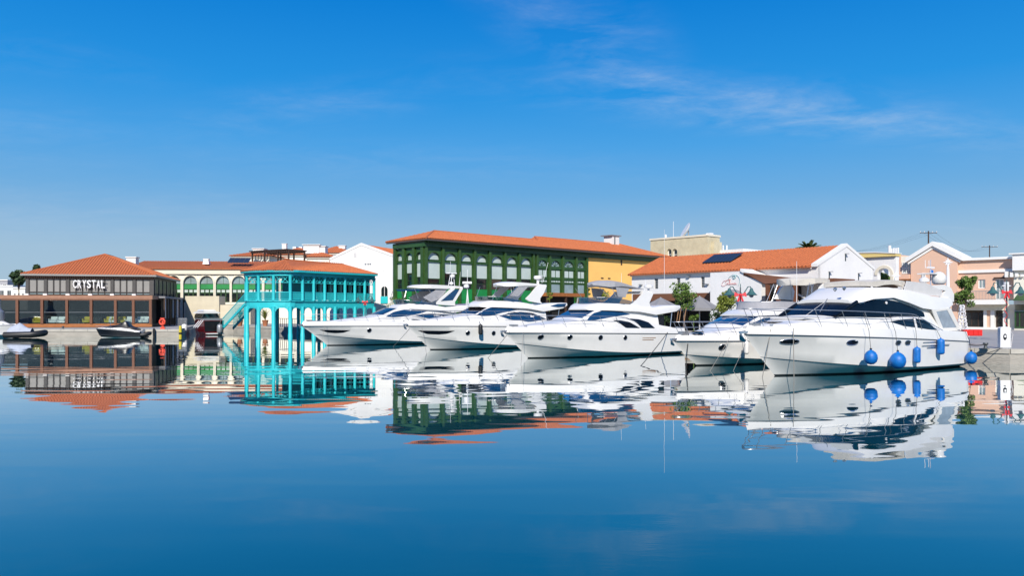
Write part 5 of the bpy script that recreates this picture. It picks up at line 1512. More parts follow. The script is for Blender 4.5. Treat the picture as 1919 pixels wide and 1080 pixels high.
class Yacht:
    def __init__(s, name, label, cat, px, py, th, L, hb, tip, ch, zk1, dk, hullm='gelcoat', keelm='antifoul', e=.55, wl0=0.0, group='white motor yachts moored side by side'):
        Y = FPX * CAM_H / (py - YH); s.o = Vector((gx(px, Y), Y)); t = R(th)
        s.u = Vector((math.cos(t), math.sin(t))); s.n = Vector((math.sin(t), -math.cos(t)))
        s.root = thing(name, label, cat, (s.o.x, s.o.y, 0), t, group)
        s.L_, s.hb = L, hb
        T = [1 - (1 - i / 34) ** 1.0 for i in range(35)]; T = [x ** 1.35 for x in T]
        def fy(t, e_, p): x = min(1, t / e_); return 1 - (1 - x) ** p - (.05 * ((t - .6) / .4) ** 2 if t > .6 else 0)
        def row(s0, B, e_, p, zf): return [(s0 + (L - s0) * t_, B * fy(t_, e_, p), zf(t_)) for t_ in T]
        zc0, zc1 = ch[1], .15
        zch = lambda t_: zc1 + (zc0 - zc1) * max(0, 1 - t_ / .75) ** 1.7
        zkn = lambda t_: tip[1] + (zk1 - tip[1]) * t_ ** 1.25
        dkf = lambda t_: zkn(t_) + dk[0] + (dk[1] - dk[0]) * t_
        keel = row(.5, .001, .5, 1, lambda t_: -.45 - .1 * t_)
        wl = row(wl0, hb * .88, .60, 1.8, lambda t_: .07)
        chn = row(ch[0], hb * .95, .56, 2.05, zch)
        chl = [(a, b + .035 * min(1, i / 3), c_ + .03) for i, (a, b, c_) in enumerate(chn)]
        kn = row(tip[0], hb, e, 2.35, zkn)
        def mid(f, fl):
            o = []
            for i, t_ in enumerate(T):
                a, b = chl[i], kn[i]; k = f
                o.append((a[0] + (b[0] - a[0]) * k, a[1] + (b[1] - a[1]) * k - fl * math.sin(math.pi * k) * max(0, 1 - t_ * 1.7), a[2] + (b[2] - a[2]) * k))
            o[0] = (o[0][0], 0.0, o[0][2]); return o
        m1, m2 = mid(.33, .07), mid(.68, .07)
        up = [(a + .02, max(0, b - .0), c_ + .04) for a, b, c_ in kn]
        tipd = tip[0] + .18
        de = [(tipd + (L - tipd) * t_, hb * .955 * fy(t_, e, 2.35), dkf(t_)) for t_ in T]
        di = [(a, max(0, b - .07), c_ + .012) for a, b, c_ in de]
        for r_ in (chl, up): r_[0] = (r_[0][0], 0.0, r_[0][2])
        rows = [keel, wl, chn, chl, m1, m2, kn, up, de, di]
        s.hull = Surf(rows[1:9]); s.deck = de; s.kn = kn; s.chl = chl
        mb = MB(); side_mesh(mb, rows, [1] + [0] * 8)
        # deck with camber and transom
        for i in range(len(T) - 1):
            pass
        mb.grid([[(a, -b, c_) for a, b, c_ in di], [(a, 0, c_ + .05) for a, b, c_ in di], [(a, b, c_) for a, b, c_ in di]])
        tr = [(r_[-1][0], -r_[-1][1], r_[-1][2]) for r_ in rows]; tr2 = [(a, -b, c_) for a, b, c_ in reversed(tr)]
        mb.add(tr + [(tr[-1][0], 0, tr[-1][2] + .05)] + tr2, [tuple(range(len(tr) * 2 + 1))])
        o = mb.build('hull', [hullm, keelm], s.root)
        me = o.data; bm = bmesh.new(); bm.from_mesh(me); bmesh.ops.remove_doubles(bm, verts=bm.verts, dist=.0008); bmesh.ops.recalc_face_normals(bm, faces=bm.faces); bm.to_mesh(me); bm.free()
        me.shade_smooth(); me.set_sharp_from_angle(angle=R(32)); s.hullo = o
        m = MB()
        for sg in (1, -1): m.tube([(a, -sg * (b + .012), c_ + .0) for a, b, c_ in kn], .026, 6)
        m.build('rub_rail', 'stripe', s.root)
        m = MB()
        for sg in (1, -1): m.tube([(a, -sg * (b + .004), c_ + .0) for a, b, c_ in chl], .013, 5)
        m.build('spray_rail', 'stripe', s.root)
        for sg in (1, -1):                                  # cleats on the side decks
            for x in (tip[0] + 1.3, L * .45, L - .6):
                bb = interp([(a, b) for a, b, c_ in de], x); zz = interp([(a, c_) for a, b, c_ in de], x)
                MB().bar((x - .13, -sg * (bb - .16), zz + .09), (x + .13, -sg * (bb - .16), zz + .09), .035).bar((x - .05, -sg * (bb - .16), zz), (x - .05, -sg * (bb - .16), zz + .08), .03).bar((x + .05, -sg * (bb - .16), zz), (x + .05, -sg * (bb - .16), zz + .08), .03).build('cleat', 'chrome', s.root)
    def t(s, px, py, l):
        a = (px - CX) / FPX; b = (YH - py) / FPX
        k = (l + s.o.dot(s.n)) / (a * s.n.x + s.n.y)
        p = Vector((a * k, k)) - s.o
        return (p.dot(s.u), CAM_H + b * k)
    def tt(s, f, pts, l): return [s.t(*f(*q), l) for q in pts]
    def bl(s, f, pts, lL, lR):
        q = [f(*p) for p in pts]; a = min(p[0] for p in q); b = max(p[0] for p in q)
        return [s.t(px, py, lL + (lR - lL) * (px - a) / (b - a)) for px, py in q]
    def world(s, x, l, z): p = s.o + s.u * x + s.n * l; return (p.x, p.y, z)
    def D(s, x):
        b = interp([(a, b) for a, b, c_ in s.deck], x); z = interp([(a, c_) for a, b, c_ in s.deck], x); return b, z
    def port(s, x, z, rw, rh, m='dark_glass', both=True):
        for sg in ((1, -1) if both else (1,)):
            f = []; rim = []
            for ring, rr in ((0, 1.0), (1, .6), (2, .02)):
                f.append([(x + rw * rr * math.cos(a), -sg * (s.hull.L(x + rw * rr * math.cos(a), z + rh * rr * math.sin(a)) + .012), z + rh * rr * math.sin(a)) for a in [2 * math.pi * k / 16 for k in range(17)]])
            r_ = MB().tube([(p[0], p[1] - sg * .004, p[2]) for p in f[0]], .018, 5, caps=False).build('porthole', 'chrome', s.root)
            MB().grid(f).build('pane', m, r_)
    def rail(s, s_end, h=.72, xs=None, low=True, tip_dz=.72, fall=2.5, lean=.42, mid=None):
        s0 = s.deck[0][0]; n = 26; P = {1: [], -1: []}
        def hh(x): return h * min(1, max(.0, (s_end - x) / fall)) if x > s_end - fall else h
        for sg in (1, -1):
            for i in range(n + 1):
                x = s0 - .15 + (s_end - s0 + .15) * (i / n) ** 1.15
                b, z = s.D(max(x + lean * hh(x) / h, s0 + .02)); P[sg].append((x, -sg * max(.0, b - .06), z + hh(x)))
            P[sg][0] = (s0 - .22, -sg * .10, P[sg][0][2])
        m = MB(); m.tube(list(reversed(P[1])) + P[-1], .019, 6)
        if low:
            for sg in (1, -1): m.tube([(a + .18, b, c_ - h * .42) for a, b, c_ in P[sg] if a < s_end - fall * .7], .012, 5)
        m.build('top_rail', 'rail_steel', s.root, smooth=60)
        for sg in (1, -1):
            for x in (xs or [s0 + .35 + k * 1.35 for k in range(int((s_end - s0) / 1.35))]):
                b, z = s.D(x); xt = x - lean * hh(x) / h; zt = interp([(p[0], p[2]) for p in P[sg]], xt); yt = interp([(p[0], p[1]) for p in P[sg]], xt)
                MB().tube([(x, -sg * (b - .05), z), (xt, yt, zt)], .015, 5).build('stanchion', 'rail_steel', s.root)
    def anchor(s, sz=1.0):
        x, z = s.kn[0][0], s.kn[0][2]
        m = MB(); m.bar((x - .25 * sz, 0, z + .08), (x + .5, 0, z + .12), .14, .10); m.bar((x - .22 * sz, 0, z + .05), (x - .02, 0, z - .22 * sz), .07, .05)
        m.add([(x - .30 * sz, 0, z + .02), (x - .10, -.16 * sz, z - .22 * sz), (x + .02, 0, z - .30 * sz), (x - .10, .16 * sz, z - .22 * sz)], [(0, 1, 2), (0, 2, 3), (0, 3, 1), (1, 3, 2)])
        m.build('anchor', 'chrome', s.root)
        m = MB(); m.box(x + .5, x + .95, -.16, .16, z + .3, z + .5); m.build('windlass', 'metal_grey', s.root)
    def plate(s, name, poly, l, th, m, lean=0.0, both=True, bev=0):
        """slab cut to a side outline at distance l from the centreline; lean pulls the top inwards"""
        z0 = min(p[1] for p in poly)
        for sg in ((1, -1) if both else (1,)):
            n = len(poly)
            A = [(x, -sg * (l - lean * (z - z0)), z) for x, z in poly]; B_ = [(x, -sg * (l - th - lean * (z - z0)), z) for x, z in poly]
            tri = tessellate_polygon([[Vector((a, b, 0)) for a, b in poly]])
            fs = [tuple(t_) for t_ in tri] + [tuple(n + i for i in reversed(t_)) for t_ in tri] + [(i, (i + 1) % n, n + (i + 1) % n, n + i) for i in range(n)]
            MB().add(A + B_, fs).build(name, m, s.root)
    def board(s, name, top, bot, w, m, crown=.06, nose=True):
        """hardtop or canopy: upper and lower profile, half width, rounded plan"""
        s0 = min(p[0] for p in top); s1 = max(p[0] for p in top); f = []; g = []
        N = 18
        for i in range(N + 1):
            u = i / N; x = s0 + (s1 - s0) * (1 - math.cos(math.pi * u)) / 2
            k = (x - s0) / (s1 - s0); ww = w * (min(1, (k * 4 + .02)) ** .5 if nose else 1) * (1 if k < .93 else .97)
            zt, zb = interp(top, x), interp(bot, x); zt = max(zt, zb + .02)
            f.append([(x, ww * v, zt + crown * (1 - v * v) - .02 * abs(v)) for v in [-1 + 2 * j / 12 for j in range(13)]])
            g.append([(x, ww * v, zb + crown * .6 * (1 - v * v)) for v in [-1 + 2 * j / 12 for j in range(13)]])
        mb = MB(); mb.grid(f); mb.grid(g)
        for R_ in (0, -1): mb.grid([[r_[R_] for r_ in f], [r_[R_] for r_ in g]])
        mb.grid([f[0], g[0]]); mb.grid([f[-1], g[-1]])
        return mb.build(name, m, s.root, smooth=35)
    def screen(s, name, path, zt, surf, m='smoke_glass', lean=.05, th=.02, frame=True):
        """glass strip following a plan path (s, l) with top heights zt(s)"""
        P = path + [(x, -l) for x, l in reversed(path[:-1])]
        A = [(x, -l, surf.T(x, l) - .02) for x, l in P]; B_ = [(x + lean, -l * .97, zt(x)) for x, l in P]
        m_ = MB(); m_.grid([A, B_]); o = m_.build(name, m, s.root, smooth=50)
        if frame: MB().tube(B_, .014, 5).build('frame', 'rail_steel', o)
        return o
z8 = lambda x, y: (750 + x / 5.815, 500 + y / 5.815)
z7 = lambda x, y: (550 + x / 6.352, 500 + y / 6.352)
z1_ = lambda x, y: (930 + x / 5.186, 510 + y / 5.186)
z2_ = lambda x, y: (1240 + x / 5.4, 510 + y / 5.4)
z3_ = lambda x, y: (1380 + x / 4.083, 500 + y / 4.083)
z4_ = lambda x, y: (730 + x / 9, 500 + y / 9)

def cruiser(y, a, b, zk, nose=0.0):
    """shared upper works of the three sister cruisers: a + b*s moves them along the hull, zk scales heights"""
    f = lambda s: a + b * s
    def st(l): return [(f(s), zb * zk if zb else y.D(f(s))[1] - .12, wb, zs * zk, ws, cr) for s, zb, wb, zs, ws, cr in l]
    dz = lambda s: y.D(f(s))[1] / zk
    cs = []
    for s, w, z in ((-1.15, .06, 0), (-.6, .42, .02), (.2, .85, .08), (1.2, 1.22, .20), (2.2, 1.45, .32), (3.2, 1.62, .46), (4.4, 1.70, .52), (7, 1.72, .40)):
        cs.append((s, dz(s) - .1, w, dz(s) + z, max(.04, w - .14), .05 if s < 0 else .10))
    shell(y.root, 'foredeck', st(cs), 'gelcoat')
    _, cab = shell(y.root, 'cabin', st([(3.10, 1.9, 1.64, 2.36, 1.50, .06), (3.3, 1.9, 1.66, 2.50, 1.50, .06), (4.72, 1.9, 1.72, 3.10, 1.44, .04), (6, 1.9, 1.74, 3.16, 1.5, .05), (8, 1.9, 1.74, 3.10, 1.5, .05), (10.1, 1.8, 1.72, 2.9, 1.5, .05)]), 'gelcoat')
    _, sid = shell(y.root, 'side_body', st([(4.3, 1.7, 1.96, 1.98, 1.84, .02), (5.2, 1.7, 2.02, 2.35, 1.88, .02), (5.9, 1.7, 2.04, 2.52, 1.90, .02), (7.2, 1.7, 2.05, 2.60, 1.9, .02), (8.4, 1.7, 2.05, 2.48, 1.9, .02), (9.3, 1.68, 2.04, 2.18, 1.9, .02), (10.3, 1.6, 2.03, 1.98, 1.9, 0), (11.2, 1.55, 2.02, 1.86, 1.9, 0), (12.0, 1.4, 2.0, 1.45, 1.9, 0)]), 'gelcoat')
    _, fly = shell(y.root, 'flybridge', st([(4.2 + nose, 3.06, .95, 3.14, .90, .03), (4.5 + nose, 3.04, 1.35, 3.36, 1.12, .05), (5.0 + nose, 3.04, 1.58, 3.50, 1.40, .05), (6.3 + nose * .6, 3.0, 1.70, 3.50, 1.55, .03), (7.4, 2.97, 1.76, 3.44, 1.62, 0), (8.2, 2.93, 1.78, 3.34, 1.66, 0), (9.0, 2.82, 1.8, 3.2, 1.70, 0), (9.7, 2.72, 1.8, 3.26, 1.72, 0), (10.6, 2.82, 1.78, 3.36, 1.72, 0), (11.8, 2.96, 1.72, 3.40, 1.68, 0), (12.35, 3.18, 1.6, 3.38, 1.58, 0)]), 'gelcoat')
    MB().box(f(9.2), f(10.2) + .6, -1.5, 1.5, 1.7 * zk, 2.7 * zk).build('saloon_door', 'dark_glass', y.root)
    MB().box(y.L_ - .02, y.L_ + 1.0, -1.8, 1.8, .38, .50).build('swim_platform', 'teak', y.root)
    for sg in (1, -1):
        MB().tube([(f(11.3), sg * 1.6, 1.8 * zk), (f(11.5), sg * 1.6, 3.0 * zk)], .03, 6).build('flybridge_pillar', 'chrome', y.root)
    top_patch(y.root, 'windscreen', cab, f(3.36), f(4.66), 1.36, 1.28, 'dark_glass' if zk != 1 else 'blue_glass', splits=1)
    return cab, sid, fly, f

# ---- third cruiser (four round portholes)
y = Yacht('motor_yacht', 'white motor yacht with four round portholes and a folded grey bimini, mid row', 'yacht', 988, 672, 36, 12.4, 2.12, (-1.78, 1.65), (-.95, .95), 1.37, (.34, .40))
Y3 = y
cab, sid, fly, f = cruiser(y, 0, 1, 1.0)
w1 = y.tt(z1_, [(890, 465), (920, 430), (960, 400), (1030, 380), (1120, 375), (1220, 385), (1302, 412)], 1.6); w1b = y.tt(z1_, [(890, 466), (960, 468), (1060, 450), (1180, 428), (1302, 414)], 1.6)
patch(y.root, 'side_window', cab, w1, w1b, 'blue_glass')
patch(y.root, 'side_window', sid, y.tt(z1_, [(1150, 468), (1215, 469), (1300, 487), (1392, 543)], 2.02), y.tt(z1_, [(1150, 470), (1205, 500), (1260, 545), (1392, 546)], 2.02), 'dark_glass')
patch(y.root, 'side_window', sid, y.tt(z1_, [(1310, 453), (1400, 460), (1490, 490), (1540, 543)], 2.02), y.tt(z1_, [(1310, 455), (1370, 497), (1412, 545), (1540, 547)], 2.02), 'dark_glass')
for p in (1034, 1076.5, 1126, 1170.5): s_, z_ = y.t(p, 633, 2.05); y.port(s_, z_, .17, .155)
for p0, p1, py in ((1203, 1228, 634), (1203, 1224, 637.5)):
    a, b = y.t(p0, py, 2.05), y.t(p1, py, 2.05); MB().box(a[0], b[0], -2.10, -2.07, a[1] - .02, a[1] + .02).build('vent_slot', 'teak', y.root)
y.rail(9.0, .74, xs=[.6, 2.0, 3.4, 4.8, 6.2], mid=True)
y.anchor()
zf = lambda s: interp([(4.0, 3.86), (5.8, 3.90), (7.2, 3.72), (8.1, 3.55)], s)
y.screen('flybridge_windscreen', [(8.0, 1.55), (6.9, 1.58), (6.1, 1.5), (5.4, 1.32), (4.95, 1.0), (4.72, .5), (4.66, 0)], zf, fly)
arch = y.tt(z1_, [(1235, 345), (1300, 312), (1372, 270), (1428, 212), (1440, 185), (1532, 205), (1502, 262), (1482, 300), (1490, 335), (1520, 356), (1400, 368)], 1.5)
y.plate('radar_arch', arch, 1.62, .16, 'gelcoat', lean=.12)
tp_ = y.t(*z1_(1480, 195), 1.4)
MB().box(tp_[0] - .45, tp_[0] + .35, -1.42, 1.42, tp_[1] - .10, tp_[1] + .06).build('arch_bridge', 'gelcoat', y.root)
y.board('bimini_canopy', y.bl(z1_, [(915, 125), (1000, 97), (1100, 95), (1190, 115), (1300, 142), (1430, 163)], -.1, 1.2), y.bl(z1_, [(915, 130), (1000, 150), (1150, 140), (1280, 152), (1430, 172)], -.1, 1.2), 1.3, 'canvas_grey', .10)
y.plate('bimini_curtain', y.tt(z1_, [(1160, 148), (1290, 160), (1262, 215), (1252, 248), (1178, 240)], 1.2), 1.25, .03, 'canvas_grey', both=True)
for (a_, b_) in (((1130, 150), (1165, 240)), ((1010, 150), (1100, 240))):
    p, q = y.t(*z1_(*a_), 1.3), y.t(*z1_(*b_), 1.4)
    for sg in (1, -1): MB().tube([(p[0], sg * 1.22, p[1]), (q[0], sg * 1.4, q[1])], .018, 5).build('bimini_bow', 'rail_steel', y.root)
d = y.t(*z1_(1480, 150), 0); MB().lathe([(.06, 0), (.08, .25), (.30, .28), (.32, .42), (.2, .52), (.02, .54)], (d[0], 0, tp_[1] + .04), 12).build('radar_dome', 'gelcoat', y.root, smooth=40)
for k, (p0, p1) in enumerate((((1440, 190), (1455, 70)), ((1215, 120), (1217, 10)))):
    a, b = y.t(*z1_(*p0), 1.1), y.t(*z1_(*p1), 1.1); MB().tube([(a[0], -1.1, a[1]), (b[0], -1.1, b[1])], .014, 5, r2=.008).build('whip_antenna', 'white_paint', y.root)
a, b = y.t(1245, 505, .8), y.t(1245, 430, .8)
MB().tube([(a[0], -.8, tp_[1]), (b[0], -.8, b[1])], .014, 5, r2=.007).build('whip_antenna', 'white_paint', y.root)
# stern boarding ladder poles in teak brown
for px in (1268, 1272.5, 1282): 
    a, b = y.t(px, 604, 1.5), y.t(px + 4, 577, 1.5); MB().tube([(a[0], -1.5, a[1]), (b[0], -1.5, b[1])], .03, 5).build('cockpit_pole', 'teak', y.root)

# ---- second cruiser (black slit window, white hardtop)
y = Yacht('motor_yacht', 'white motor yacht with black slit window, two portholes and a black fender', 'yacht', 805, 656, 36, 12.3, 2.12, (-1.98, 1.86), (-1.05, 1.0), 1.62, (.36, .42))
Y2 = y
cab, sid, fly, f = cruiser(y, -.12, 1.01, 1.075, -.1)
patch(y.root, 'side_window', cab, y.tt(z8, [(850, 525), (900, 485), (1000, 445), (1080, 440), (1200, 450), (1310, 467)], 1.65), y.tt(z8, [(850, 527), (900, 540), (1000, 535), (1100, 505), (1200, 485), (1310, 469)], 1.65), 'blue_glass')
patch(y.root, 'side_window', sid, y.tt(z8, [(1100, 538), (1200, 503), (1320, 492), (1450, 505), (1600, 570)], 2.02), y.tt(z8, [(1100, 542), (1200, 578), (1300, 583), (1400, 605), (1500, 590), (1600, 573)], 2.02), 'blue_glass')
patch(y.root, 'side_window', fly, y.tt(z8, [(1640, 428), (1720, 405), (1820, 402)], 1.76), y.tt(z8, [(1640, 432), (1720, 444), (1800, 440), (1820, 404)], 1.76), 'blue_glass')
patch(y.root, 'hull_window', y.hull, y.tt(z8, [(315, 702), (500, 703), (630, 701)], 1.9), y.tt(z8, [(315, 704), (400, 742), (500, 745), (570, 735), (630, 703)], 1.9), 'dark_glass', off=.012)
for p in (770, 1022): s_, z_ = y.t(*z8(p, 726), 2.08); y.port(s_, z_, .17, .17)
y.rail(9.0, .80, xs=[.2, 1.4, 2.6, 3.8, 5.1, 6.4])
y.anchor()
zf = lambda s: interp([(4.0, 4.12), (5.6, 4.1), (7.2, 3.9), (8.1, 3.7)], s)
y.screen('flybridge_windscreen', [(7.8, 1.55), (6.8, 1.58), (6.1, 1.5), (5.4, 1.32), (4.9, 1.0), (4.7, .5), (4.64, 0)], zf, fly, lean=-.15)
y.plate('radar_arch', y.tt(z8, [(1365, 352), (1420, 300), (1490, 222), (1528, 190), (1602, 205), (1562, 290), (1520, 345), (1516, 378), (1535, 402), (1400, 378)], 1.5), 1.64, .17, 'gelcoat', lean=.12)
bd = y.board('hardtop', y.bl(z8, [(1032, 197), (1080, 178), (1150, 170), (1300, 175), (1480, 187), (1560, 198)], -.1, 1.3), y.bl(z8, [(1032, 202), (1080, 220), (1300, 212), (1560, 208)], -.1, 1.3), 1.35, 'gelcoat', .06)
y.plate('canopy_panel', y.tt(z8, [(1190, 318), (1290, 212), (1400, 205), (1345, 262), (1275, 325)], 1.2), 1.3, .03, 'canvas_grey')
tz = y.t(*z8(1540, 200), 1.4)
MB().box(tz[0] - .4, tz[0] + .5, -1.35, 1.35, tz[1] - .14, tz[1] + .03).build('arch_bridge', 'gelcoat', y.root)
d = y.t(*z8(1500, 180), .3)
MB().lathe([(.12, -.05), (.10, .3), (.34, .42), (.36, .60), (.30, .66), (.02, .68)], (d[0], -.3, d[1] - .05), 14).build('radar_dome', 'gelcoat', y.root, smooth=40)
for p0, p1 in (((1555, 170), (1612, -45)), ((1545, 175), (1548, 90)), ((1205, 215), (1215, 290)), ((1235, 215), (1245, 290))):
    a, b = y.t(*z8(*p0), .9), y.t(*z8(*p1), .9)
    MB().tube([(a[0], -.9, a[1]), (b[0], -.9, b[1])], .018, 5, r2=.012).build('whip_antenna' if p1[1] < 200 else 'hardtop_pole', 'white_paint', y.root)
for sg in (1, -1):
    MB().tube([(f(5.0), sg * 1.25, 3.7), (f(5.5), sg * 1.2, y.t(*z8(1120, 215), 1.2)[1])], .02, 5).build('hardtop_pole', 'rail_steel', y.root)
# ---- first cruiser (leftmost)
y = Yacht('motor_yacht', 'leftmost white motor yacht with a hardtop and blue triangular arch window', 'yacht', 612, 648, 36, 14.2, 2.2, (-2.26, 1.71), (-1.15, .95), 1.5, (.34, .42))
Y1 = y
cab, sid, fly, f = cruiser(y, .85, 1.11, 1.03, .75)
patch(y.root, 'side_window', cab, y.tt(z7, [(1105, 595), (1200, 540), (1320, 512), (1450, 512), (1540, 515), (1610, 525)], 1.65), y.tt(z7, [(1105, 597), (1200, 603), (1350, 590), (1500, 560), (1610, 527)], 1.65), 'blue_glass')
patch(y.root, 'side_window', sid, y.tt(z4_, [(450, 822), (560, 800), (700, 792), (1050, 808)], 2.02), y.tt(z4_, [(450, 826), (600, 865), (700, 880), (850, 860), (1050, 812)], 2.02), 'blue_glass')
patch(y.root, 'hull_window', y.hull, y.tt(z7, [(395, 757), (560, 758), (705, 759)], 1.9), y.tt(z7, [(395, 759), (480, 790), (560, 797), (640, 790), (705, 761)], 1.9), 'dark_glass', off=.012)
s_, z_ = y.t(*z7(920, 760), 2.1); y.port(s_, z_, .19, .18)
y.rail(9.5, .62, xs=[-.2, .9, 2.0, 3.1, 4.2, 5.5, 6.9])
y.anchor()
zf = lambda s: interp([(5.0, 3.95), (6.6, 4.0), (8.2, 3.8), (9.4, 3.65)], s)
y.screen('flybridge_windscreen', [(9.4, 1.55), (8.6, 1.58), (7.9, 1.5), (7.4, 1.34), (7.0, 1.05), (6.8, .5), (6.75, 0)], zf, fly, lean=-.1)
tri = y.tt(z4_, [(862, 580), (1062, 565), (1180, 385), (1110, 388)], 1.6)
y.plate('arch_window', tri, 1.645, .20, 'blue_glass', lean=.06)
y.plate('radar_arch', y.tt(z4_, [(800, 600), (1060, 355), (1130, 345), (1100, 388), (862, 582), (1062, 566), (1182, 384), (1245, 345), (1240, 380), (1100, 600), (1110, 660), (800, 640)], 1.6), 1.64, .18, 'gelcoat', lean=.06)
y.plate('canopy_panel', y.tt(z4_, [(560, 520), (800, 380), (980, 375), (850, 540), (700, 600)], 1.3), 1.35, .03, 'canvas_grey')
y.board('hardtop', y.bl(z4_, [(310, 345), (380, 322), (450, 310), (700, 308), (900, 315), (1200, 330), (1240, 350)], -.1, 1.4), y.bl(z4_, [(310, 350), (400, 366), (900, 378), (1200, 365), (1240, 355)], -.1, 1.4), 1.5, 'gelcoat', .05)
for p0, p1 in (((280, 410), (250, 520)), ((420, 365), (480, 540)), ((640, 372), (830, 560))):
    a, b = y.t(*z4_(*p0), 1.3), y.t(*z4_(*p1), 1.3)
    for sg in (1, -1): MB().tube([(a[0], sg * 1.3, a[1]), (b[0], sg * 1.35, b[1])], .025, 5).build('hardtop_pole', 'rail_steel', y.root)
a = y.tt(z4_, [(270, 375), (790, 378), (760, 412), (300, 408)], 1.0)
y.plate('sun_curtain', a, .9, .03, 'blue_glass', both=True)
mz = y.t(*z4_(1060, 320), 0)
m = MB()
for dx_, dy_ in ((-.3, .25), (-.3, -.25), (.25, 0)): m.tube([(mz[0] + dx_, dy_, mz[1] - .05), (mz[0] + dx_ * .5, dy_ * .5, mz[1] + 1.05)], .03, 5)
m.build('mast_frame', 'white_paint', y.root)
MB().box(mz[0] - .65, mz[0] + .45, -.08, .08, mz[1] + 1.13, mz[1] + 1.22).build('radar_bar', 'white_paint', y.root)
MB().lathe([(.05, .7), (.25, .82), (.27, .98), (.05, 1.1)], (mz[0], 0, mz[1]), 12).build('radar_dome', 'gelcoat', y.root, smooth=50)
MB().lathe([(.02, .1), (.2, .16), (.22, .3), (.04, .42)], (mz[0] - .35, -.4, mz[1] - .05), 12).build('radar_dome', 'gelcoat', y.root, smooth=50)
for p0, p1 in (((1020, 110), (1030, -90)), ((1175, 330), (1195, 90))):
    a, b = y.t(*z4_(*p0), .3), y.t(*z4_(*p1), .3); MB().tube([(a[0], -.3, a[1]), (b[0], -.3, b[1])], .018, 5, r2=.01).build('whip_antenna', 'white_paint', y.root)
dg = thing('tender', 'small grey inflatable tender stowed on the aft flybridge of the leftmost yacht', 'dinghy', y.world(*[(q[0], .9, q[1] - .28) for q in [y.t(*z4_(1250, 650), 1.2)]][0]), R(36))
pts_ = []
for k in range(25):
    a_ = 2 * math.pi * k / 24; pts_.append((1.05 * math.cos(a_) * (1 if math.cos(a_) > 0 else .9), .55 * math.sin(a_), .22 + .05 * math.cos(a_)))
MB().tube(pts_, .20, 8, caps=False).build('tube', 'dinghy_grey', dg, smooth=60)
MB().box(-.8, .8, -.4, .4, .08, .16).build('floor', 'black_rubber', dg)
MB().box(-.1, .12, -.42, .42, .28, .34).build('seat', 'canvas_light', dg)

# ---- fourth yacht (sports cruiser with beige bimini)
y = Yacht('motor_yacht', 'smaller white motor yacht with wide blue windscreen and cream bimini beside the nearest one', 'yacht', 1303, 686, 37, 11.2, 1.95, (-1.73, 1.40), (-.9, .62), 1.2, (.28, .34), wl0=.05)
Y4 = y
dz = lambda s: y.D(s)[1]
shell(y.root, 'foredeck', [(s, dz(s) - .1, w, dz(s) + z, max(.04, w - .14), .06) for s, w, z in ((-1.2, .06, 0), (-.6, .4, .02), (.3, .8, .12), (1.3, 1.15, .27), (2.4, 1.45, .45), (3.4, 1.6, .5), (7, 1.6, .4))], 'gelcoat')
_, cab = shell(y.root, 'cabin', [(2.1, 1.4, 1.25, 2.02, 1.1, .14), (2.35, 1.4, 1.5, 2.15, 1.36, .16), (4.1, 1.4, 1.62, 2.74, 1.40, .10), (5.5, 1.4, 1.66, 2.86, 1.45, .08), (8.0, 1.4, 1.66, 2.8, 1.45, .06), (9.2, 1.4, 1.6, 2.3, 1.4, .05)], 'gelcoat')
top_patch(y.root, 'windscreen', cab, 2.32, 4.0, 1.28, 1.28, 'blue_glass', splits=3, bow=.12)
patch(y.root, 'side_window', cab, [(3.0, 2.28), (4.2, 2.62), (6.2, 2.66), (8.2, 2.45)], [(3.0, 2.2), (4.5, 2.22), (8.2, 2.4)], 'blue_glass')
_, fly = shell(y.root, 'flybridge', [(3.6, 2.72, 1.2, 2.80, 1.1, .03), (4.4, 2.76, 1.5, 3.02, 1.36, .05), (6.0, 2.78, 1.6, 3.16, 1.5, .03), (8.2, 2.74, 1.64, 3.10, 1.55, 0), (10.0, 2.72, 1.6, 3.0, 1.52, 0)], 'gelcoat')
zf = lambda s: interp([(4.5, 3.52), (6.5, 3.6), (8.0, 3.35)], s)
y.screen('flybridge_windscreen', [(8.0, 1.45), (6.8, 1.48), (5.8, 1.4), (5.1, 1.2), (4.7, .8), (4.55, 0)], zf, fly, m='canvas_grey', lean=.12)
s_, z_ = y.t(*z2_(725, 768), 1.85); y.port(s_, z_, .20, .16)
s_, z_ = y.t(*z2_(385, 605), .5)
h_ = MB().lathe([(.34, 0), (.34, .05)], (s_, -.35, dz(s_) + .17), 14).build('deck_hatch', 'dark_glass', y.root)
y.rail(8.5, .74, xs=[-.9, -.1, .8, 1.8, 3.0, 4.4], lean=.5)
y.anchor(.9)
bt = y.bl(lambda a, b: (a, b), ((1452, 534), (1456, 526), (1466, 523), (1500, 522), (1540, 522), (1552, 524)), -1.1, 1.2)
bb = y.bl(lambda a, b: (a, b), ((1452, 536), (1462, 536.5), (1480, 532.5), (1530, 531), (1552, 530)), -1.1, 1.2)
y.board('bimini_canopy', bt, bb, 1.35, 'canvas_beige', .06)
sb0, sb1, zb1 = bt[0][0], bt[-1][0], bb[2][1]
for sg in (1, -1):
    for x0_, x1_ in ((sb0 + .1, sb0 - .8), (sb0 + .25, sb0 + .2), (sb0 + .5, sb0 - .2), (sb1 - .2, sb1 + .2)):
        MB().tube([(x0_, sg * 1.25, zb1), (x1_, sg * 1.42, 3.0)], .018, 5).build('bimini_bow', 'rail_steel', y.root)
MB().box(sb0 + .9, sb0 + 1.7, -1.1, -.3, 3.1, 3.55).build('helm_seat', 'canvas_light', y.root)
MB().box(sb0 + .9, sb0 + 1.7, .3, 1.1, 3.1, 3.55).build('helm_seat', 'canvas_light', y.root)
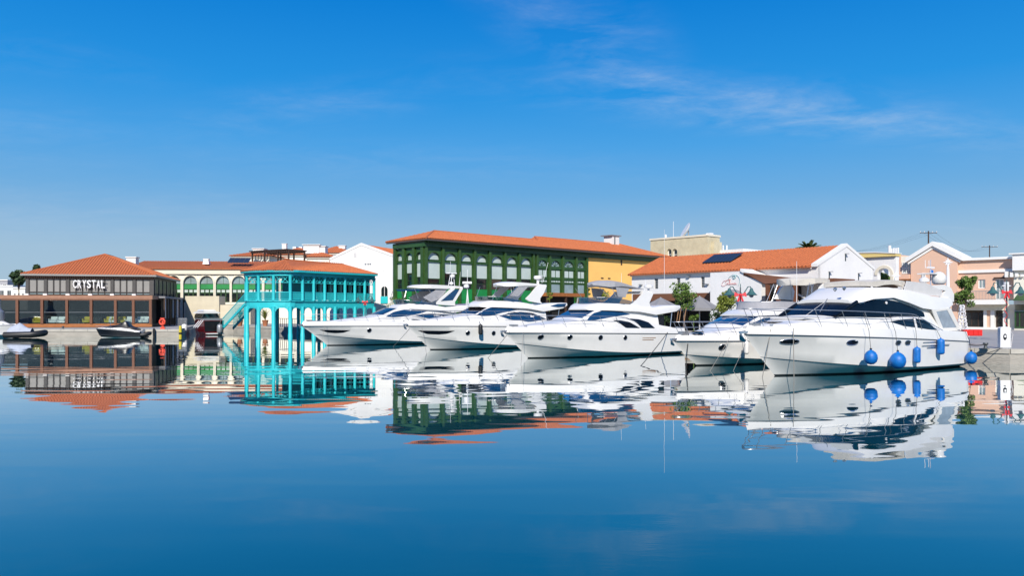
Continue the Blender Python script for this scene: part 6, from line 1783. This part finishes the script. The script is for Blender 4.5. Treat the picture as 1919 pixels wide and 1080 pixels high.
a = y.t(1514, 535, .5); m = MB(); m.tube([(a[0] - .42, -.5, a[1] + .12), (a[0] + .42, -.5, a[1] + .12)], .16, 8); m.build('outboard_cover', 'metal_grey', y.root, smooth=60)
MB().tube([(a[0], -.5, 2.95), (a[0], -.5, a[1])], .05, 6).build('outboard_leg', 'metal_grey', y.root)
a, b = y.t(1493, 560, 1.0), y.t(1493, 490, 1.0); MB().tube([(a[0], -1, 3.0), (b[0], -1, b[1])], .022, 5, r2=.01).build('whip_antenna', 'white_paint', y.root)
y.plate('radar_arch', [y.t(px, py, 1.4) for px, py in ((1527, 560), (1537, 538), (1545, 531), (1556, 532), (1562, 545), (1560, 562))], 1.5, .15, 'gelcoat', lean=.05)

# ---- fifth yacht (nearest)
y = Yacht('motor_yacht', 'large nearest white motor yacht with a long dark wraparound window and blue fenders', 'yacht', 1450, 705, 35, 13.7, 2.35, (-2.09, 1.97), (-.95, .88), 1.36, (.36, .52), wl0=.0)
Y5 = y
dz = lambda s: y.D(s)[1]
shell(y.root, 'foredeck', [(s, dz(s) - .1, w, dz(s) + z, max(.04, w - .12), .06) for s, w, z in ((-1.6, .06, 0), (-1.0, .4, .02), (0, .95, .12), (1.2, 1.35, .30), (2.4, 1.6, .44), (3.4, 1.72, .5), (5, 1.8, .5), (9, 1.8, .3))], 'gelcoat')
_, cab = shell(y.root, 'cabin', [(2.2, 1.9, 1.35, 2.62, 1.15, .08), (2.5, 1.9, 1.68, 2.74, 1.45, .08), (4.2, 1.9, 1.92, 3.50, 1.55, .06), (6.4, 1.9, 1.96, 3.72, 1.62, .06), (9.0, 1.9, 1.98, 3.5, 1.64, .05), (10.6, 1.9, 1.96, 3.1, 1.68, .05), (11.2, 1.9, 1.94, 3.02, 1.7, .05)], 'gelcoat')
top_patch(y.root, 'windscreen', cab, 2.52, 4.14, 1.44, 1.50, 'navy_glass', splits=2)
for sg in (1, -1): MB().tube([(2.50, sg * 1.52, 2.76), (3.3, sg * 1.555, 3.10), (4.2, sg * 1.575, 3.46)], .085, 8).build('windscreen_pillar', 'navy_glass', y.root, smooth=60)
patch(y.root, 'side_window', cab, [(2.6, 2.77), (3.3, 3.08), (4.15, 3.45), (4.9, 3.56)] + [y.t(*z3_(*q), 1.8) for q in ((1000, 254), (1180, 254), (1240, 262), (1340, 300), (1440, 350))],
      [(2.6, 2.74), (4.0, 2.74)] + [y.t(*z3_(*q), 1.8) for q in ((1060, 388), (1300, 386), (1440, 383))], 'navy_glass', off=.02)
_, fly = shell(y.root, 'flybridge', [(3.9, 3.38, 1.62, 3.54, 1.36, .05), (4.6, 3.46, 1.70, 3.86, 1.30, .06), (5.4, 3.60, 1.72, 4.16, 1.38, .05), (7.2, 3.68, 1.74, 4.20, 1.5, .03), (8.4, 3.44, 1.84, 4.12, 1.6, 0), (9.6, 3.16, 1.9, 3.98, 1.66, 0), (11.0, 3.05, 1.92, 3.80, 1.72, 0), (12.2, 3.12, 1.88, 3.74, 1.72, 0), (12.9, 3.35, 1.8, 3.70, 1.7, 0)], 'gelcoat')
_, sid = shell(y.root, 'side_body', [(4.6, 1.8, 2.16, 2.24, 2.0, .02), (5.8, 1.8, 2.20, 2.60, 2.02, .02), (7.0, 1.8, 2.22, 2.74, 2.04, .02), (8.6, 1.75, 2.22, 2.74, 2.04, .02), (9.7, 1.7, 2.21, 2.60, 2.04, .02), (10.6, 1.65, 2.2, 2.2, 2.04, 0), (12.0, 1.55, 2.16, 2.02, 2.0, 0), (13.1, 1.3, 2.12, 1.7, 2.0, 0)], 'gelcoat')
patch(y.root, 'side_window', sid, y.tt(z3_, [(1200, 420), (1300, 402), (1372, 399)], 2.2), y.tt(z3_, [(1200, 423), (1290, 455), (1372, 465)], 2.2), 'dark_glass')
patch(y.root, 'side_window', sid, y.tt(z3_, [(1392, 398), (1440, 404), (1490, 425), (1543, 480)], 2.2), y.tt(z3_, [(1392, 467), (1470, 480), (1543, 485)], 2.2), 'dark_glass')
for p0, p1 in ((1515, 1538), (1596, 1613), (1672.5, 1683.5), (1690, 1701.5)):
    a, b = y.t(p0, 641.5, 2.2), y.t(p1, 642, 2.2); y.port((a[0] + b[0]) / 2, (a[1] + b[1]) / 2 - (.02), (b[0] - a[0]) / 2 * .95, .12)
MB().lathe([(.07, 0), (.07, .04)], n=12).build('round_light', 'white_paint', y.root, loc=(0, 0, 0)).matrix_local = Matrix.Translation((y.t(1661, 568, 1.72)[0], -1.70, y.t(1661, 568, 1.72)[1])) @ Matrix.Rotation(R(90), 4, 'X')
for p0, p1, py in ((1728, 1757, 641.5), (1726, 1778, 647), (1736, 1760, 651)):
    a, b = y.t(p0, py, 2.3), y.t(p1, py, 2.3); MB().box(a[0], b[0], -2.37, -2.31, (a[1] + b[1]) / 2 - .022, (a[1] + b[1]) / 2 + .022).build('vent_slot', 'chrome', y.root)
# long beige cover over the flybridge
c0 = y.bl(z3_, ((700, 125), (740, 118), (900, 112), (1100, 106), (1240, 104), (1288, 112)), -1.1, 1.3)
c1 = y.bl(z3_, ((700, 158), (760, 163), (900, 146), (1100, 138), (1200, 148), (1240, 158), (1288, 150)), -1.1, 1.3)
y.board('flybridge_cover', c0, c1, 1.35, 'canvas_beige', .05, nose=False)
for px in (1634, 1692):
    a = y.t(px, 541, 1.3)
    for sg in (1, -1): MB().box(a[0] - .04, a[0] + .04, sg * 1.3 - .04, sg * 1.3 + .04, a[1] - .25, a[1] + .12).build('cover_post', 'canvas_light', y.root)
MB().box(c0[0][0] + .5, c0[-1][0] - .3, -1.1, 1.1, 4.2, 4.34).build('cover_gap_slab', 'dark_wood', y.root)  # flat dark slab filling the gap under the raised cover
y.plate('aft_windshield', [y.t(px, py, 1.5) for px, py in ((1692, 549), (1698, 527), (1735, 531), (1764, 545), (1762, 556))], 1.55, .04, 'canvas_light')
# radar arch with domes
y.plate('radar_arch', [y.t(px, py, 1.5) for px, py in ((1760, 563), (1772, 545), (1752, 541), (1741, 536), (1770, 534), (1782, 540), (1787, 552), (1786, 566))], 1.55, .16, 'gelcoat', lean=.05)
ab = y.t(1757, 538, 1.45)
MB().box(ab[0] - 1.3, ab[0] + .5, -1.45, 1.45, ab[1] - .06, ab[1] + .06).build('arch_bridge', 'gelcoat', y.root)
d = y.t(1759.5, 522, .3); MB().lathe([(.26, -.34), (.35, -.25), (.38, 0), (.35, .15), (.24, .30), (.10, .37), (.01, .38)], (d[0], -.3, d[1]), 18).build('satellite_dome', 'gelcoat', y.root, smooth=60)
d2 = y.t(1732, 524, .5); MB().lathe([(.06, -.42), (.06, -.2), (.26, -.12), (.27, .0), (.14, .10), (.02, .15)], (d2[0], -.5, d2[1] + .0), 14).build('radar_dome', 'gelcoat', y.root, smooth=50)
d3 = y.t(1744, 519, 0); a3 = y.t(1744, 487, 0)
MB().tube([(d3[0], 0, ab[1]), (a3[0], 0, a3[1])], .045, 6, r2=.02).build('mast', 'cover_blue', y.root)
MB().box(d3[0] - .35, d3[0] + .35, -.05, .05, d3[1] + .48, d3[1] + .56).build('radar_bar', 'white_paint', y.root)
MB().box(d3[0] - .7, d3[0] + .25, -.4, .4, d3[1] + .13, d3[1] + .19).build('mast_table', 'gelcoat', y.root)
MB().lathe([(.09, -.2), (.1, .05), (.02, .1)], (d3[0] + .1, 0, d3[1] + .3), 8).build('mast_light', 'fender_blue', y.root)
for k in (-.2, .2): MB().tube([(d3[0] + k, .2, d3[1] + .5), (d3[0] + k, .2, d3[1] + .95)], .015, 5).build('aerial', 'white_paint', y.root)
# aft enclosure
pn = y.tt(z3_, [(1528, 345), (1612, 332), (1684, 466), (1580, 470)], 1.9)
y.plate('vinyl_window', pn, 1.90, .02, 'vinyl')
fr = y.tt(z3_, [(1495, 330), (1640, 318), (1720, 490), (1560, 490)], 1.9)
n = 4
for sg in (1, -1):
    vs = [(x, -sg * 1.91, z) for x, z in fr] + [(x, -sg * 1.91, z) for x, z in pn] + [(x, -sg * 1.86, z) for x, z in fr] + [(x, -sg * 1.86, z) for x, z in pn]
    fs = []
    for k in range(4):
        q = (k + 1) % 4; fs += [(k, q, n + q, n + k), (2 * n + k, 3 * n + k, 3 * n + q, 2 * n + q), (k, 2 * n + k, 2 * n + q, q)]
    MB().add(vs, fs).build('enclosure_frame', 'gelcoat_cream', y.root)
MB().box(y.L_ - .02, y.L_ + .9, -1.9, 1.9, .42, .55).build('swim_platform', 'teak', y.root)
y.rail(11.2, .80, xs=[-1.2, .0, 1.5, 3.0, 4.5, 6.0, 7.5, 9.0], lean=.5, fall=3.0)
y.anchor(1.2)
MB().prism([(1.0, -.95), (2.3, -1.2), (2.3, 1.2), (1.0, .95)], dz(1.6) + .36, dz(1.6) + .46, axis='z').build('sun_pad', 'canvas_light', y.root)
MB().box(-.35, .25, -.3, .3, dz(0) + .18, dz(0) + .22).build('deck_hatch', 'dark_glass', y.root)
for px, py in ((1565, 543), (1582, 541)):
    a = y.t(px, py, 1.3); MB().lathe([(.02, -.10), (.09, 0), (.1, .06), (.02, .1)], (a[0], -1.3, a[1]), 8).build('searchlight', 'chrome', y.root)
m = MB(); a, b = y.t(*z3_(430, 378), 0), y.t(*z3_(660, 285), 0); m.bar((2.7, -.6, 2.98), (3.9, -.2, 3.62), .03, .03); m.build('wiper', 'metal_grey', y.root)
# ---------------------------------------------------------------- fenders
def fender(yt, px, py, l, kind, rw, rh, label, m='fender_blue', top=None, group='blue fenders on the nearest yacht'):
    s, z = yt.t(px, py, l + rw)
    t = thing('fender', label, 'fender', yt.world(s, l + rw, z), R(36), group)
    if kind == 'ball':
        MB().lathe([(.01, -rh), (rw * .45, -rh * .93), (rw * .85, -rh * .62), (rw, -rh * .15), (rw * .95, rh * .3), (rw * .7, rh * .68), (rw * .38, rh * .9), (rw * .16, rh * .98), (rw * .15, rh * 1.1), (.01, rh * 1.12)], n=18).build('body', m, t, smooth=60)
        MB().lathe([(.05, rh * 1.05), (.06, rh * 1.22), (.02, rh * 1.25)], n=8).build('eye', 'black', t)
    else:
        MB().lathe([(.01, -rh), (rw * .6, -rh * .95), (rw * .95, -rh * .82), (rw, -rh * .6), (rw, rh * .6), (rw * .95, rh * .82), (rw * .6, rh * .95), (.01, rh)], n=14).build('body', m, t, smooth=60)
        MB().lathe([(.035, rh * .95), (.035, rh * 1.12), (.01, rh * 1.14)], n=8).build('eye', m, t)
    b, zd = yt.D(s)
    zt = (top or zd + .1) - z
    MB().tube([(0, 0, rh), (0, rw * .3, zt * .6), (0, rw + .05, zt)], .012, 5).build('line', 'rope_dark' if m != 'fender_white' else 'rope', t)
fender(Y5, 1632, 670, 2.33, 'ball', .30, .34, 'leftmost blue fender, round, hanging below the long dark window', top=2.9)
fender(Y5, 1682.5, 676, 2.33, 'ball', .37, .40, 'largest round blue fender, hanging lowest in the middle of the row', top=2.9)
fender(Y5, 1718.5, 666, 2.33, 'cyl', .17, .40, 'upright oblong blue fender just right of the largest round one', top=2.8)
fender(Y5, 1763, 650, 2.33, 'cyl', .19, .41, 'oblong blue fender hanging highest, over the chrome vents')
fender(Y5, 1820, 671, 2.2, 'ball', .29, .34, 'round blue fender at the stern corner touching the water')
fender(Y2, 900.5, 618, 2.1, 'cyl', .17, .40, 'black oblong fender hanging on the second yacht beside its porthole', m='black_rubber', group='fenders of the sister yachts')
fender(Y4, 1399, 652, 1.95, 'cyl', .13, .36, 'white fender between the fourth yacht and the bow of the nearest', m='fender_white', group='fenders of the sister yachts')
# ---------------------------------------------------------------- mooring ropes
def rope(a, b, sag, label, m='rope', r=.018):
    a, b = Vector(a), Vector(b); P = [a.lerp(b, k / 12) - Vector((0, 0, sag * math.sin(math.pi * k / 12))) for k in range(13)]
    solo(MB().tube(P, r, 5), 'mooring_rope', m, label, 'rope', group='mooring ropes')
def wp(px, py, z=0.0):
    k = FPX * (CAM_H - z) / (py - YH); return (gx(px, k), k, z)
rope(Y5.world(-1.0, .6, 2.2), wp(1428, 712, -.1), .02, 'pale rope dropping from the bow of the nearest yacht beside its stem')
rope(Y5.world(-.2, 1.2, 2.25), wp(1488, 712, -.1), .02, 'pale rope dropping straight down the bow side of the nearest yacht')
rope(Y4.world(-.9, .3, 1.8), wp(1285, 692, -.1), .05, 'dark rope slanting from the bow of the fourth yacht down to the water', 'rope_dark', .025)
rope(Y3.world(10.5, 2.1, 1.5), wp(1196, 692, -.1), .05, 'dark rope slanting down from the third yacht in front of the fourth bow', 'rope_dark', .025)
rope(Y3.world(-1.5, .2, 1.75), wp(912, 674, -.1), .05, 'pale rope slanting from the bow of the third yacht to the water')
rope(Y2.world(-1.6, .2, 1.9), wp(735, 652, -.1), .05, 'pale rope slanting from the bow of the second yacht to the water')
rope(Y2.world(-1.2, .9, 1.9), wp(800, 668, -.1), .02, 'thin rope down the bow of the second yacht', 'rope', .012)
rope(Y3.world(-.9, .8, 1.8), wp(976, 688, -.1), .02, 'thin rope down the bow of the third yacht', 'rope', .012)
rope(Y1.world(-.6, 1.2, 1.9), wp(600, 652, -.1), .02, 'thin rope down the bow of the leftmost yacht', 'rope', .012)
rope(Y5.world(12.8, 2.0, 1.5), (gx(1847, 45.6), 45.6, G + .25), .18, 'dark stern rope from the nearest yacht to the bollard', 'rope_dark', .03)
rope(Y5.world(13.2, 1.6, 1.0), (gx(1878, 45.4), 45.4, G + .06), .35, 'dark slack rope from the stern of the nearest yacht along the quay edge', 'rope_dark', .022)
for i, (px, py) in enumerate(((1338, 700), (1382, 700))):
    rope(Y4.world(.8 + i * 1.6, 1.7, 1.6), wp(px - 10, py, -.1), .02, 'thin pale rope down the bow side of the fourth yacht, %s one' % ('left' if i == 0 else 'right'), 'rope', .012)

# ================================================================ small craft on the left
def smallboat(name, label, px, py, th, L, hb, zt, zs, hullm, cat='speedboat', deckm='gelcoat', bot='gelcoat'):
    y = Yacht(name, label, cat, px, py, th, L, hb, (-.55, zt), (-.25, .3), zs, (.06, .06), hullm=hullm, keelm=bot, wl0=0.0, group=None)
    return y
sb = smallboat('speedboat', 'small black speedboat with a white deck band and black canvas cover by the terrace', 190, 633, 8, 4.3, 1.0, .95, .55, 'black')
s = sb
shell(s.root, 'deck', [(x, s.D(x)[1] - .02, w, s.D(x)[1] + z, w - .08, .03) for x, w, z in ((-.35, .1, .02), (.3, .5, .10), (1.2, .8, .17), (2.3, .95, .28), (3.1, .97, .22), (4.25, .95, .06))], 'gelcoat')
shell(s.root, 'canvas_cover', [(x, s.D(x)[1] + .05, w, s.D(x)[1] + z, w - .15, .05) for x, w, z in ((.2, .3, .12), (.9, .6, .32), (1.6, .75, .46), (2.2, .8, .70), (2.5, .8, .98), (2.85, .8, .95), (3.1, .8, .5), (3.9, .8, .30))], 'black')
MB().tube([(.9, -.1, 1.1), (1.05, -.1, 1.75)], .02, 5).build('flag_staff', 'chrome', s.root)
s.rail(2.0, .25, xs=[.3, 1.2], low=False, fall=.8, lean=.1)
MB().box(4.3, 4.75, -.25, .25, -.1, .45).build('outboard_motor', 'black', s.root)
# dark tender right of it
t = thing('inflatable_tender', 'small dark inflatable tied to the quay right of the black speedboat', 'dinghy', (gx(262, 88), 88, 0), R(5))
MB().tube([(-.5, .4, .25), (.6, .4, .3), (1.0, .2, .42), (1.1, 0, .46), (1.0, -.2, .42), (.6, -.4, .3), (-.5, -.4, .25)], .2, 8).build('tube', 'black_rubber', t, smooth=60)
MB().box(-.5, .6, -.3, .3, .1, .18).build('floor', 'dinghy_grey', t)
MB().bar((.1, -.3, .35), (.5, .1, .85), .12, .25).build('seat', 'metal_grey', t)
MB().lathe([(.1, -.1), (.14, .2), (.14, .75), (.05, .9)], (0, 0, 0), 8).build('post_fender', 'black_rubber', None, loc=(gx(288.5, 89.7), 89.7, .1))
o = bpy.data.objects['post_fender']; o['label'] = 'small black fender hanging on the quay left of the life ring'; o['category'] = 'fender'; o.name = 'quay_fender'
# RIB with a white cover
t = thing('rigid_inflatable', 'dark rigid inflatable under a pale blue white cover at the left quay', 'dinghy', (gx(16, 86), 86, 0), R(4))
Lr = gx(82, 86) - gx(16, 86)
MB().tube([(0, .85, .35), (Lr * .7, .85, .4), (Lr * .9, .5, .5), (Lr, 0, .58), (Lr * .9, -.5, .5), (Lr * .7, -.85, .4), (0, -.85, .35)], .33, 10).build('tube', 'black_rubber', t, smooth=60)
MB().box(0, Lr * .7, -.6, .6, .05, .3).build('hull', 'black', t)
m = MB(); R_ = []
for i in range(10):
    u = i / 9; x = .1 + u * Lr * .62; h = .62 + .45 * math.sin(math.pi * min(1, u * 1.25)) * (1 if u < .8 else .8) + (.12 if i in (4, 5) else 0); w_ = .75 * (1 - .3 * u)
    R_.append([(x, w_ * v, .45 + (h) * (1 - abs(v) ** 2.2) + .04 * math.sin(i * 2.1 + v * 3)) for v in [-1 + 2 * j / 8 for j in range(9)]])
m.grid(R_); m.build('cover', 'cover_blue', t, smooth=50)
# partly visible motorboat at the left edge
lb = smallboat('covered_motorboat', 'white motorboat with a tall grey wrapped console, cut off by the left edge', 24, 632, 188, 6.5, 1.3, 1.35, 1.1, 'gelcoat', cat='motorboat')
lb.root.rotation_euler = (0, 0, R(188)); 
MB().lathe([(.55, 1.0), (.62, 1.5), (.72, 2.2), (.68, 2.75), (.45, 2.95), (.33, 3.2), (.34, 3.9), (.36, 4.15), (.02, 4.2)], (1.6, 0, .1), 10).build('wrapped_console', 'metal_grey', lb.root, smooth=40)
shell(lb.root, 'cabin', [(.2, 1.2, .3, 1.35, .2, .05), (1.4, 1.2, .9, 1.9, .6, .1), (3.5, 1.2, 1.0, 2.1, .8, .1), (5.5, 1.2, 1.0, 1.7, .8, .1)], 'gelcoat')
# red and black cabin boat seen from the stern
Y = 96.5
t = thing('red_motorboat', 'dark red and black motorboat with a white cabin roof moored stern out beside the stairs', 'motorboat', (gx(401, Y), Y, 0), R(40))
hw = 1.22
def sect(yv, w_, z0, z1): return [(-w_ * .7, yv, -.3), (-w_ * .93, yv, z0), (-w_, yv, z1), (w_, yv, z1), (w_ * .93, yv, z0), (w_ * .7, yv, -.3)]
rowsb = [sect(0, hw, .35, 1.75), sect(2, hw * 1.05, .4, 1.85), sect(3.9, hw * .8, .5, 2.0), sect(5.2, .15, .6, 2.1)]
m = MB()
for a, b in zip(rowsb[:-1], rowsb[1:]): m.grid([a, b])
m.add(rowsb[0], [(0, 1, 2, 3, 4, 5)]); m.grid([[r[2] for r in rowsb], [r[3] for r in rowsb]]); m.build('hull', 'hull_red', t)
MB().prism([(-hw * .90, .42), (-hw * .96, 1.68), (hw * .96, 1.68), (hw * .90, .42)], -.05, -.005).build('transom', 'black', t)
MB().box(-1.0, 1.0, -.7, -.051, .12, .24).build('swim_platform', 'gelcoat', t)
MB().box(-1.1, 1.1, .25, 3.5, 1.75, 2.0).build('coaming', 'metal_grey', t)
MB().prism([(-1.08, 2.01), (1.08, 2.01), (1.0, 2.45), (.8, 2.62), (-.8, 2.62), (-1.0, 2.45)], 1.2, 3.8).build('cabin', 'smoke_glass', t)
MB().prism([(-.95, 2.08), (.95, 2.08), (.9, 2.4), (.7, 2.56), (-.7, 2.56), (-.9, 2.4)], 1.14, 1.19).build('rear_window', 'pane_dark', t)
MB().prism([(-1.1, 2.6), (1.1, 2.6), (1.0, 2.74), (.5, 2.86), (-.5, 2.86), (-1.0, 2.74)], .8, 4.2).build('roof', 'gelcoat', t)
MB().prism([(-.8, 2.87), (.8, 2.87), (.6, 3.05), (-.6, 3.05)], 1.5, 3.8).build('roof_hatch', 'gelcoat', t)
for k in range(3): MB().tube([(-1.2 + k * .02, .2 + k * .7, 1.8), (-2.0, -.1 + k * .7, .9)], .045, 5).build('stay', 'white_paint', t)
for k, (dx_, l) in enumerate(((-2.7, 'large white fender on the left of the red motorboat stern'), (1.55, 'dark fender at the right of the red motorboat stern'))):
    q = thing('fender', l, 'fender', (gx(390, Y) + dx_, Y - .4, .75), 0)
    MB().lathe([(.01, -.6), (.25, -.52), (.34, -.3), (.34, .3), (.25, .52), (.01, .6)], n=12).build('body', 'fender_white' if k == 0 else 'metal_grey', q, smooth=60)
    MB().tube([(0, 0, .6), (.1, .1, 1.1)], .02, 4).build('line', 'rope', q)
# white masts behind the second cruiser
t = thing('deck_gear', 'white mast and instrument stand behind the leftmost yacht', 'mast', (gx(876, 74), 74, G), 0)
h = gz(545, 74) - G
MB().tube([(0, 0, 0), (0, 0, gz(505, 74) - G)], .04, 6, r2=.02).build('pole', 'white_paint', t)
MB().box(-.45, .4, -.1, .1, gz(532, 74) - G, gz(528, 74) - G).build('radar_bar', 'white_paint', t)
MB().lathe([(.12, 0), (.25, .1), (.25, .3), (.05, .4)], (-.1, 0, gz(541, 74) - G), 10).build('dome', 'white_paint', t)
for k in (-1, 1): MB().tube([(k * .35, 0, 0), (0, 0, gz(545, 74) - G)], .035, 5).build('leg', 'white_paint', t)
